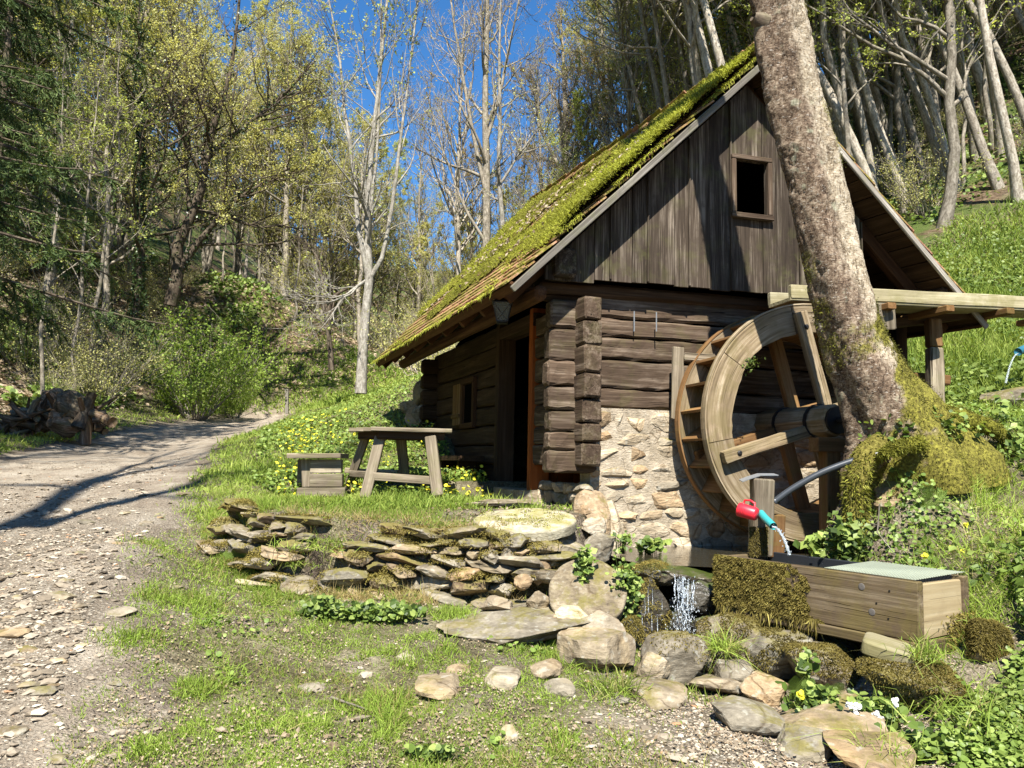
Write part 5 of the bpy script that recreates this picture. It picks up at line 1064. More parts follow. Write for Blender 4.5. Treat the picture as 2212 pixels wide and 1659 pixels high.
proto('multi', 'barkg', 'leafy', 'hornbeam_tree', seed=4, h=13, r0=.10, stems=[[[0, 0, -.3], [-.5, .2, 4], [-2.2, .5, 12]], [[.1, .1, -.3], [.6, -.3, 4], [1.9, -.6, 13]], [[0, -.1, -.3], [.1, .5, 5], [.3, 2.0, 12]], [[.1, 0, -.3], [-.2, -.5, 4], [-.6, -2.2, 11]]], n1=44, n2=8, n3=6, first=.16, bl=.27, nleaf=28000)
proto('bronze', 'barkg', 'leafo', 'maple_tree', seed=5, h=17, r0=.18, n1=40, n2=9, n3=6, first=.3, bl=.33, ang=50, up=.16, nleaf=14000)
proto('bare', 'barkp', 'leafg', 'birch_tree', seed=6, h=19, r0=.15, n1=34, n2=8, n3=6, first=.3, bl=.26, ang=38, up=.16, nleaf=1600, wander=.06)
proto('ivied', 'barkd', 'leafy', 'ivy_clad_tree', seed=7, h=16, r0=.17, n1=28, n2=7, n3=6, first=.3, bl=.3, nleaf=9000, wander=.12, ivy=5200)
proto('thin', 'barkg', 'leafg', 'young_tree', seed=8, h=11, r0=.06, n1=22, n2=6, n3=5, first=.3, bl=.2, nleaf=3200, wander=.1)
proto('hillA', 'barkp', 'leafy', 'hillside_tree', seed=9, h=19, r0=.135, n1=26, n2=8, n3=6, first=.42, bl=.25, ang=52, nleaf=22000, lean=(-3.4, -1.5), wander=.08)
proto('hillB', 'barkp', 'leafg', 'hillside_tree', seed=10, h=17, r0=.115, n1=26, n2=8, n3=6, first=.38, bl=.27, ang=50, nleaf=22000, lean=(-4.8, -1.0), wander=.12)
proto('hillI', 'barkg', 'leafy', 'hillside_tree', seed=11, h=18, r0=.13, n1=26, n2=7, n3=6, first=.4, bl=.26, nleaf=9000, lean=(-4.2, -2), wander=.1, ivy=2600)
# shrubs: many thin stems from the ground
def proto_shrub(key, leafm, seed, h, spread, ns, nleaf, lsize, barkm='barkg', name='shrub'):
    rg = np.random.RandomState(seed); a = rg.uniform(0, 6.28, ns); st = np.stack([np.cos(a) * .12 * spread, np.sin(a) * .12 * spread, -.05 + 0 * a], -1); dr = np.stack([np.cos(a) * spread * .42, np.sin(a) * spread * .42, np.ones(ns)], -1) + rg.randn(ns, 3) * .15
    ln = h * rg.uniform(.6, 1.1, ns); p = grow(rg, st, dr, ln, 8, .1, .03); r = np.full(ns, .014)[:, None] * np.linspace(1, .3, 8); V, Q, WC, n = [], [], [], 0
    v, q, wc = batch_tubes(p, r, 4); V.append(v); Q.append(q); WC.append(wc); n += len(v)
    pi, t, s2, d2, r2 = kids(rg, p, r, 9, .2, 1, 45, 15); p2 = grow(rg, s2, d2, h * .22 * rg.uniform(.4, 1.2, len(pi)), 4, .2, .05); v, q, wc = batch_tubes(p2, np.full((len(p2), 4), .004), 3); V.append(v); Q.append(q + n); WC.append(wc)
    b = rg.randint(0, len(p2), nleaf); i = rg.randint(0, 4, nleaf); ps = p2[b, i] + rg.randn(nleaf, 3) * .07; lv = leaves(ps, lsize * rg.uniform(.6, 1.3, nleaf), rg, aspect=.7)
    PROTO[key] = {'name': name, 'stems': np_mesh(key + '_stems', np.concatenate(V), None, np.concatenate(Q), M[barkm], {'wc': np.concatenate(WC)}), 'leaves': np_mesh(key + '_leaves', lv[0], lv[1], lv[2], M[leafm], {'tint': lv[3]})}
M['leafb'] = leafmat('bright_leaf', [(0, (.16, .26, .04)), (.5, (.28, .40, .07)), (1, (.40, .50, .12))], .4)
proto_shrub('shrubg', 'leafb', 1, 2.8, 1.5, 46, 9500, .075)
proto_shrub('shruby', 'leafy', 2, 2.4, 1.7, 34, 3200, .05)
proto_shrub('shrubt', 'leafg', 3, 2.2, 1.3, 40, 1300, .05)
# spruce
def proto_spruce(key, seed, h, rad, nb, nn, nl=.07, first=.07):
    rg = np.random.RandomState(seed); pts = np.array([[[0, 0, z] for z in np.linspace(-.3, h, 12)]]); r = np.linspace(.19, .02, 12)[None]; V, Q, WC, n = [], [], [], 0
    def add(p, r_, k):
        nonlocal n
        v, q, wc = batch_tubes(p, r_, k); V.append(v); Q.append(q + n); WC.append(wc); n += len(v)
    add(pts, r, 9); z = first * h + (h * .98 - first * h) * rg.rand(nb) ** 1.15; a = rg.uniform(0, 6.28, nb); L = rad * (1 - (z / h)) ** .75 * rg.uniform(.7, 1.12, nb) + .15; m = 9; t = np.linspace(0, 1, m)
    dx = np.cos(a)[:, None] * L[:, None] * t; dy = np.sin(a)[:, None] * L[:, None] * t; dz = L[:, None] * (-.55 * t + .30 * t ** 2.6) + .1 * L[:, None] * np.sin(t * 3)
    p1 = np.stack([dx, dy, z[:, None] + dz], -1) + rg.randn(nb, 1, 3) * .03; add(p1, np.linspace(1, .2, m)[None] * (.012 + L[:, None] * .009), 5)
    w_ = (L / L.mean()); per = 22; pi, tt, s2, d2, r2 = kids(rg, p1, np.full((nb, m), .01), per, .15, 1, 55, 10)
    d2[:, 2] = d2[:, 2] * .3 - .25; l2 = np.clip(L[pi] * .26 * (1.15 - tt * .7), .1, .8) * rg.uniform(.6, 1.2, len(pi)); p2 = grow(rg, s2, d2, l2, 4, .06, -.22); add(p2, np.full((len(p2), 4), .004), 3)
    wgt = l2 / l2.sum(); b = rg.choice(len(p2), nn, p=wgt); i = rg.uniform(0, 3, nn); k = np.minimum(i.astype(int), 2); f = (i - k)[:, None]; c = p2[b, k] * (1 - f) + p2[b, k + 1] * f; tg = nrmz(p2[b, k + 1] - p2[b, k]); dv = nrmz(tg * .8 + rg.randn(nn, 3) * .55)
    sd_ = nrmz(np.cross(dv, rg.randn(nn, 3))) * .008; ll = (nl * rg.uniform(.6, 1.2, nn))[:, None]; v = np.stack([c - sd_, c + sd_, c + dv * ll + sd_ * .6, c + dv * ll - sd_ * .6], 1).reshape(-1, 3)
    PROTO[key] = {'name': 'spruce_tree', 'trunk': np_mesh(key + '_trunk', np.concatenate(V), None, np.concatenate(Q), M['barkd'], {'wc': np.concatenate(WC)}), 'needles': np_mesh(key + '_needles', v, None, np.arange(nn)[:, None] * 4 + np.array([[0, 1, 2, 3]]), M['needle'], {'tint': np.repeat(np.clip(rg.rand(nn) * .7 + tt[b] * .35, 0, 1), 4)})}
proto_spruce('spruceA', 1, 20, 3.9, 150, 170000, .085, .13)
proto_spruce('spruceB', 2, 20, 3.0, 120, 36000, .16, .15)

R = random.Random(11)
plant('spruceA', -9.1, 11.4, 'nearest big dark spruce at the left edge with long drooping boughs', 'spruce tree', rz=.6)
plant('spruceB', -13.2, 17.5, 'second dark spruce close behind the nearest one beside the track', 'spruce tree', rz=2.2, sc=1.05)
for k, (x, y) in enumerate([(-15, 22), (-17.5, 26), (-21, 24), (-20, 31), (-24, 33)]):
    plant('spruceB', x, y, 'dark spruce among the bare trunks of the left hillside', 'spruce tree', 'spruces on the left hillside', sc=R.uniform(.8, 1.1))
# shadow caster beside the camera: a bare tree whose fork falls across the track
fk = make_tree(seed=31, h=20, r0=.17, stems=[[[0, 0, -.5, .22], [.1, 0, 6, .18], [.15, 0, 12.2, .14], [-.6, 0, 16, .09], [-1.2, .3, 21, .02]], [[.15, 0, 12.0, .12], [1.0, .2, 15, .08], [1.9, .4, 20, .02]]], n1=22, n2=5, n3=3, first=.55, bl=.18, nleaf=0)[0]
t = thing('roadside_tree', 'tall bare forked tree standing beside the track left of the camera', 'tree', (-4.75, -1.4, gh(-4.75, -1.4)))
o = link('trunk', np_mesh('forked_trunk', fk[0], None, fk[1], M['barkg'], {'wc': fk[2]}, True)); o.parent = t
plant('bare', -9.6, 5.4, 'slender bare birch rising beside the camera left of the track', 'tree', rz=1.0, sc=.95)
plant('hillA', -6.9, 3.0, 'tall straight tree beside the camera whose crown shades the far track', 'tree', rz=0)
plant('beechB', -9.4, 9.6, 'leafing beech rising left of the track beside the spruces', 'tree', rz=2.0, sc=.95)

# the pale forked tree right of the track
def px_path(pts, Y): return np.array([P(a, b, Y + dy) for a, b, dy in pts])
def hero(name, Y, stems, base, label, cat, barkm, leafm, nleaf, **kw):
    b = P(base[0], base[1], Y); st = []
    for s_ in stems:
        p = px_path([(q[0], q[1], q[3] if len(q) > 3 else 0) for q in s_], Y) - b; r = np.array([[q[2] / FPX * Y / 2] for q in s_]); st.append(np.concatenate([p, r], 1))
    (v, q, wc), lv, iv = make_tree(stems=st, nleaf=nleaf, **kw); t = thing(name, label, cat, b)
    o = link('trunk', np_mesh(name + '_trunk', v, None, q, M[barkm], {'wc': wc}, True)); o.parent = t
    if lv is not None: o = link('crown', np_mesh(name + '_crown', lv[0], lv[1], lv[2], M[leafm], {'tint': lv[3]})); o.parent = t
    if iv is not None: o = link('ivy', np_mesh(name + '_ivy', iv[0], iv[1], iv[2], M['ivy'], {'tint': iv[3]})); o.parent = t
hero('pale_forked_tree', 21, [[(779, 850, 27), (784, 760, 22), (790, 680, 20), (800, 600, 19), (795, 480, 15), (800, 350, 12), (815, 220, 9), (830, 60, 7), (850, -160, 3)],
    [(796, 600, 14), (775, 500, 11), (768, 380, 9), (748, 250, 7), (735, 130, 5), (700, -60, 3)], [(800, 600, 12), (826, 560, 10), (845, 450, 9), (862, 320, 7), (880, 180, 5), (905, -20, 3)], [(800, 600, 8), (770, 620, 7), (735, 650, 6), (712, 690, 5)], [(797, 480, 8), (815, 330, 6), (822, 150, 5), (822, -80, 2)]], (779, 842),
    'tall pale forked tree with white bark beside the bend of the track', 'tree', 'barkw', 'leafg', 2600, seed=41, h=12, r0=.1, n1=60, n2=6, n3=6, first=.25, bl=.22, ang=40, up=.12, wander=.012)
hero('dark_sapling', 24, [[(716, 800, 14), (708, 730, 11), (708, 680, 10), (718, 640, 8), (745, 625, 6), (780, 612, 4)], [(708, 690, 8), (700, 620, 6), (690, 560, 5), (660, 520, 3)]], (716, 805),
    'small dark crooked tree left of the pale forked tree', 'tree', 'barkd', 'leafy', 300, seed=42, h=5, r0=.1, n1=20, n2=5, n3=5, first=.3, bl=.3, wander=.03)
hero('tall_bare_tree', 31, [[(1052, 700, 22), (1050, 560, 19), (1053, 400, 17), (1050, 200, 14), (1056, 0, 9), (1060, -160, 4)], [(1050, 420, 10), (1030, 320, 9), (1005, 180, 7), (985, 60, 5), (960, -100, 3)], [(1046, 520, 8), (1000, 440, 6), (960, 330, 4), (925, 200, 3)], [(1052, 300, 9), (1085, 180, 7), (1110, 40, 4), (1130, -90, 2)]], (1052, 700),
    'tall bare tree with long upright limbs against the sky', 'tree', 'barkg', 'leafo', 1500, seed=43, h=16, r0=.1, n1=56, n2=6, n3=6, first=.35, bl=.22, ang=40, up=.14, wander=.012)
hero('white_stemmed_tree', 27, [[(1092, 560, 12), (1084, 460, 11), (1076, 380, 10), (1080, 260, 8), (1078, 120, 6), (1082, -60, 3)], [(1080, 400, 6), (1120, 330, 5), (1160, 280, 3)]], (1092, 560),
    'slender white-stemmed tree just left of the mossy roof', 'tree', 'barkw', 'leafy', 900, seed=44, h=12, r0=.1, n1=36, n2=6, n3=5, first=.2, bl=.2, ang=42, up=.12, wander=.012)
hero('ivy_tree', 27, [[(368, 660, 30), (385, 600, 26), (378, 545, 24), (412, 470, 20), (440, 400, 17), (455, 300, 14), (500, 180, 10), (520, 20, 6), (530, -150, 3)], [(385, 590, 18), (430, 520, 14), (500, 440, 11), (560, 400, 8), (640, 350, 5)], [(412, 470, 12), (400, 340, 10), (390, 200, 8), (370, 40, 4)], [(450, 340, 12), (520, 280, 9), (600, 220, 7), (680, 130, 4)]], (368, 665),
    'big crooked tree with ivy on its trunk leaning over the bank', 'tree', 'barkd', 'leafy', 20000, seed=45, h=17, r0=.1, n1=76, n2=9, n3=6, first=.18, bl=.23, ang=55, wander=.015, ivy=1400)
hero('bronze_maple', 36, [[(1215, 520, 22), (1218, 400, 18), (1220, 280, 14), (1215, 150, 8), (1210, 20, 3)], [(1218, 400, 12), (1260, 300, 9), (1300, 180, 5), (1330, 90, 3)], [(1218, 380, 10), (1170, 280, 7), (1150, 160, 4)]], (1215, 560),
    'spreading tree with bronze young leaves behind the mossy roof', 'tree', 'barkg', 'leafo', 9000, seed=46, h=15, r0=.1, n1=70, n2=8, n3=6, first=.3, bl=.22, ang=50, wander=.015)

def scatter(keys, n, xr, yr, label, cat, group, sc=(.8, 1.15), tilt=None, mind=1.2, ok=None, seed=1, zj=0):
    r = random.Random(seed); pts = []; tries = 0
    while len(pts) < n and tries < n * 60:
        tries += 1; x, y = r.uniform(*xr), r.uniform(*yr)
        if ok and not ok(x, y): continue
        if any((x - a) ** 2 + (y - b) ** 2 < mind ** 2 for a, b in pts): continue
        pts.append((x, y))
        plant(r.choice(keys), x, y, label, cat, group, sc=r.uniform(*sc), rz=None if tilt is None else r.uniform(-.5, .5), tilt=(r.uniform(-.05, .05), r.uniform(-.05, .05)) if tilt is None else (r.uniform(-.08, .08), r.uniform(-.12, .06)), rg=r)
far = lambda x, y: abs(x / max(y, .1)) < .95
scatter(['beechA', 'beechB', 'ivied', 'multi', 'beechC', 'thin'], 38, (-34, -11.5), (23, 44), 'leafing tree on the wooded hillside left of the track', 'tree', 'trees on the left hillside', seed=2, mind=1.7, ok=lambda x, y: far(x, y) and (x < -9.5 - (y - 20) * .22) and (x / y < -.44 or y > 34))
scatter(['thin', 'thin', 'beechC', 'beechA', 'multi', 'thin'], 26, (-15, -6.5), (34, 44), 'thin upright tree on the knoll above the track', 'tree', 'trees on the knoll', seed=3, mind=1.0, sc=(.75, 1.05))
scatter(['beechB', 'beechA', 'multi', 'thin'], 22, (-8.5, 2), (36, 58), 'leafing tree closing the valley behind the bend', 'tree', 'trees at the valley head', seed=4, mind=1.8, sc=(.55, .8))
scatter(['beechB', 'bronze', 'multi', 'beechA'], 34, (0, 17), (32, 60), 'leafing tree rising behind the mossy roof', 'tree', 'trees behind the mill', seed=5, mind=2.0, sc=(.6, .85), ok=lambda x, y: True)
scatter(['bare', 'bronze', 'bare'], 8, (-6, 7), (30, 44), 'half-bare tree reaching up into the blue sky', 'tree', 'half-bare trees against the sky', seed=15, mind=2.2, sc=(.7, .95))
scatter(['hillA', 'hillB', 'hillA', 'hillI', 'hillB', 'beechB'], 115, (6, 34), (18.5, 44), 'pale leaning tree on the steep wooded slope above the meadow', 'tree', 'trees on the right slope', seed=6, mind=1.0, tilt=1, ok=lambda x, y: y > 18.5 + (x - 8) * .15 and far(x, y))
scatter(['thin', 'hillB', 'thin', 'hillA'], 60, (6.5, 22), (18.6, 30), 'slender grey tree in the thicket above the meadow', 'tree', 'slender trees above the meadow', seed=26, mind=.8, tilt=1, sc=(.9, 1.3), ok=lambda x, y: y > 18.6 + (x - 8) * .15 and far(x, y))
scatter(['beechA', 'beechB', 'multi', 'hillB'], 52, (10, 42), (34, 62), 'leafing tree high on the right slope', 'tree', 'trees high on the right slope', seed=7, mind=2.2, ok=far)
scatter(['beechA', 'beechB', 'beechC'], 24, (-50, -18), (42, 66), 'leafing tree high on the left hillside', 'tree', 'trees high on the left hillside', seed=8, mind=2.4, ok=far)
# a few placed trunks of the right slope and of the left wood
for k, (px, py, Y, key, rz, sc, lab) in enumerate([(2205, 500, 18.5, 'hillA', .1, .85, 'nearest leaning tree at the top right edge of the meadow'), (2080, 470, 21, 'hillB', -.1, .9, 'leaning tree behind the upper edge of the meadow'), (1905, 470, 22, 'hillI', .0, .9, 'ivy-wrapped leaning tree just right of the mill gable'), (2000, 440, 23, 'hillA', -.2, .85, 'forked leaning tree between the gable and the meadow top'),
    (108, 650, 26, 'beechA', 1, 1., 'stout trunk standing in the shade of the left wood'), (152, 790, 20, 'thin', 2, .9, 'thin trunk at the foot of the left slope beside the spruce'), (197, 790, 21, 'thin', 3, 1.05, 'thin pale trunk at the foot of the left slope'), (90, 820, 18, 'thin', 4, .8, 'thin bare stem behind the heap of stumps')]):
    p = P(px, py, Y); plant(key, p[0], p[1], lab, 'tree', rz=rz, sc=sc)
p = P(425, 850, 24); plant('shrubg', p[0], p[1] , 'bright green leafy shrub at the foot of the bank beside the track', 'shrub', rz=.5, sc=1.15)
p = P(505, 860, 26); plant('shrubg', p[0], p[1], 'smaller bright green shrub right of the large one', 'shrub', rz=2.5, sc=.6)
scatter(['shruby', 'shrubt', 'shruby'], 46, (-26, -9.5), (17, 34), 'low twiggy shrub in the undergrowth of the left slope', 'shrub', 'shrubs on the left slope', seed=9, mind=.9, ok=lambda x, y: x < XL(y) - 1.3 and far(x, y) and not (-.42 < x / y < -.15), sc=(.5, 1.1))
scatter(['shruby', 'shrubt'], 34, (-11, 3), (29, 44), 'low twiggy shrub at the valley head', 'shrub', 'shrubs at the valley head', seed=10, mind=1.0, sc=(.7, 1.5), ok=lambda x, y: (y > 36 or x > -3))
scatter(['shruby', 'shrubt', 'shruby'], 40, (4, 26), (17, 34), 'low twiggy shrub at the wood edge above the meadow', 'shrub', 'shrubs at the right wood edge', seed=12, mind=1.0, sc=(.5, 1.1), ok=lambda x, y: y > 19 + (x - 8) * .2)
scatter(['shruby', 'shrubt'], 12, (-3, 2.5), (17, 27), 'low twiggy shrub behind the grassy mound', 'shrub', 'shrubs behind the mound', seed=13, mind=1.0, sc=(.5, .9))
def groundhit(px, py):
    ys = np.linspace(2.5, 40, 1500); d = P(px, py, 1.0) - EYE; q = EYE[None] + d[None] * ys[:, None]; hz = height(q[:, 0], q[:, 1]); k = np.nonzero(q[:, 2] < hz)[0]
    return q[k[0]] if len(k) else q[-1]
def gslab(x0, x1, y0, y1, mat, label, seed, th=.07, cat='rock slab', name='rock_slab', rot=0, boxy=.5, rough=.1, lv=4, lift=.35, tmax=.45):
    cx = (x0 + x1) / 2; a, b, c = groundhit(cx, y0), groundhit(cx, y1), groundhit(cx, (y0 + y1) / 2); w_ = (x1 - x0) / FPX * c[1]; dp = max(.12, min(abs(a[1] - b[1]) * 1.15, w_ * 1.4)); slope = math.atan2(a[2] - b[2], max(.05, a[1] - b[1]))
    o = rock(name, V3(c[0], c[1], c[2] + th * (lift - .1)), (w_ * 1.05, dp, th * 1.6), seed, M[mat], None, lv, rot=(min(slope, tmax), 0, rot), cuts=9, rough=rough, boxy=boxy); return tag(o, label, cat)

# ---------------------------------------------------------------- rocks placed where the photograph shows them
def prock(x0, x1, y0, y1, Y, mat, label, cat='rock', group=None, dep=.8, seed=None, name='boulder', lv=4, zf=None, rot=0, boxy=.15, rough=.12, cuts=10, tilt=(0, 0), parent=None, **kw):
    """rock filling the photo box x0..x1, y0..y1 at distance Y"""
    c = P((x0 + x1) / 2, (y0 + y1) / 2, Y); w_ = (x1 - x0) / FPX * Y; h = (y1 - y0) / FPX * Y
    if zf is not None: h = zf; c = V3(c[0], c[1], P((x0 + x1) / 2, y1, Y)[2] + zf / 2)
    sd = seed if seed is not None else int(x0 * 3 + y0)
    o = rock(name, c, (w_, w_ * dep, h), sd, M[mat], parent, lv, rot=(tilt[0], tilt[1], rot), cuts=cuts, rough=rough, boxy=boxy, smooth=False)
    if parent is None: tag(o, label, cat, group)
    return o
gslab(985, 1300, 1312, 1405, 'stone', 'broad flat grey rock slab lying in front of the dry stone wall', 11, th=.10, rot=-.25, lift=.7)
prock(1195, 1375, 1362, 1465, 4.95, 'stone', 'pale cracked boulder between the flat slab and the waterfall', seed=21, dep=.8, boxy=.4)
prock(1385, 1535, 1368, 1478, 4.95, 'stone', 'large greyish boulder right below the little waterfall', seed=23, dep=.85, boxy=.25)
prock(1375, 1450, 1410, 1475, 4.78, 'stone', 'small rounded boulder leaning against the large one below the waterfall', seed=24)
prock(1190, 1275, 1308, 1352, 5.35, 'plaster', 'small whitish angular rock beside the leaning round stone', seed=25, boxy=.3)
prock(1252, 1348, 1325, 1385, 5.25, 'bstone', 'striped tan rock tilted beside the small whitish rock', seed=26, boxy=.4, tilt=(0, .4))
prock(1140, 1185, 1280, 1325, 5.5, 'stone', 'wedge of split rock left of the leaning round stone', seed=29, boxy=.5, tilt=(0, .5))
prock(1036, 1108, 1288, 1322, 5.55, 'plaster', 'pale blocky rock at the foot of the dry stone wall', seed=27, boxy=.5)
prock(1110, 1150, 1240, 1275, 5.7, 'stone', 'small round stone below the dark gap in the wall', seed=28)
# leaning disc of an old millstone
lm = millstone('millstone', P(1268, 1286, 5.42) + V3(0, 0, .02), .262, .10, V3(-.10, -.80, .60), 'old worn millstone leaning upright beside the waterfall', 5, 'disc')
# slabs under the level millstone
for k, a in enumerate([(1080, 1150, 1165, 1252, 6.05, 'mstone', 'upright dark boulder under the left rim of the level millstone', .1, 0), (1085, 1278, 1152, 1205, 6.35, 'stone', 'tilted grey slab wedged directly under the level millstone', .5, .28), (1172, 1272, 1186, 1248, 6.2, 'mstone', 'mossy slab tilted below the millstone beside the stream', .5, -.3),
        (1262, 1330, 1150, 1215, 6.35, 'stone', 'rounded boulder between the millstone and the house corner', .1, 0), (1255, 1310, 1115, 1160, 6.7, 'bstone', 'brown stone at the foot of the house corner', .3, 0), (1140, 1190, 1208, 1262, 6.0, 'stone', 'pale angular stones wedged below the tilted slab', .3, .2)]):
    prock(*a[:5], a[5], a[6], seed=40 + k, boxy=a[7], tilt=(0, a[8]))
# waterfall rocks
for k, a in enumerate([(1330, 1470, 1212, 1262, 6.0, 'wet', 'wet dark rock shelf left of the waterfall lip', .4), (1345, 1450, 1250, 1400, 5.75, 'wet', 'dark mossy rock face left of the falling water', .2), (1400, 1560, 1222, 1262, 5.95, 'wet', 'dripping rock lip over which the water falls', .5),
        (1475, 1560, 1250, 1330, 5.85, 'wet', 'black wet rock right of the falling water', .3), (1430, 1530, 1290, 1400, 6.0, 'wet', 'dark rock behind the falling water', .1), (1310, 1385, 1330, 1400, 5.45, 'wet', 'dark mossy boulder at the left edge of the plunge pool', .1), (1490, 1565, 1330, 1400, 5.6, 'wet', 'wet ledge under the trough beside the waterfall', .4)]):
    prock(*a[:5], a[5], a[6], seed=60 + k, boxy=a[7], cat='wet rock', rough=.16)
# mossy mass under the trough
for k, a in enumerate([(1505, 1660, 1328, 1455, 5.25, 'mstone', 'rounded boulder thick with moss right of the waterfall', .1), (1600, 1760, 1360, 1470, 5.1, 'mstone', 'mossy rock under the far half of the trough', .2), (1700, 1880, 1395, 1500, 4.85, 'mstone', 'long mossy rock under the middle of the trough', .3), (1860, 2100, 1430, 1530, 4.35, 'mstone', 'moss-draped boulder under the near end of the trough', .2),
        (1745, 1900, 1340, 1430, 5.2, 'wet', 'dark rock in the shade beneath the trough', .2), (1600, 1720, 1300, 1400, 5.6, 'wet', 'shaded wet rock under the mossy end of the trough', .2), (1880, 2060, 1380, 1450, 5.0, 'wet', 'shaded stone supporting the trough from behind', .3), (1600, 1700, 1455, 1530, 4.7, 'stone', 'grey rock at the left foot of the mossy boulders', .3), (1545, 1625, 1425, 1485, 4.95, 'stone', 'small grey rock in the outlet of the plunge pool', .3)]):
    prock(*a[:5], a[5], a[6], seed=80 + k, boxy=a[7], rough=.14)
# flat ledges in the foreground
for k, a in enumerate([(1665, 1905, 1530, 1640, 3.95, 'stone', 'long pale split slab like weathered timber below the mossy rocks', .35, .10), (1545, 1690, 1530, 1585, 4.15, 'stone', 'narrow pale slab flush with the gravel', .30, .06), (1590, 1690, 1480, 1535, 4.45, 'mstone', 'flat greenish slab beside the outlet of the stream', .5, .06), (1680, 1790, 1590, 1660, 3.6, 'stone', 'low slab at the lower edge right of the gravel', .4, .07),
        (1790, 1960, 1625, 1700, 3.5, 'stone', 'flat rock at the bottom edge under the round leaves', .4, .09), (1480, 1600, 1470, 1510, 4.6, 'stone', 'damp flat slab between the boulders and the gravel', .5, .05), (1360, 1480, 1490, 1530, 4.45, 'stone', 'flush pale slab below the grass tuft', .5, .04), (1610, 1700, 1425, 1480, 4.8, 'wet', 'wet slab in the outlet of the stream', .5, .08)]):
    gslab(*a[:4], a[5], a[6], 100 + k, th=a[8] + .02, rot=-.55 if k in (0, 3, 4) else -.2, lift=.6)
for k, a in enumerate([(902, 1002, 1462, 1512, 4.55, 'flat tan stone half buried in the patchy grass', .09), (1036, 1122, 1448, 1492, 4.65, 'mossy topped stone in the patchy grass', .11), (1145, 1212, 1432, 1468, 4.75, 'small grey stone left of the cracked boulder', .08), (1080, 1120, 1575, 1605, 3.9, 'small pointed stone in the foreground grass', .06), (965, 1020, 1440, 1458, 4.75, 'thin pale stone flush with the soil', .03),
        (1180, 1240, 1478, 1505, 4.5, 'crumbled pale stone beside the grass tuft', .06), (860, 900, 1415, 1432, 4.9, 'small light stone under the wall plants', .04), (1290, 1360, 1500, 1525, 4.35, 'low flat stone at the edge of the gravel', .03), (700, 735, 1600, 1630, 3.75, 'palm-sized stone between foreground tufts', .04), (640, 700, 1480, 1500, 4.4, 'flat stone among the grass of the left foreground', .03)]):
    gslab(*a[:4], 'stone', a[5], 120 + k, th=a[6] * .6 + .012, cat='stone', name='stone', rot=.2 * math.sin(k * 3), lv=3, lift=.12, boxy=.4, tmax=.16)

# ---------------------------------------------------------------- dry stone wall of the terrace
wall = thing('dry_stone_wall', 'low mossy dry stone wall holding up the grassy terrace', 'stone wall', P(800, 1250, 6.4))
wl_ = np.array([[-2.42, 7.30], [-2.44, 6.98], [-2.15, 6.70], [-1.65, 6.42], [-.95, 6.16], [-.5, 6.04], [-.05, 5.93], [.30, 6.0]])
wL = np.concatenate([[0], np.cumsum(np.linalg.norm(np.diff(wl_, axis=0), axis=1))])
def wp_(s_): return V3(np.interp(s_, wL, wl_[:, 0]), np.interp(s_, wL, wl_[:, 1]), 0)
rg = np.random.RandomState(21); z = -.06; row = 0; wm = []
while row < 8:
    h = rg.uniform(.06, .125); s_ = -.05 + rg.uniform(0, .1)
    while s_ < wL[-1]:
        w_ = rg.choice([.14, .2, .28, .38, .52]) * rg.uniform(.9, 1.15); c = wp_(s_ + w_ / 2); d = unit(wp_(s_ + w_) - wp_(s_)); nn = V3(d[1], -d[0], 0)
        zb = tps(c[0] + nn[0] * .3, c[1] + nn[1] * .3); ztop = 1.10 - .10 * np.clip(7.2 - c[1], 0, 1.2)
        grassy = 1.05 < s_ < 1.5
        if zb + z + h < ztop + .07 and not (grassy and row > 1) and rg.rand() < .96:
            cc = V3(c[0], c[1], zb + z + h / 2) + nn * (.10 - .035 * row + rg.uniform(-.06, .07))
            R_ = np.stack([d, -nn, V3(0, 0, 1)], 1) @ rotm(rg.uniform(-.25, .15), rg.uniform(-.2, .2), rg.uniform(-.35, .35)); top = zb + z + 2 * h > ztop
            rock('stone', cc, (w_ * 1.06, rg.uniform(.2, .34), h * rg.uniform(.85, 1.5)), 500 + row * 40 + int(s_ * 9), M['mstone' if (top or rg.rand() < .55) else 'stone'], wall, 3, cuts=11, rough=.28, boxy=.25, R=R_)
            if top or rg.rand() < .6: wm.append((cc, w_, d, nn, h))
        s_ += w_ * .97
    z += h * .92; row += 1
bl = []
for cc, w_, d, nn, h in wm:
    N = int(900 * w_ / .3); a, b = rg.uniform(-.5, .5, N), rg.uniform(-.13, .13, N); ps = cc + d * (a * w_)[:, None] + nn * b[:, None] + V3(0, 0, 1) * (h * .5 + .004 - .05 * (np.abs(b) / .13) ** 3 - .02 * np.abs(a * 2) ** 3)[:, None]
    ok = fbm(ps * 7, 3, 9) > .40; ps = ps[ok]; bl.append(blades(ps, np.tile(nn * .35 + V3(0, 0, 1), (len(ps), 1)), rg.uniform(.008, .03, len(ps)), .007, rg, 1.0, droop=.4, tint=np.clip(.2 + .6 * fbm(ps * 5, 3, 2) + rg.randn(len(ps)) * .12, 0, 1)))
leafobj('wall_moss', bl, 'mossdull', wall, kind='stuff')

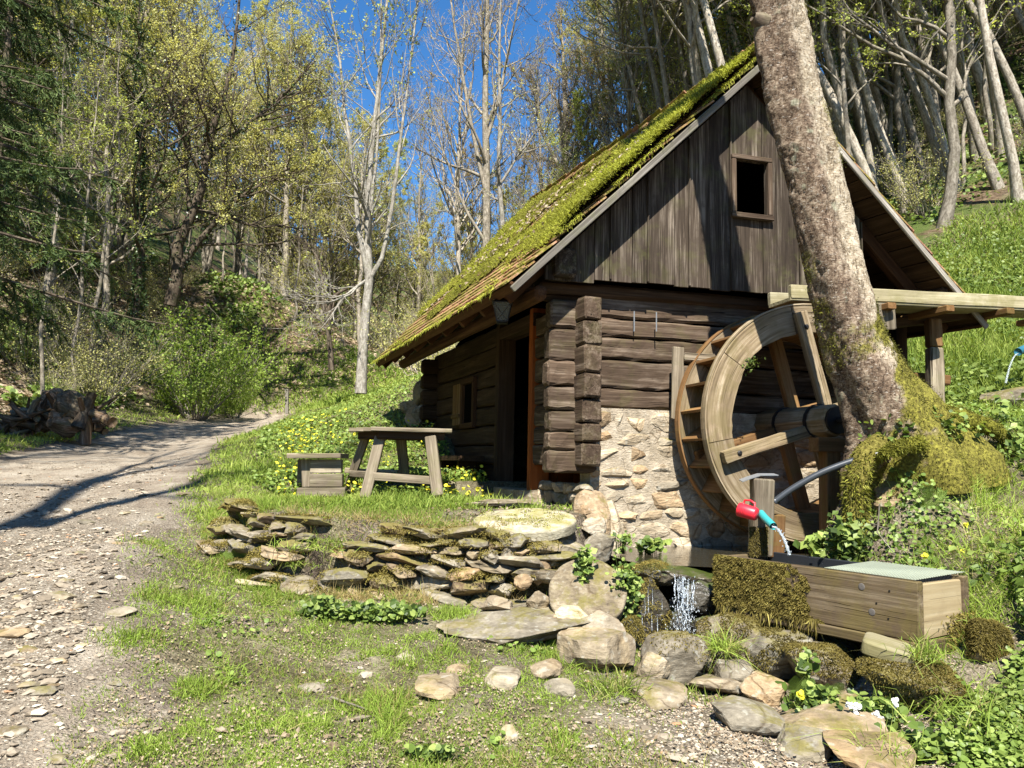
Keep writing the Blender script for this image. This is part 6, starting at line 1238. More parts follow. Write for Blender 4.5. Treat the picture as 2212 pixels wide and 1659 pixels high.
# ---------------------------------------------------------------- water
t_ = MB(); pl = [(.80, 7.6), (.80, 6.7), (.9, 6.2), (1.0, 6.0), (1.9, 5.8), (2.4, 6.1), (2.9, 6.5), (3.9, 6.9), (4.1, 7.7), (4.0, 8.4), (2, 8.0)]
s_ = NT('pool_water', .04, .5); s_.col((.035, .03, .018)); s_.bump(s_.noise(s_.pos(), 14, 3, .5, 1.0), .3, .012); M['pool'] = s_.m
t_.add([(a, b, .775) for a, b in pl], [(0, i, i + 1) for i in range(1, len(pl) - 1)]); o = t_.build('stream_water', M['pool']); o['kind'] = 'structure'
t_ = MB(); pl = [(1.0, 5.75), (1.15, 5.2), (1.6, 5.0), (2.3, 4.7), (2.4, 5.2), (1.9, 5.8)]; t_.add([(a, b, .20) for a, b in pl], [(0, i, i + 1) for i in range(1, len(pl) - 1)]); o = t_.build('plunge_pool_water', M['pool']); o['kind'] = 'structure'
mb = MB(); rg = np.random.RandomState(4)
s_ = NT('falling_water', .12, .7); s_.col((.80, .86, .90)); s_.b.inputs['Transmission Weight'].default_value = .7; s_.b.inputs['IOR'].default_value = 1.33; M['fall'] = s_.m
for k in range(12):
    x = 1478 + rg.randn() * 10; y0 = 1242 + rg.uniform(-4, 30); y1 = min(y0 + rg.uniform(25, 100), 1398); Y = 5.62 + rg.uniform(-.06, .08); n = 8
    pts = [P(x + (q * 6 * rg.randn() * .5) + (y0 + (y1 - y0) * q - 1240) * .03 * rg.uniform(-1, 1.3), y0 + (y1 - y0) * q, Y - .05 * q) for q in np.linspace(0, 1, n)]; mb.tube(pts, np.clip(.0028 + .0022 * rg.randn(n), .001, .006), 5)
v_, f_ = ico(1)
for k in range(1100): y = 1245 + 157 * rg.rand() ** .8; mb.add(v_ * V3(1, 1, rg.uniform(1, 3)) * rg.uniform(.0010, .0034) + P(1479 + rg.randn() * (7 + (y - 1240) * .09), y, 5.58 + rg.uniform(-.1, .08)), f_)
for k in range(9): x = rg.uniform(1385, 1440); y0 = rg.uniform(1265, 1340); mb.tube([P(x, y0, 5.5), P(x + 1, y0 + rg.uniform(15, 50), 5.49)], .0014, 4)
o = mb.build('waterfall', M['fall'], None, True); tag(o, 'little waterfall splashing down between dark wet rocks', 'waterfall', kind='stuff')

# ---------------------------------------------------------------- gravel and loose stones
def frus(rg, n, y0, y1, xa=-.72, xb=.72, pw=2.0):
    u = rg.rand(n); y = (y0 ** (1 - pw) + u * (y1 ** (1 - pw) - y0 ** (1 - pw))) ** (1 / (1 - pw)); return rg.uniform(xa, xb, n) * (y + .4), y
def pebbles(name, pts, size, rg, lv, mat='peb', flat=.45):
    if lv == 0: v0 = np.array([(1, 0, 0), (-1, 0, 0), (0, 1, 0), (0, -1, 0), (0, 0, 1), (0, 0, -1.)]); f0 = np.array([(0, 2, 4), (2, 1, 4), (1, 3, 4), (3, 0, 4), (2, 0, 5), (1, 2, 5), (3, 1, 5), (0, 3, 5)])
    else: v0, f0 = ico(lv)
    N = len(pts); K = len(v0); jit = 1 + rg.uniform(-.28, .28, (N, K, 1)); sc = np.stack([size, size * rg.uniform(.5, .95, N), size * flat * rg.uniform(.5, 1.2, N)], -1) / 2
    a = rg.uniform(0, 6.28, N); ca, sa = np.cos(a), np.sin(a); v = v0[None] * jit * sc[:, None]; tx_ = rg.uniform(-.25, .25, N)[:, None]; v[..., 2] += v[..., 0] * tx_
    x = v[..., 0] * ca[:, None] - v[..., 1] * sa[:, None]; y = v[..., 0] * sa[:, None] + v[..., 1] * ca[:, None]; v = np.stack([x, y, v[..., 2]], -1) + pts[:, None]
    f = (f0[None] + np.arange(N)[:, None, None] * K).reshape(-1, 3); v = v.reshape(-1, 3)
    return link(name, np_mesh(name, v, f, None, M[mat], {'tint': np.repeat(rg.rand(N), K), 'wc': v}), None, kind='stuff', label='loose pale and brown gravel covering the stony track', category='gravel')
rg = np.random.RandomState(31)
def gravel_pts(n, y0, y1, thr=.25, xa=-.72, xb=.72):
    x, y = frus(rg, n, y0, y1, xa, xb); road, lawn, mead, bank, forest, grav = regions(x, y); d = np.maximum(road * sstep(.12, .34, XR(y) - x + (fbm(np.stack([x, y], -1) * 2, 2, 6) - .5) * .3) * (.45 + .75 * sstep(.38, .6, fbm(np.stack([x * .9, y * .9], -1), 3, 61))), np.maximum(grav * .85, .10)) * (1 - .75 * lawn) * (1 - mead) * (1 - .8 * bank)
    inw = (pdist(TERR, x, y) > -.1) | (pdist(POOL, x, y) > -.15) | (pdist(RAV, x, y) > -.15)
    ok = (rg.rand(n) < d) & ~inw; x, y = x[ok], y[ok]; return np.stack([x, y, height(x, y)], -1)
p = gravel_pts(110000, 3.1, 11); pebbles('gravel', p + V3(0, 0, .001), rg.gamma(2.0, .006, len(p)) + .006, rg, 0)
p = gravel_pts(9000, 3.1, 10); p = p[(XR(p[:, 1]) - p[:, 0] > -.1) | (rg.rand(len(p)) < .35)]; pebbles('gravel', p + V3(0, 0, .004), np.clip(rg.gamma(3, .013, len(p)) + .012, 0, .11), rg, 1, flat=.32)
# larger flat stones in the track, each its own
meshes = []
for k in range(9): v, f = rock_arrays((1, 1, 1), 700 + k, 3, 10, .1, .2); meshes.append(np_mesh('flat_stone', v, f, None, M['stone'], {'wc': v}))
px_st = [(30, 1370, 70), (28, 1582, 62), (110, 1480, 48), (62, 1482, 50), (170, 1312, 42), (135, 1290, 60), (262, 1325, 62), (125, 1430, 45), (210, 1360, 30), (90, 1495, 60), (165, 1345, 34), (60, 1405, 48), (250, 1478, 30), (380, 1270, 30), (190, 1130, 40), (60, 1520, 36), (130, 1640, 50), (395, 1068, 26), (340, 1200, 26), (255, 1175, 26), (222, 1150, 30), (35, 1440, 36), (178, 1395, 30), (88, 1352, 34), (300, 1158, 22), (40, 1290, 26), (150, 1255, 22), (210, 1230, 26), (280, 1260, 22), (240, 1400, 26), (60, 1240, 20), (205, 1290, 30), (110, 1215, 24), (270, 1110, 26), (175, 1195, 24), (20, 1335, 30), (320, 1130, 24)]
def putstone(px, py, wpx, k, rg, label, group, flat=.3):
    c = groundhit(px, py); s_ = wpx / FPX * c[1]; o = bpy.data.objects.new('flat_stone', meshes[k % 9]); COL.objects.link(o); o.location = V3(c[0], c[1], c[2] + s_ * flat * .12); o.scale = (s_ * .62, s_ * rg.uniform(.3, .5) * .9, s_ * flat * .5); o.scale = (s_, s_ * rg.uniform(.55, .9), s_ * flat)
    o.rotation_euler = (rg.uniform(-.1, .1), rg.uniform(-.1, .1), rg.uniform(-.5, .5)); tag(o, label, 'stone', group); return o
for k, (x, y, w_) in enumerate(px_st): putstone(x, y, w_, k, rg, 'flat pale stone bedded in the gravel of the track', 'flat stones in the track')
for k in range(70):
    y = 1030 + 620 * rg.rand() ** .8; x = rg.uniform(5, 330) if y > 1150 else rg.uniform(200, 400); putstone(x, y, rg.uniform(11, 24), k, rg, 'small flat stone bedded in the gravel of the track', 'small stones in the track')

# ---------------------------------------------------------------- grass, herbs, litter
def grassy(name, n, y0, y1, xa, xb, dens, lenf, widf, mat, rg, lean=.35, label='', cat='grass', pw=2.0, tintf=None, clump=None):
    x, y = frus(rg, n, y0, y1, xa, xb, pw)
    if clump: x = x + 0; 
    d = dens(x, y); ok = (rg.rand(n) < d) & (pdist(POOL, x, y) < -.02) & (pdist(RAV, x, y) < -.02) ; x, y = x[ok], y[ok]
    ps = np.stack([x, y, height(x, y) - .004], -1); L = lenf(x, y) * rg.uniform(.45, 1.3, len(x)); t = np.clip(rg.rand(len(x)) * .75 + (fbm(np.stack([x, y], -1) * 1.1, 3, 66) - .5) * .9 + .12, 0, 1)
    if tintf is not None: t = np.clip(t + tintf(x, y), 0, 1)
    b = blades(ps, np.tile(V3(0, 0, 1), (len(x), 1)), L, widf(x, y), rg, lean, droop=.25, tint=t); o = leafobj(name, [b], mat, None, kind='stuff'); tag(o, label, cat); return o
rg = np.random.RandomState(51)
inhouse = lambda x, y: (pdist([(.3, 7.1), (3.6, 8.0), (2, 13.3), (-1.4, 12.4)], x, y) > 0)
def dn_near(x, y):
    road, lawn, mead, bank, forest, grav = regions(x, y); q = np.stack([x, y], -1); tuft = sstep(.46, .58, fbm(q * 5.5, 3, 81)); big = sstep(.40, .58, fbm(q * 1.2, 3, 83))
    wd = (pdist(TERR, x, y) > -.28) & (pdist(TERR, x, y) < .1) & (x > -.95); ter = pdist(TERR, x, y) > .02
    left = sstep(1.7, -.2, x + (5.5 - y) * .1 - .2); d = np.clip(tuft * (.65 + .6 * big) + .34 * sstep(.36, .5, fbm(q * 2.3, 3, 88)), 0, 1) * left + .5 * tuft * sstep(1.9, .8, x) * sstep(.55, .62, fbm(q * 2, 3, 85)) + .04
    d = np.where(ter, (.35 + .6 * big) * sstep(.2, -1.2, x) + .03, d); d = np.maximum(d, .8 * np.exp(-((x - XR(y) - .95) / .45) ** 2) * (y > 4.6) * tuft)
    d = np.where(wd, np.minimum(d, .3) + .35 * tuft, d); return d * (1 - road) * (1 - bank) * (1 - .92 * grav) * ~inhouse(x, y)
grassy('near_grass', 460000, 3.0, 9.0, -.62, .72, dn_near, lambda x, y: .032 + .07 * sstep(.52, .74, fbm(np.stack([x, y], -1) * 3.1, 3, 82)), lambda x, y: .0028 + .0004 * y, 'grass', rg, .5, 'patchy green grass growing in tufts over the stony foreground')
grassy('terrace_grass', 70000, 6.0, 8.4, -.45, .02, lambda x, y: ((pdist(TERR, x, y) > -.22) | ((x > -2.0) & (x < -.9) & (pdist(TERR, x, y) > -.5))) * np.clip(.25 + 1.3 * sstep(.35, .6, fbm(np.stack([x, y], -1) * 2.2, 3, 84)), 0, 1) * sstep(.0, -1.0, x + .3 * (fbm(np.stack([x, y], -1) * 3, 2, 1) - .5)) * ~inhouse(x, y), lambda x, y: .045 + .05 * sstep(.5, .7, fbm(np.stack([x, y], -1) * 3.1, 3, 82)), lambda x, y: .0055, 'grass', rg, .5, 'short grass growing on the terrace above the dry stone wall')
grassy('dry_wall_grass', 26000, 5.7, 7.2, -.45, .02, lambda x, y: (np.abs(pdist(TERR, x, y) + .10) < .28) * sstep(.46, .6, fbm(np.stack([x, y], -1) * 3.4, 3, 86)), lambda x, y: .12 + 0 * x, lambda x, y: .004, 'grass', rg, .8, 'straw coloured old grass hanging between the wall stones', tintf=lambda x, y: -.75)
def dn_lawn(x, y): road, lawn, mead, bank, forest, grav = regions(x, y); return lawn * (1 - road) * ~inhouse(x, y) * .96
grassy('lawn_grass', 120000, 7.0, 34, -.72, .10, dn_lawn, lambda x, y: .055 + .003 * y + .05 * sstep(.5, .7, fbm(np.stack([x, y], -1) * .8, 3, 82)), lambda x, y: .003 + .0009 * y, 'meadow', rg, .5, 'short bright green grass on the mound and beside the track', pw=1.9, tintf=lambda x, y: .18)
grassy('verge_grass', 30000, 25, 34.5, -.46, -.1, lambda x, y: regions(x, y)[1] + .35 * (y > 31) * (x > -12), lambda x, y: .22 + 0 * x, lambda x, y: .05, 'meadow', rg, .5, 'sunlit green verge at the far bend of the track', pw=.5, tintf=lambda x, y: .1)
def dn_mead(x, y): return regions(x, y)[2] * (pdist([(.3, 7.1), (4.6, 8.4), (4, 14), (-1.4, 12.4)], x, y) < 0)
grassy('meadow_grass', 70000, 8.2, 22, .35, .75, dn_mead, lambda x, y: .16 + .14 * fbm(np.stack([x, y], -1) * .7, 3, 82), lambda x, y: .004 + .0011 * y, 'meadow', rg, .35, 'tall lush grass of the steep meadow on the right', pw=1.6)
def dn_bank(x, y): q = np.stack([x, y], -1); return regions(x, y)[3] * np.clip(sstep(.47, .6, fbm(q * 2.4, 3, 87)) + .08, 0, 1) * (x > 2.3)
grassy('bank_grass', 34000, 3.6, 8.6, .42, .75, dn_bank, lambda x, y: .09 + .12 * fbm(np.stack([x, y], -1) * 2, 3, 82), lambda x, y: .005, 'grass', rg, .6, 'coarse grass on the steep bank behind the trough', tintf=lambda x, y: .15)
# single tufts and drooping clumps
def tuft(px, py, n, L, wd, label, Y=None, mat='grass', sp=.06, name='grass_tuft', lean=.55):
    c = groundhit(px, py) if Y is None else P(px, py, Y); r = np.random.RandomState(int(px + py)); ps = c + np.stack([r.randn(n) * sp, r.randn(n) * sp, np.zeros(n)], -1); b = blades(ps, np.tile(V3(0, 0, 1), (n, 1)), L * r.uniform(.5, 1.2, n), wd, r, lean, droop=.55); o = leafobj(name, [b], mat); tag(o, label, 'grass tuft', kind='stuff' if sp >= .12 else None); return o
tuft(1320, 1500, 260, .26, .006, 'long-bladed grass tuft in front of the boulders below the waterfall', sp=.07); tuft(1560, 1400, 240, .22, .004, 'grass tuft drooping over the moss right of the waterfall', 5.0, sp=.05, lean=.8); tuft(1850, 1210, 420, .17, .004, 'fine grass tuft behind the middle of the trough', 5.6, sp=.09)
tuft(570, 1305, 230, .20, .004, 'grass tuft at the foot of the dry stone wall'); tuft(640, 1330, 160, .16, .004, 'second grass tuft at the foot of the wall left of the round leaves'); tuft(1990, 1420, 200, .22, .005, 'grass tuft beside the near end of the trough', 4.3); tuft(2130, 1330, 500, .34, .006, 'tall grass clump at the right edge beyond the trough', 4.9, sp=.16); tuft(2190, 1200, 500, .40, .007, 'tall arching grass at the right edge of the bank', 5.2, sp=.2, lean=.7)
tuft(1900, 1640, 120, .25, .005, 'grass tuft among the round leaves in the lower right corner', 3.7); tuft(2110, 1540, 400, .32, .006, 'tall grass clump in the lower right corner', 4.1, sp=.16); tuft(840, 1640, 260, .12, .004, 'grass tuft at the bottom edge left of the gravel', sp=.08); tuft(600, 1560, 240, .12, .004, 'grass tuft in the left foreground', sp=.08); tuft(1225, 1640, 160, .12, .004, 'grass tuft at the bottom edge beside the gravel', sp=.06)
tuft(690, 1180, 420, .13, .005, 'grass tuft hanging in the gap of the dry stone wall', sp=.16, lean=.8); tuft(655, 1215, 260, .10, .005, 'smaller grass tuft in the gap of the dry stone wall', sp=.12, lean=.8); tuft(735, 1170, 260, .11, .005, 'grass tuft at the top of the wall right of the gap', sp=.12, lean=.7); tuft(870, 1290, 300, .13, .005, 'grass tuft at the wall foot right of the round leaves', sp=.12)
# herb leaves
def herbs(name, n, y0, y1, xa, xb, dens, size, mat, rg, label, cat='herbs', hgt=.06, hexa=True, pw=2.0, tilt=.45):
    x, y = frus(rg, n, y0, y1, xa, xb, pw); ok = rg.rand(n) < dens(x, y); x, y = x[ok], y[ok]; hh = hgt * rg.rand(len(x)); ps = np.stack([x, y, height(x, y) + hh + .01], -1); nr = normal_at(x, y)
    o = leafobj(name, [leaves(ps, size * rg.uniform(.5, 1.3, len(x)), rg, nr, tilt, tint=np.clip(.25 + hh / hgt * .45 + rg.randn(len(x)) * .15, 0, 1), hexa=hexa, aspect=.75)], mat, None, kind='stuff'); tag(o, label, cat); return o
rg = np.random.RandomState(61); Q2 = lambda x, y: np.stack([x, y], -1)
bankd = lambda x, y: sstep(2.15, 2.5, x + .25 * (4.6 - y)) * (y < 8.4) * (pdist([(2.1, 4.1), (2.75, 4.25), (3.0, 4.75), (1.9, 6.0), (1.3, 5.6)], x, y) < 0) * (pdist(POOL, x, y) < -.05)
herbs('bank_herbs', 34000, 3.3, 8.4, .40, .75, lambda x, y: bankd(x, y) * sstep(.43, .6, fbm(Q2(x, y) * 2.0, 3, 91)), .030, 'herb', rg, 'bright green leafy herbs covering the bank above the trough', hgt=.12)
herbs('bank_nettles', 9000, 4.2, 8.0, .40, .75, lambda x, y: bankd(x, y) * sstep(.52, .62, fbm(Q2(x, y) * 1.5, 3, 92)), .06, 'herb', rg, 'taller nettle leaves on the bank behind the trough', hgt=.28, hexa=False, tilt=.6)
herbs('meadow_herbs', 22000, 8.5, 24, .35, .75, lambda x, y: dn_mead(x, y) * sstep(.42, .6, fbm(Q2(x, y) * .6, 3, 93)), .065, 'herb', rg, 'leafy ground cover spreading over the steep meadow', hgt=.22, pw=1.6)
herbs('mound_herbs', 26000, 8.5, 22, -.35, .02, lambda x, y: dn_lawn(x, y) * sstep(.40, .55, fbm(Q2(x, y) * .7, 3, 94)) * (x > XR(y) + .7), .045, 'herb', rg, 'low leafy ground cover on the mound behind the table', hgt=.12, pw=1.8)
herbs('corner_herbs', 9000, 3.2, 4.3, .42, .72, lambda x, y: sstep(1.75, 2.0, x) * sstep(.4, .55, fbm(Q2(x, y) * 2.5, 3, 90)), .028, 'herb', rg, 'round shiny leaves crowding the lower right corner', hgt=.10, tilt=.3)
herbs('foreground_weeds', 7000, 3.2, 7, -.45, .1, lambda x, y: dn_near(x, y) * sstep(.6, .68, fbm(Q2(x, y) * 1.8, 3, 95)), .032, 'herb', rg, 'small clover-like weeds among the foreground grass', hgt=.03)
herbs('flowers', 2600, 8.3, 13.5, -.33, -.02, lambda x, y: dn_lawn(x, y) * sstep(.45, .56, fbm(Q2(x, y) * .9, 3, 96)) * (x > XR(y) + 1.0), .04, 'yellow', rg, 'patch of small yellow wildflowers on the mound behind the table', 'wildflowers', hgt=.16)
herbs('left_undergrowth', 46000, 17, 36, -.75, -.2, lambda x, y: sstep(1.2, 2.0, XL(y) - x) * sstep(.44, .56, fbm(Q2(x, y) * .33, 4, 97)), .15, 'herb', rg, 'green undergrowth patches on the left woodland slope', hgt=.28, pw=1.2, tilt=.7)
herbs('right_undergrowth', 9000, 16, 36, .30, .75, lambda x, y: regions(x, y)[4] * sstep(.46, .56, fbm(Q2(x, y) * .33, 4, 98)), .11, 'herb', rg, 'green undergrowth patches under the trees of the right slope', hgt=.35, pw=1.2, tilt=.7)
herbs('left_litter', 42000, 16, 38, -.75, -.1, lambda x, y: regions(x, y)[4] * .8, .15, 'litter', rg, 'brown fallen leaves covering the left woodland slope', 'leaf litter', hgt=.03, pw=1.2, hexa=False)
herbs('near_litter', 16000, 3.2, 8, -.4, .75, lambda x, y: (1 - regions(x, y)[0]) * sstep(.48, .6, fbm(Q2(x, y) * 1.7, 3, 99)) * (.22 + .78 * bankd(x, y)), .026, 'litter', rg, 'dry brown leaves scattered over the ground and the bank', 'leaf litter', hgt=.012, hexa=False, tilt=.5)
herbs('ground_debris', 60000, 3.1, 7, -.5, .6, lambda x, y: (1 - regions(x, y)[0]) * .6 * sstep(.36, .55, fbm(Q2(x, y) * 2.6, 3, 100)), .013, 'litter', rg, 'fine brown plant debris lying on the bare soil', 'leaf litter', hgt=.006, hexa=False, tilt=.5)
herbs('terrace_litter', 3500, 5.9, 8.4, -.25, .1, lambda x, y: (pdist(TERR, x, y) > 0) * sstep(-.9, .1, x) * .8, .03, 'litter', rg, 'dry leaves lying on the terrace before the door', 'leaf litter', hgt=.01, hexa=False)
def clump(px, py, Y, n, spx, spy, size, mat, label, name='leafy_plant', cat='plant', hexa=True, nrm=(0, -.5, .7), tilt=.5, dY=.12, stems=0):
    r = np.random.RandomState(int(px * 3 + py)); t = thing(name, label, cat, P(px, py + spy, Y)); ps = np.array([P(px + np.clip(r.randn() * .5, -1.3, 1.3) * spx, py + np.clip(r.randn() * .45, -1.2, 1) * spy, Y + r.uniform(-dY, dY)) for _ in range(n)])
    ok = fbm(ps * 6, 2, int(px)) > .38; ps = ps[ok]; leafobj('leaves', [leaves(ps, size * r.uniform(.55, 1.25, len(ps)), r, np.array([nrm]), tilt, hexa=hexa, aspect=.8)], mat, t)
    mb = MB(); b = P(px, py + spy + 4, Y)
    for q in ps[::max(1, len(ps) // 26)]: m_ = (b + q) / 2 + V3(0, 0, .02); mb.tube([b + (q - b) * V3(.5, .3, 0), m_, q], .0022, 4)
    part(mb, 'stems', 'herb', t); return t
M['herb'].name = 'herb_leaf'
clump(695, 1318, 5.45, 620, 44, 26, .040, 'herb', 'clump of round bright leaves at the foot of the wall on the left'); clump(800, 1322, 5.4, 950, 90, 20, .040, 'herb', 'wide row of round bright leaves at the foot of the stone wall'); clump(1262, 1225, 5.55, 190, 22, 38, .06, 'herb', 'nettle with pointed green leaves beside the leaning millstone', hexa=False)
clump(1350, 1268, 5.5, 430, 30, 66, .034, 'herb', 'trailing leafy plant hanging down the wet rocks'); clump(1338, 1172, 6.6, 220, 24, 20, .05, 'herb', 'lobed green plant growing at the foot of the rubble wall', hexa=False); clump(1405, 1178, 6.7, 150, 34, 16, .06, 'herb', 'low green plant at the water edge below the rubble wall')
clump(1760, 1178, 5.7, 60, 30, 26, .09, 'herb', 'nettle reaching over the trough beside the wheel pit', hexa=False); clump(1830, 1165, 5.5, 420, 55, 50, .06, 'herb', 'broad-leaved nettles below the mossy root', hexa=False); clump(1760, 1512, 4.3, 360, 60, 34, .042, 'herb', 'round penny-like leaves under the draped moss'); clump(1880, 1545, 4.2, 420, 80, 40, .042, 'herb', 'round leaves and white flowers under the mossy boulder')
clump(2040, 1620, 3.9, 900, 110, 45, .042, 'herb', 'dense round leaves at the bottom right'); clump(1740, 1440, 4.5, 60, 20, 40, .05, 'herb', 'few round leaves climbing over the moss'); clump(930, 1625, 3.75, 160, 60, 20, .035, 'herb', 'clover patch at the bottom edge of the foreground'); clump(2000, 930, 5.75, 620, 110, 40, .042, 'herb', 'white-flowering herbs spreading right of the mossy trunk foot', nrm=(0, -.3, .9))
for i, (x, y) in enumerate([(1832, 1525), (1850, 1525), (1852, 1545), (1900, 1553), (1893, 1545), (1935, 1520), (2055, 1605), (2075, 1628), (1980, 1570)]):
    c = P(x, y, 4.05); r = np.random.RandomState(i); o = leafobj('white_flower', [leaves(np.tile(c, (6, 1)) + r.randn(6, 3) * .008, .03, r, np.array([[0, -.8, .5]]), .3, hexa=True)], 'white'); tag(o, 'small white flower above the round leaves at the lower right', 'flower', 'white flowers at the lower right')
for i, (x, y, Y) in enumerate([(2085, 1135, 5.4), (2080, 1192, 5.3), (2055, 1188, 5.35), (1998, 1200, 5.3), (1730, 1500, 4.2)]):
    c = P(x, y, Y - .1); r = np.random.RandomState(i); o = leafobj('yellow_flower', [leaves(np.tile(c, (6, 1)) + r.randn(6, 3) * .007, .034, r, np.array([[0, -.8, .5]]), .3, hexa=True)], 'yellow'); tag(o, 'small yellow flower in the herbs beside the trough', 'flower', 'yellow flowers beside the trough')
def fern(px, py, Y, ang, L, label):
    r = np.random.RandomState(int(px)); t = thing('fern', label, 'fern', P(px, py, Y))
    b = P(px, py, Y)
    for k, a in enumerate(ang):
        d = V3(math.sin(a), -.35, math.cos(a)); n = 24; f = np.linspace(0, 1, n); mid = b + d * (f * L)[:, None] + V3(0, -.2, -.5) * (f ** 2 * L * .5)[:, None]; tg = nrmz(np.gradient(mid, axis=0)); sd_ = nrmz(np.cross(tg, V3(.1, -1, .4))); V_, Q_ = [], []; W_ = L * .24 * np.sin(np.pi * np.clip(f * .93 + .07, 0, 1)) ** .8
        for i in range(n):
            for s2 in (-1, 1): p0 = mid[i]; e_ = sd_[i] * s2 * W_[i] + tg[i] * W_[i] * .35; w2 = tg[i] * L * .014; k0 = len(V_) ; V_ += [p0 - w2, p0 + e_ * .6 - w2 * .9, p0 + e_, p0 + e_ * .6 + w2 * .9, p0 + w2]; Q_ += [(k0, k0 + 1, k0 + 3, k0 + 4)]
        me = np_mesh('frond', np.array(V_), np.array([(q[1], q[1] + 1, q[2]) for q in Q_]), np.array(Q_), M['herb'], {'tint': np.full(len(V_), .55)}); link('frond', me, t)
fern(1712, 1510, 4.35, (-.1, .5), .19, 'small fern with two fronds under the draped moss'); fern(1790, 1518, 4.3, (-.6, .3), .17, 'second small fern right of the first under the moss'); fern(1975, 1105, 5.5, (.7, .3), .26, 'fern frond on the bank below the mossy roots'); fern(520, 1215, 6.7, (-.8, -.2, .3), .18, 'little fern at the left end of the dry stone wall')

# thick hanging moss on the rocks around the trough
def mosscoat(boxes, seed, n, mat, name, label):
    r = np.random.RandomState(seed); out = []; deps = bpy.context.evaluated_depsgraph_get() if False else None
    for ob, dens, ny in boxes:
        me = ob.data; co = np.zeros(len(me.vertices) * 3, np.float32); me.vertices.foreach_get('co', co); co = co.reshape(-1, 3) + np.array(ob.location); tri = np.zeros(len(me.polygons) * 3, np.int32); me.polygons.foreach_get('vertices', tri); tri = tri.reshape(-1, 3); a, b, c = co[tri[:, 0]], co[tri[:, 1]], co[tri[:, 2]]; nn = np.cross(b - a, c - a); ar = np.linalg.norm(nn, axis=1); nn = nn / (ar[:, None] + 1e-9)
        wgt = ar * sstep(ny - .3, ny + .3, nn[:, 2] - .25 * nn[:, 1]); i = r.choice(len(tri), int(n * dens * 2.0), p=wgt / wgt.sum()); u = r.rand(len(i), 2); u = np.where(u.sum(1, keepdims=True) > 1, 1 - u, u); ps = a[i] + (b[i] - a[i]) * u[:, :1] + (c[i] - a[i]) * u[:, 1:]
        ok = fbm(ps * 7, 3, seed) > .40; ps = ps[ok]; nv = nn[i][ok]; out.append(blades(ps, nv, r.uniform(.006, .020, len(ps)), .0065, r, 1.1, droop=.35, tint=np.clip(.05 + .6 * fbm(ps * 5, 3, 2) + .5 * (fbm(ps * 36, 2, 4) - .4) + r.randn(len(ps)) * .12, 0, 1)))
    return leafobj(name, out, mat, None, kind='stuff', label=label, category='moss')
ob = {o.get('label', ''): o for o in COL.objects if o.type == 'MESH' and o.get('label')}
def L_(s_): return next(o for k, o in ob.items() if k.startswith(s_))
mosscoat([(L_('moss-draped boulder'), 1.7, -.35), (L_('long mossy rock'), .9, .2), (L_('rounded boulder thick'), 1.0, 0), (L_('mossy rock under the far'), .8, .1)], 3, 5200, 'mossdull', 'rock_moss', 'thick ochre moss hanging over the rocks under the trough')
mosscoat([(L_('dark mossy rock face'), .5, -.2), (L_('wet dark rock shelf'), .7, .2), (L_('dark mossy boulder at'), .5, 0), (L_('mossy slab tilted'), .25, .4), (L_('large greyish boulder'), .12, .5)], 4, 4200, 'mossdull', 'rock_moss', 'dark moss on the wet rocks beside the waterfall')

# mossy hummocks and old roots on the bank right of the trunk
for k, (x0, x1, y0, y1, Y) in enumerate([(1880, 2010, 1040, 1120, 5.75), (2010, 2110, 1000, 1075, 5.9), (2090, 2200, 1090, 1190, 5.6), (1985, 2060, 1235, 1275, 5.3), (2092, 2172, 1340, 1425, 4.45), (2150, 2230, 960, 1030, 6.0)]):
    o = prock(x0, x1, y0, y1, Y, 'mstone', ['mossy stone on the bank below the trunk roots', 'mossy hummock at the middle of the bank', 'mossy rounded stone at the right of the bank', 'low mossy stone behind the wire mesh of the trough', 'golden moss cushion beside the near end of the trough', 'mossy stone at the right edge of the picture'][k], seed=150 + k, lv=3); mosscoat([(o, 1.1 if k == 4 else .45, 0)], 10 + k, 5200, 'mossdull', 'hummock_moss', 'moss covering ' + ['the stone below the trunk roots', 'the hummock in the middle of the bank', 'the rounded stone at the right of the bank', 'the low stone behind the wire mesh', 'the stone beside the near end of the trough', 'the stone at the right edge'][k])
for k, pts in enumerate([[(1880, 1130, 5.5), (1960, 1160, 5.45), (2010, 1210, 5.4)], [(1900, 1090, 5.5), (1895, 1150, 5.4), (1935, 1200, 5.3)], [(2020, 1095, 5.5), (2060, 1050, 5.6), (2085, 1010, 5.7)]]):
    mb = MB(); mb.tube([P(*q) for q in pts], [.006, .005, .003], 6); o = mb.build('dry_twig', M['barkg'], None, True); tag(o, ['dry twig lying across the bank below the roots', 'thin bent twig hanging below the mossy root', 'pale dry stalk rising from the bank'][k], 'twig')
mb = MB(); mb.tube([groundhit(945, 1455) + V3(0, 0, .02), groundhit(948, 1478) + V3(0, 0, .04), groundhit(985, 1497) + V3(0, 0, .03), groundhit(1015, 1493) + V3(0, 0, .02)], [.007, .006, .006, .003], 6); o = mb.build('dry_twig', M['barkd'], None, True); tag(o, 'curved brown twig lying in the patchy foreground grass', 'twig')
mb = MB(); mb.tube([groundhit(715, 1515) + V3(0, 0, .02), groundhit(790, 1545) + V3(0, 0, .03)], [.008, .004], 6); o = mb.build('dry_twig', M['barkg'], None, True); tag(o, 'straight grey twig lying among the foreground tufts', 'twig')

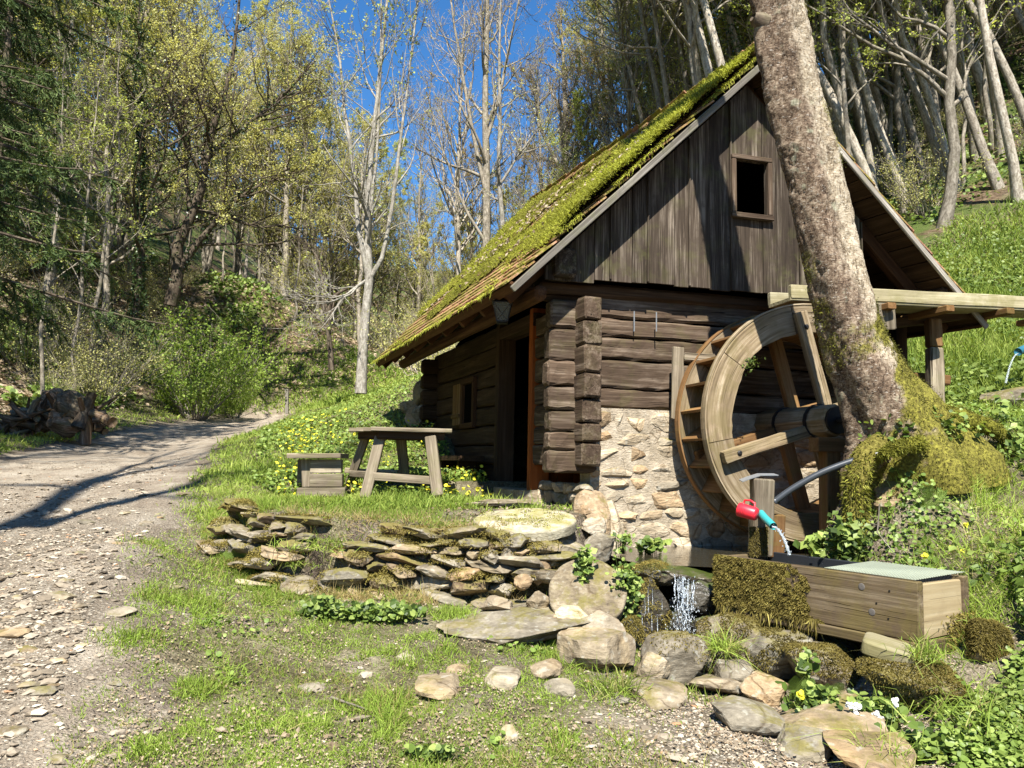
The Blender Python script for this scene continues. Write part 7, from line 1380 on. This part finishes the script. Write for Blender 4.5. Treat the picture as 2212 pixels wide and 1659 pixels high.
# heap of stumps and roots left of the track
rg = np.random.RandomState(77); heap = thing('stump_heap', 'heap of reddish torn stumps and roots lying left of the track', 'wood heap', P(120, 935, 14.5))
for k, (x, y, r_, mt) in enumerate([(120, 885, .42, 'root'), (165, 885, .40, 'barkd'), (185, 900, .34, 'root'), (95, 905, .30, 'root'), (60, 915, .26, 'root'), (30, 925, .24, 'root'), (145, 915, .34, 'root'), (205, 905, .25, 'barkd')]):
    o = rock('stump', P(x, y, 14.5 + rg.uniform(-.3, .3)), (r_ * 2, r_ * 1.6, r_ * 1.7), 900 + k, M[mt], heap, 3, rot=(rg.rand(), rg.rand(), rg.rand()), rough=.5, cuts=4)
for k in range(34):
    x, y = rg.uniform(10, 215), rg.uniform(880, 935); a = P(x, y, 14.3 + rg.uniform(-.3, .3)); d = unit(V3(rg.randn(), rg.randn() * .4, abs(rg.randn()) * .7)) * rg.uniform(.3, .8); mb = MB(); mb.tube([a - d * .5, a + rg.randn(3) * .06, a + d * .6 + rg.randn(3) * .08], np.array([.10, .08, .03]) * rg.uniform(.5, 1.2), 7); part(mb, 'root_limb', ['root', 'grey', 'root'][k % 3], heap, True)
mb = MB(); mb.tube([P(168, 925, 14), P(200, 850, 14.2)], [.12, .09], 9); part(mb, 'leaning_log', 'barkd', heap, True); mb = MB(); mb.tube([P(200, 908, 14), P(243, 905, 14.1)], [.05, .03], 7); part(mb, 'root_limb', 'barkd', heap, True)
mb = MB(); c = P(621, 868, 26); mb.beam(c - V3(0, 0, .4), c + V3(-.04, 0, .42), .11, .09, up=(0, 1, 0), seed=3); o = mb.build('marker_post', M['greyl']); tag(o, 'short pale wooden post beside the bend of the track', 'post')
mb = MB(); c = P(914, 800, 15.5); mb.beam(c - V3(0, 0, .3), c + V3(0, 0, .22), .04, .04, up=(0, 1, 0), seed=3); o = mb.build('thin_stake', M['greyl']); tag(o, 'thin pale stake on top of the grassy mound near the eave', 'stake')
# small things: dry seed head by the trunk foot, gutter stone slabs before the door
prock(1000, 1190, 1048, 1092, 7.4, 'stone', 'worn pale doorstep slab on the terrace before the doorway', cat='rock slab', name='doorstep', zf=.06, dep=.55, seed=170, boxy=.6, rot=.1)
prock(925, 1030, 1126, 1152, 6.25, 'stone', 'flat thin slab at the terrace edge left of the millstone', cat='rock slab', name='rock_slab', zf=.05, dep=.5, seed=171, boxy=.5)
prock(1250, 1300, 1085, 1130, 6.95, 'bstone', 'upright tan stone against the house corner', seed=172, boxy=.5)
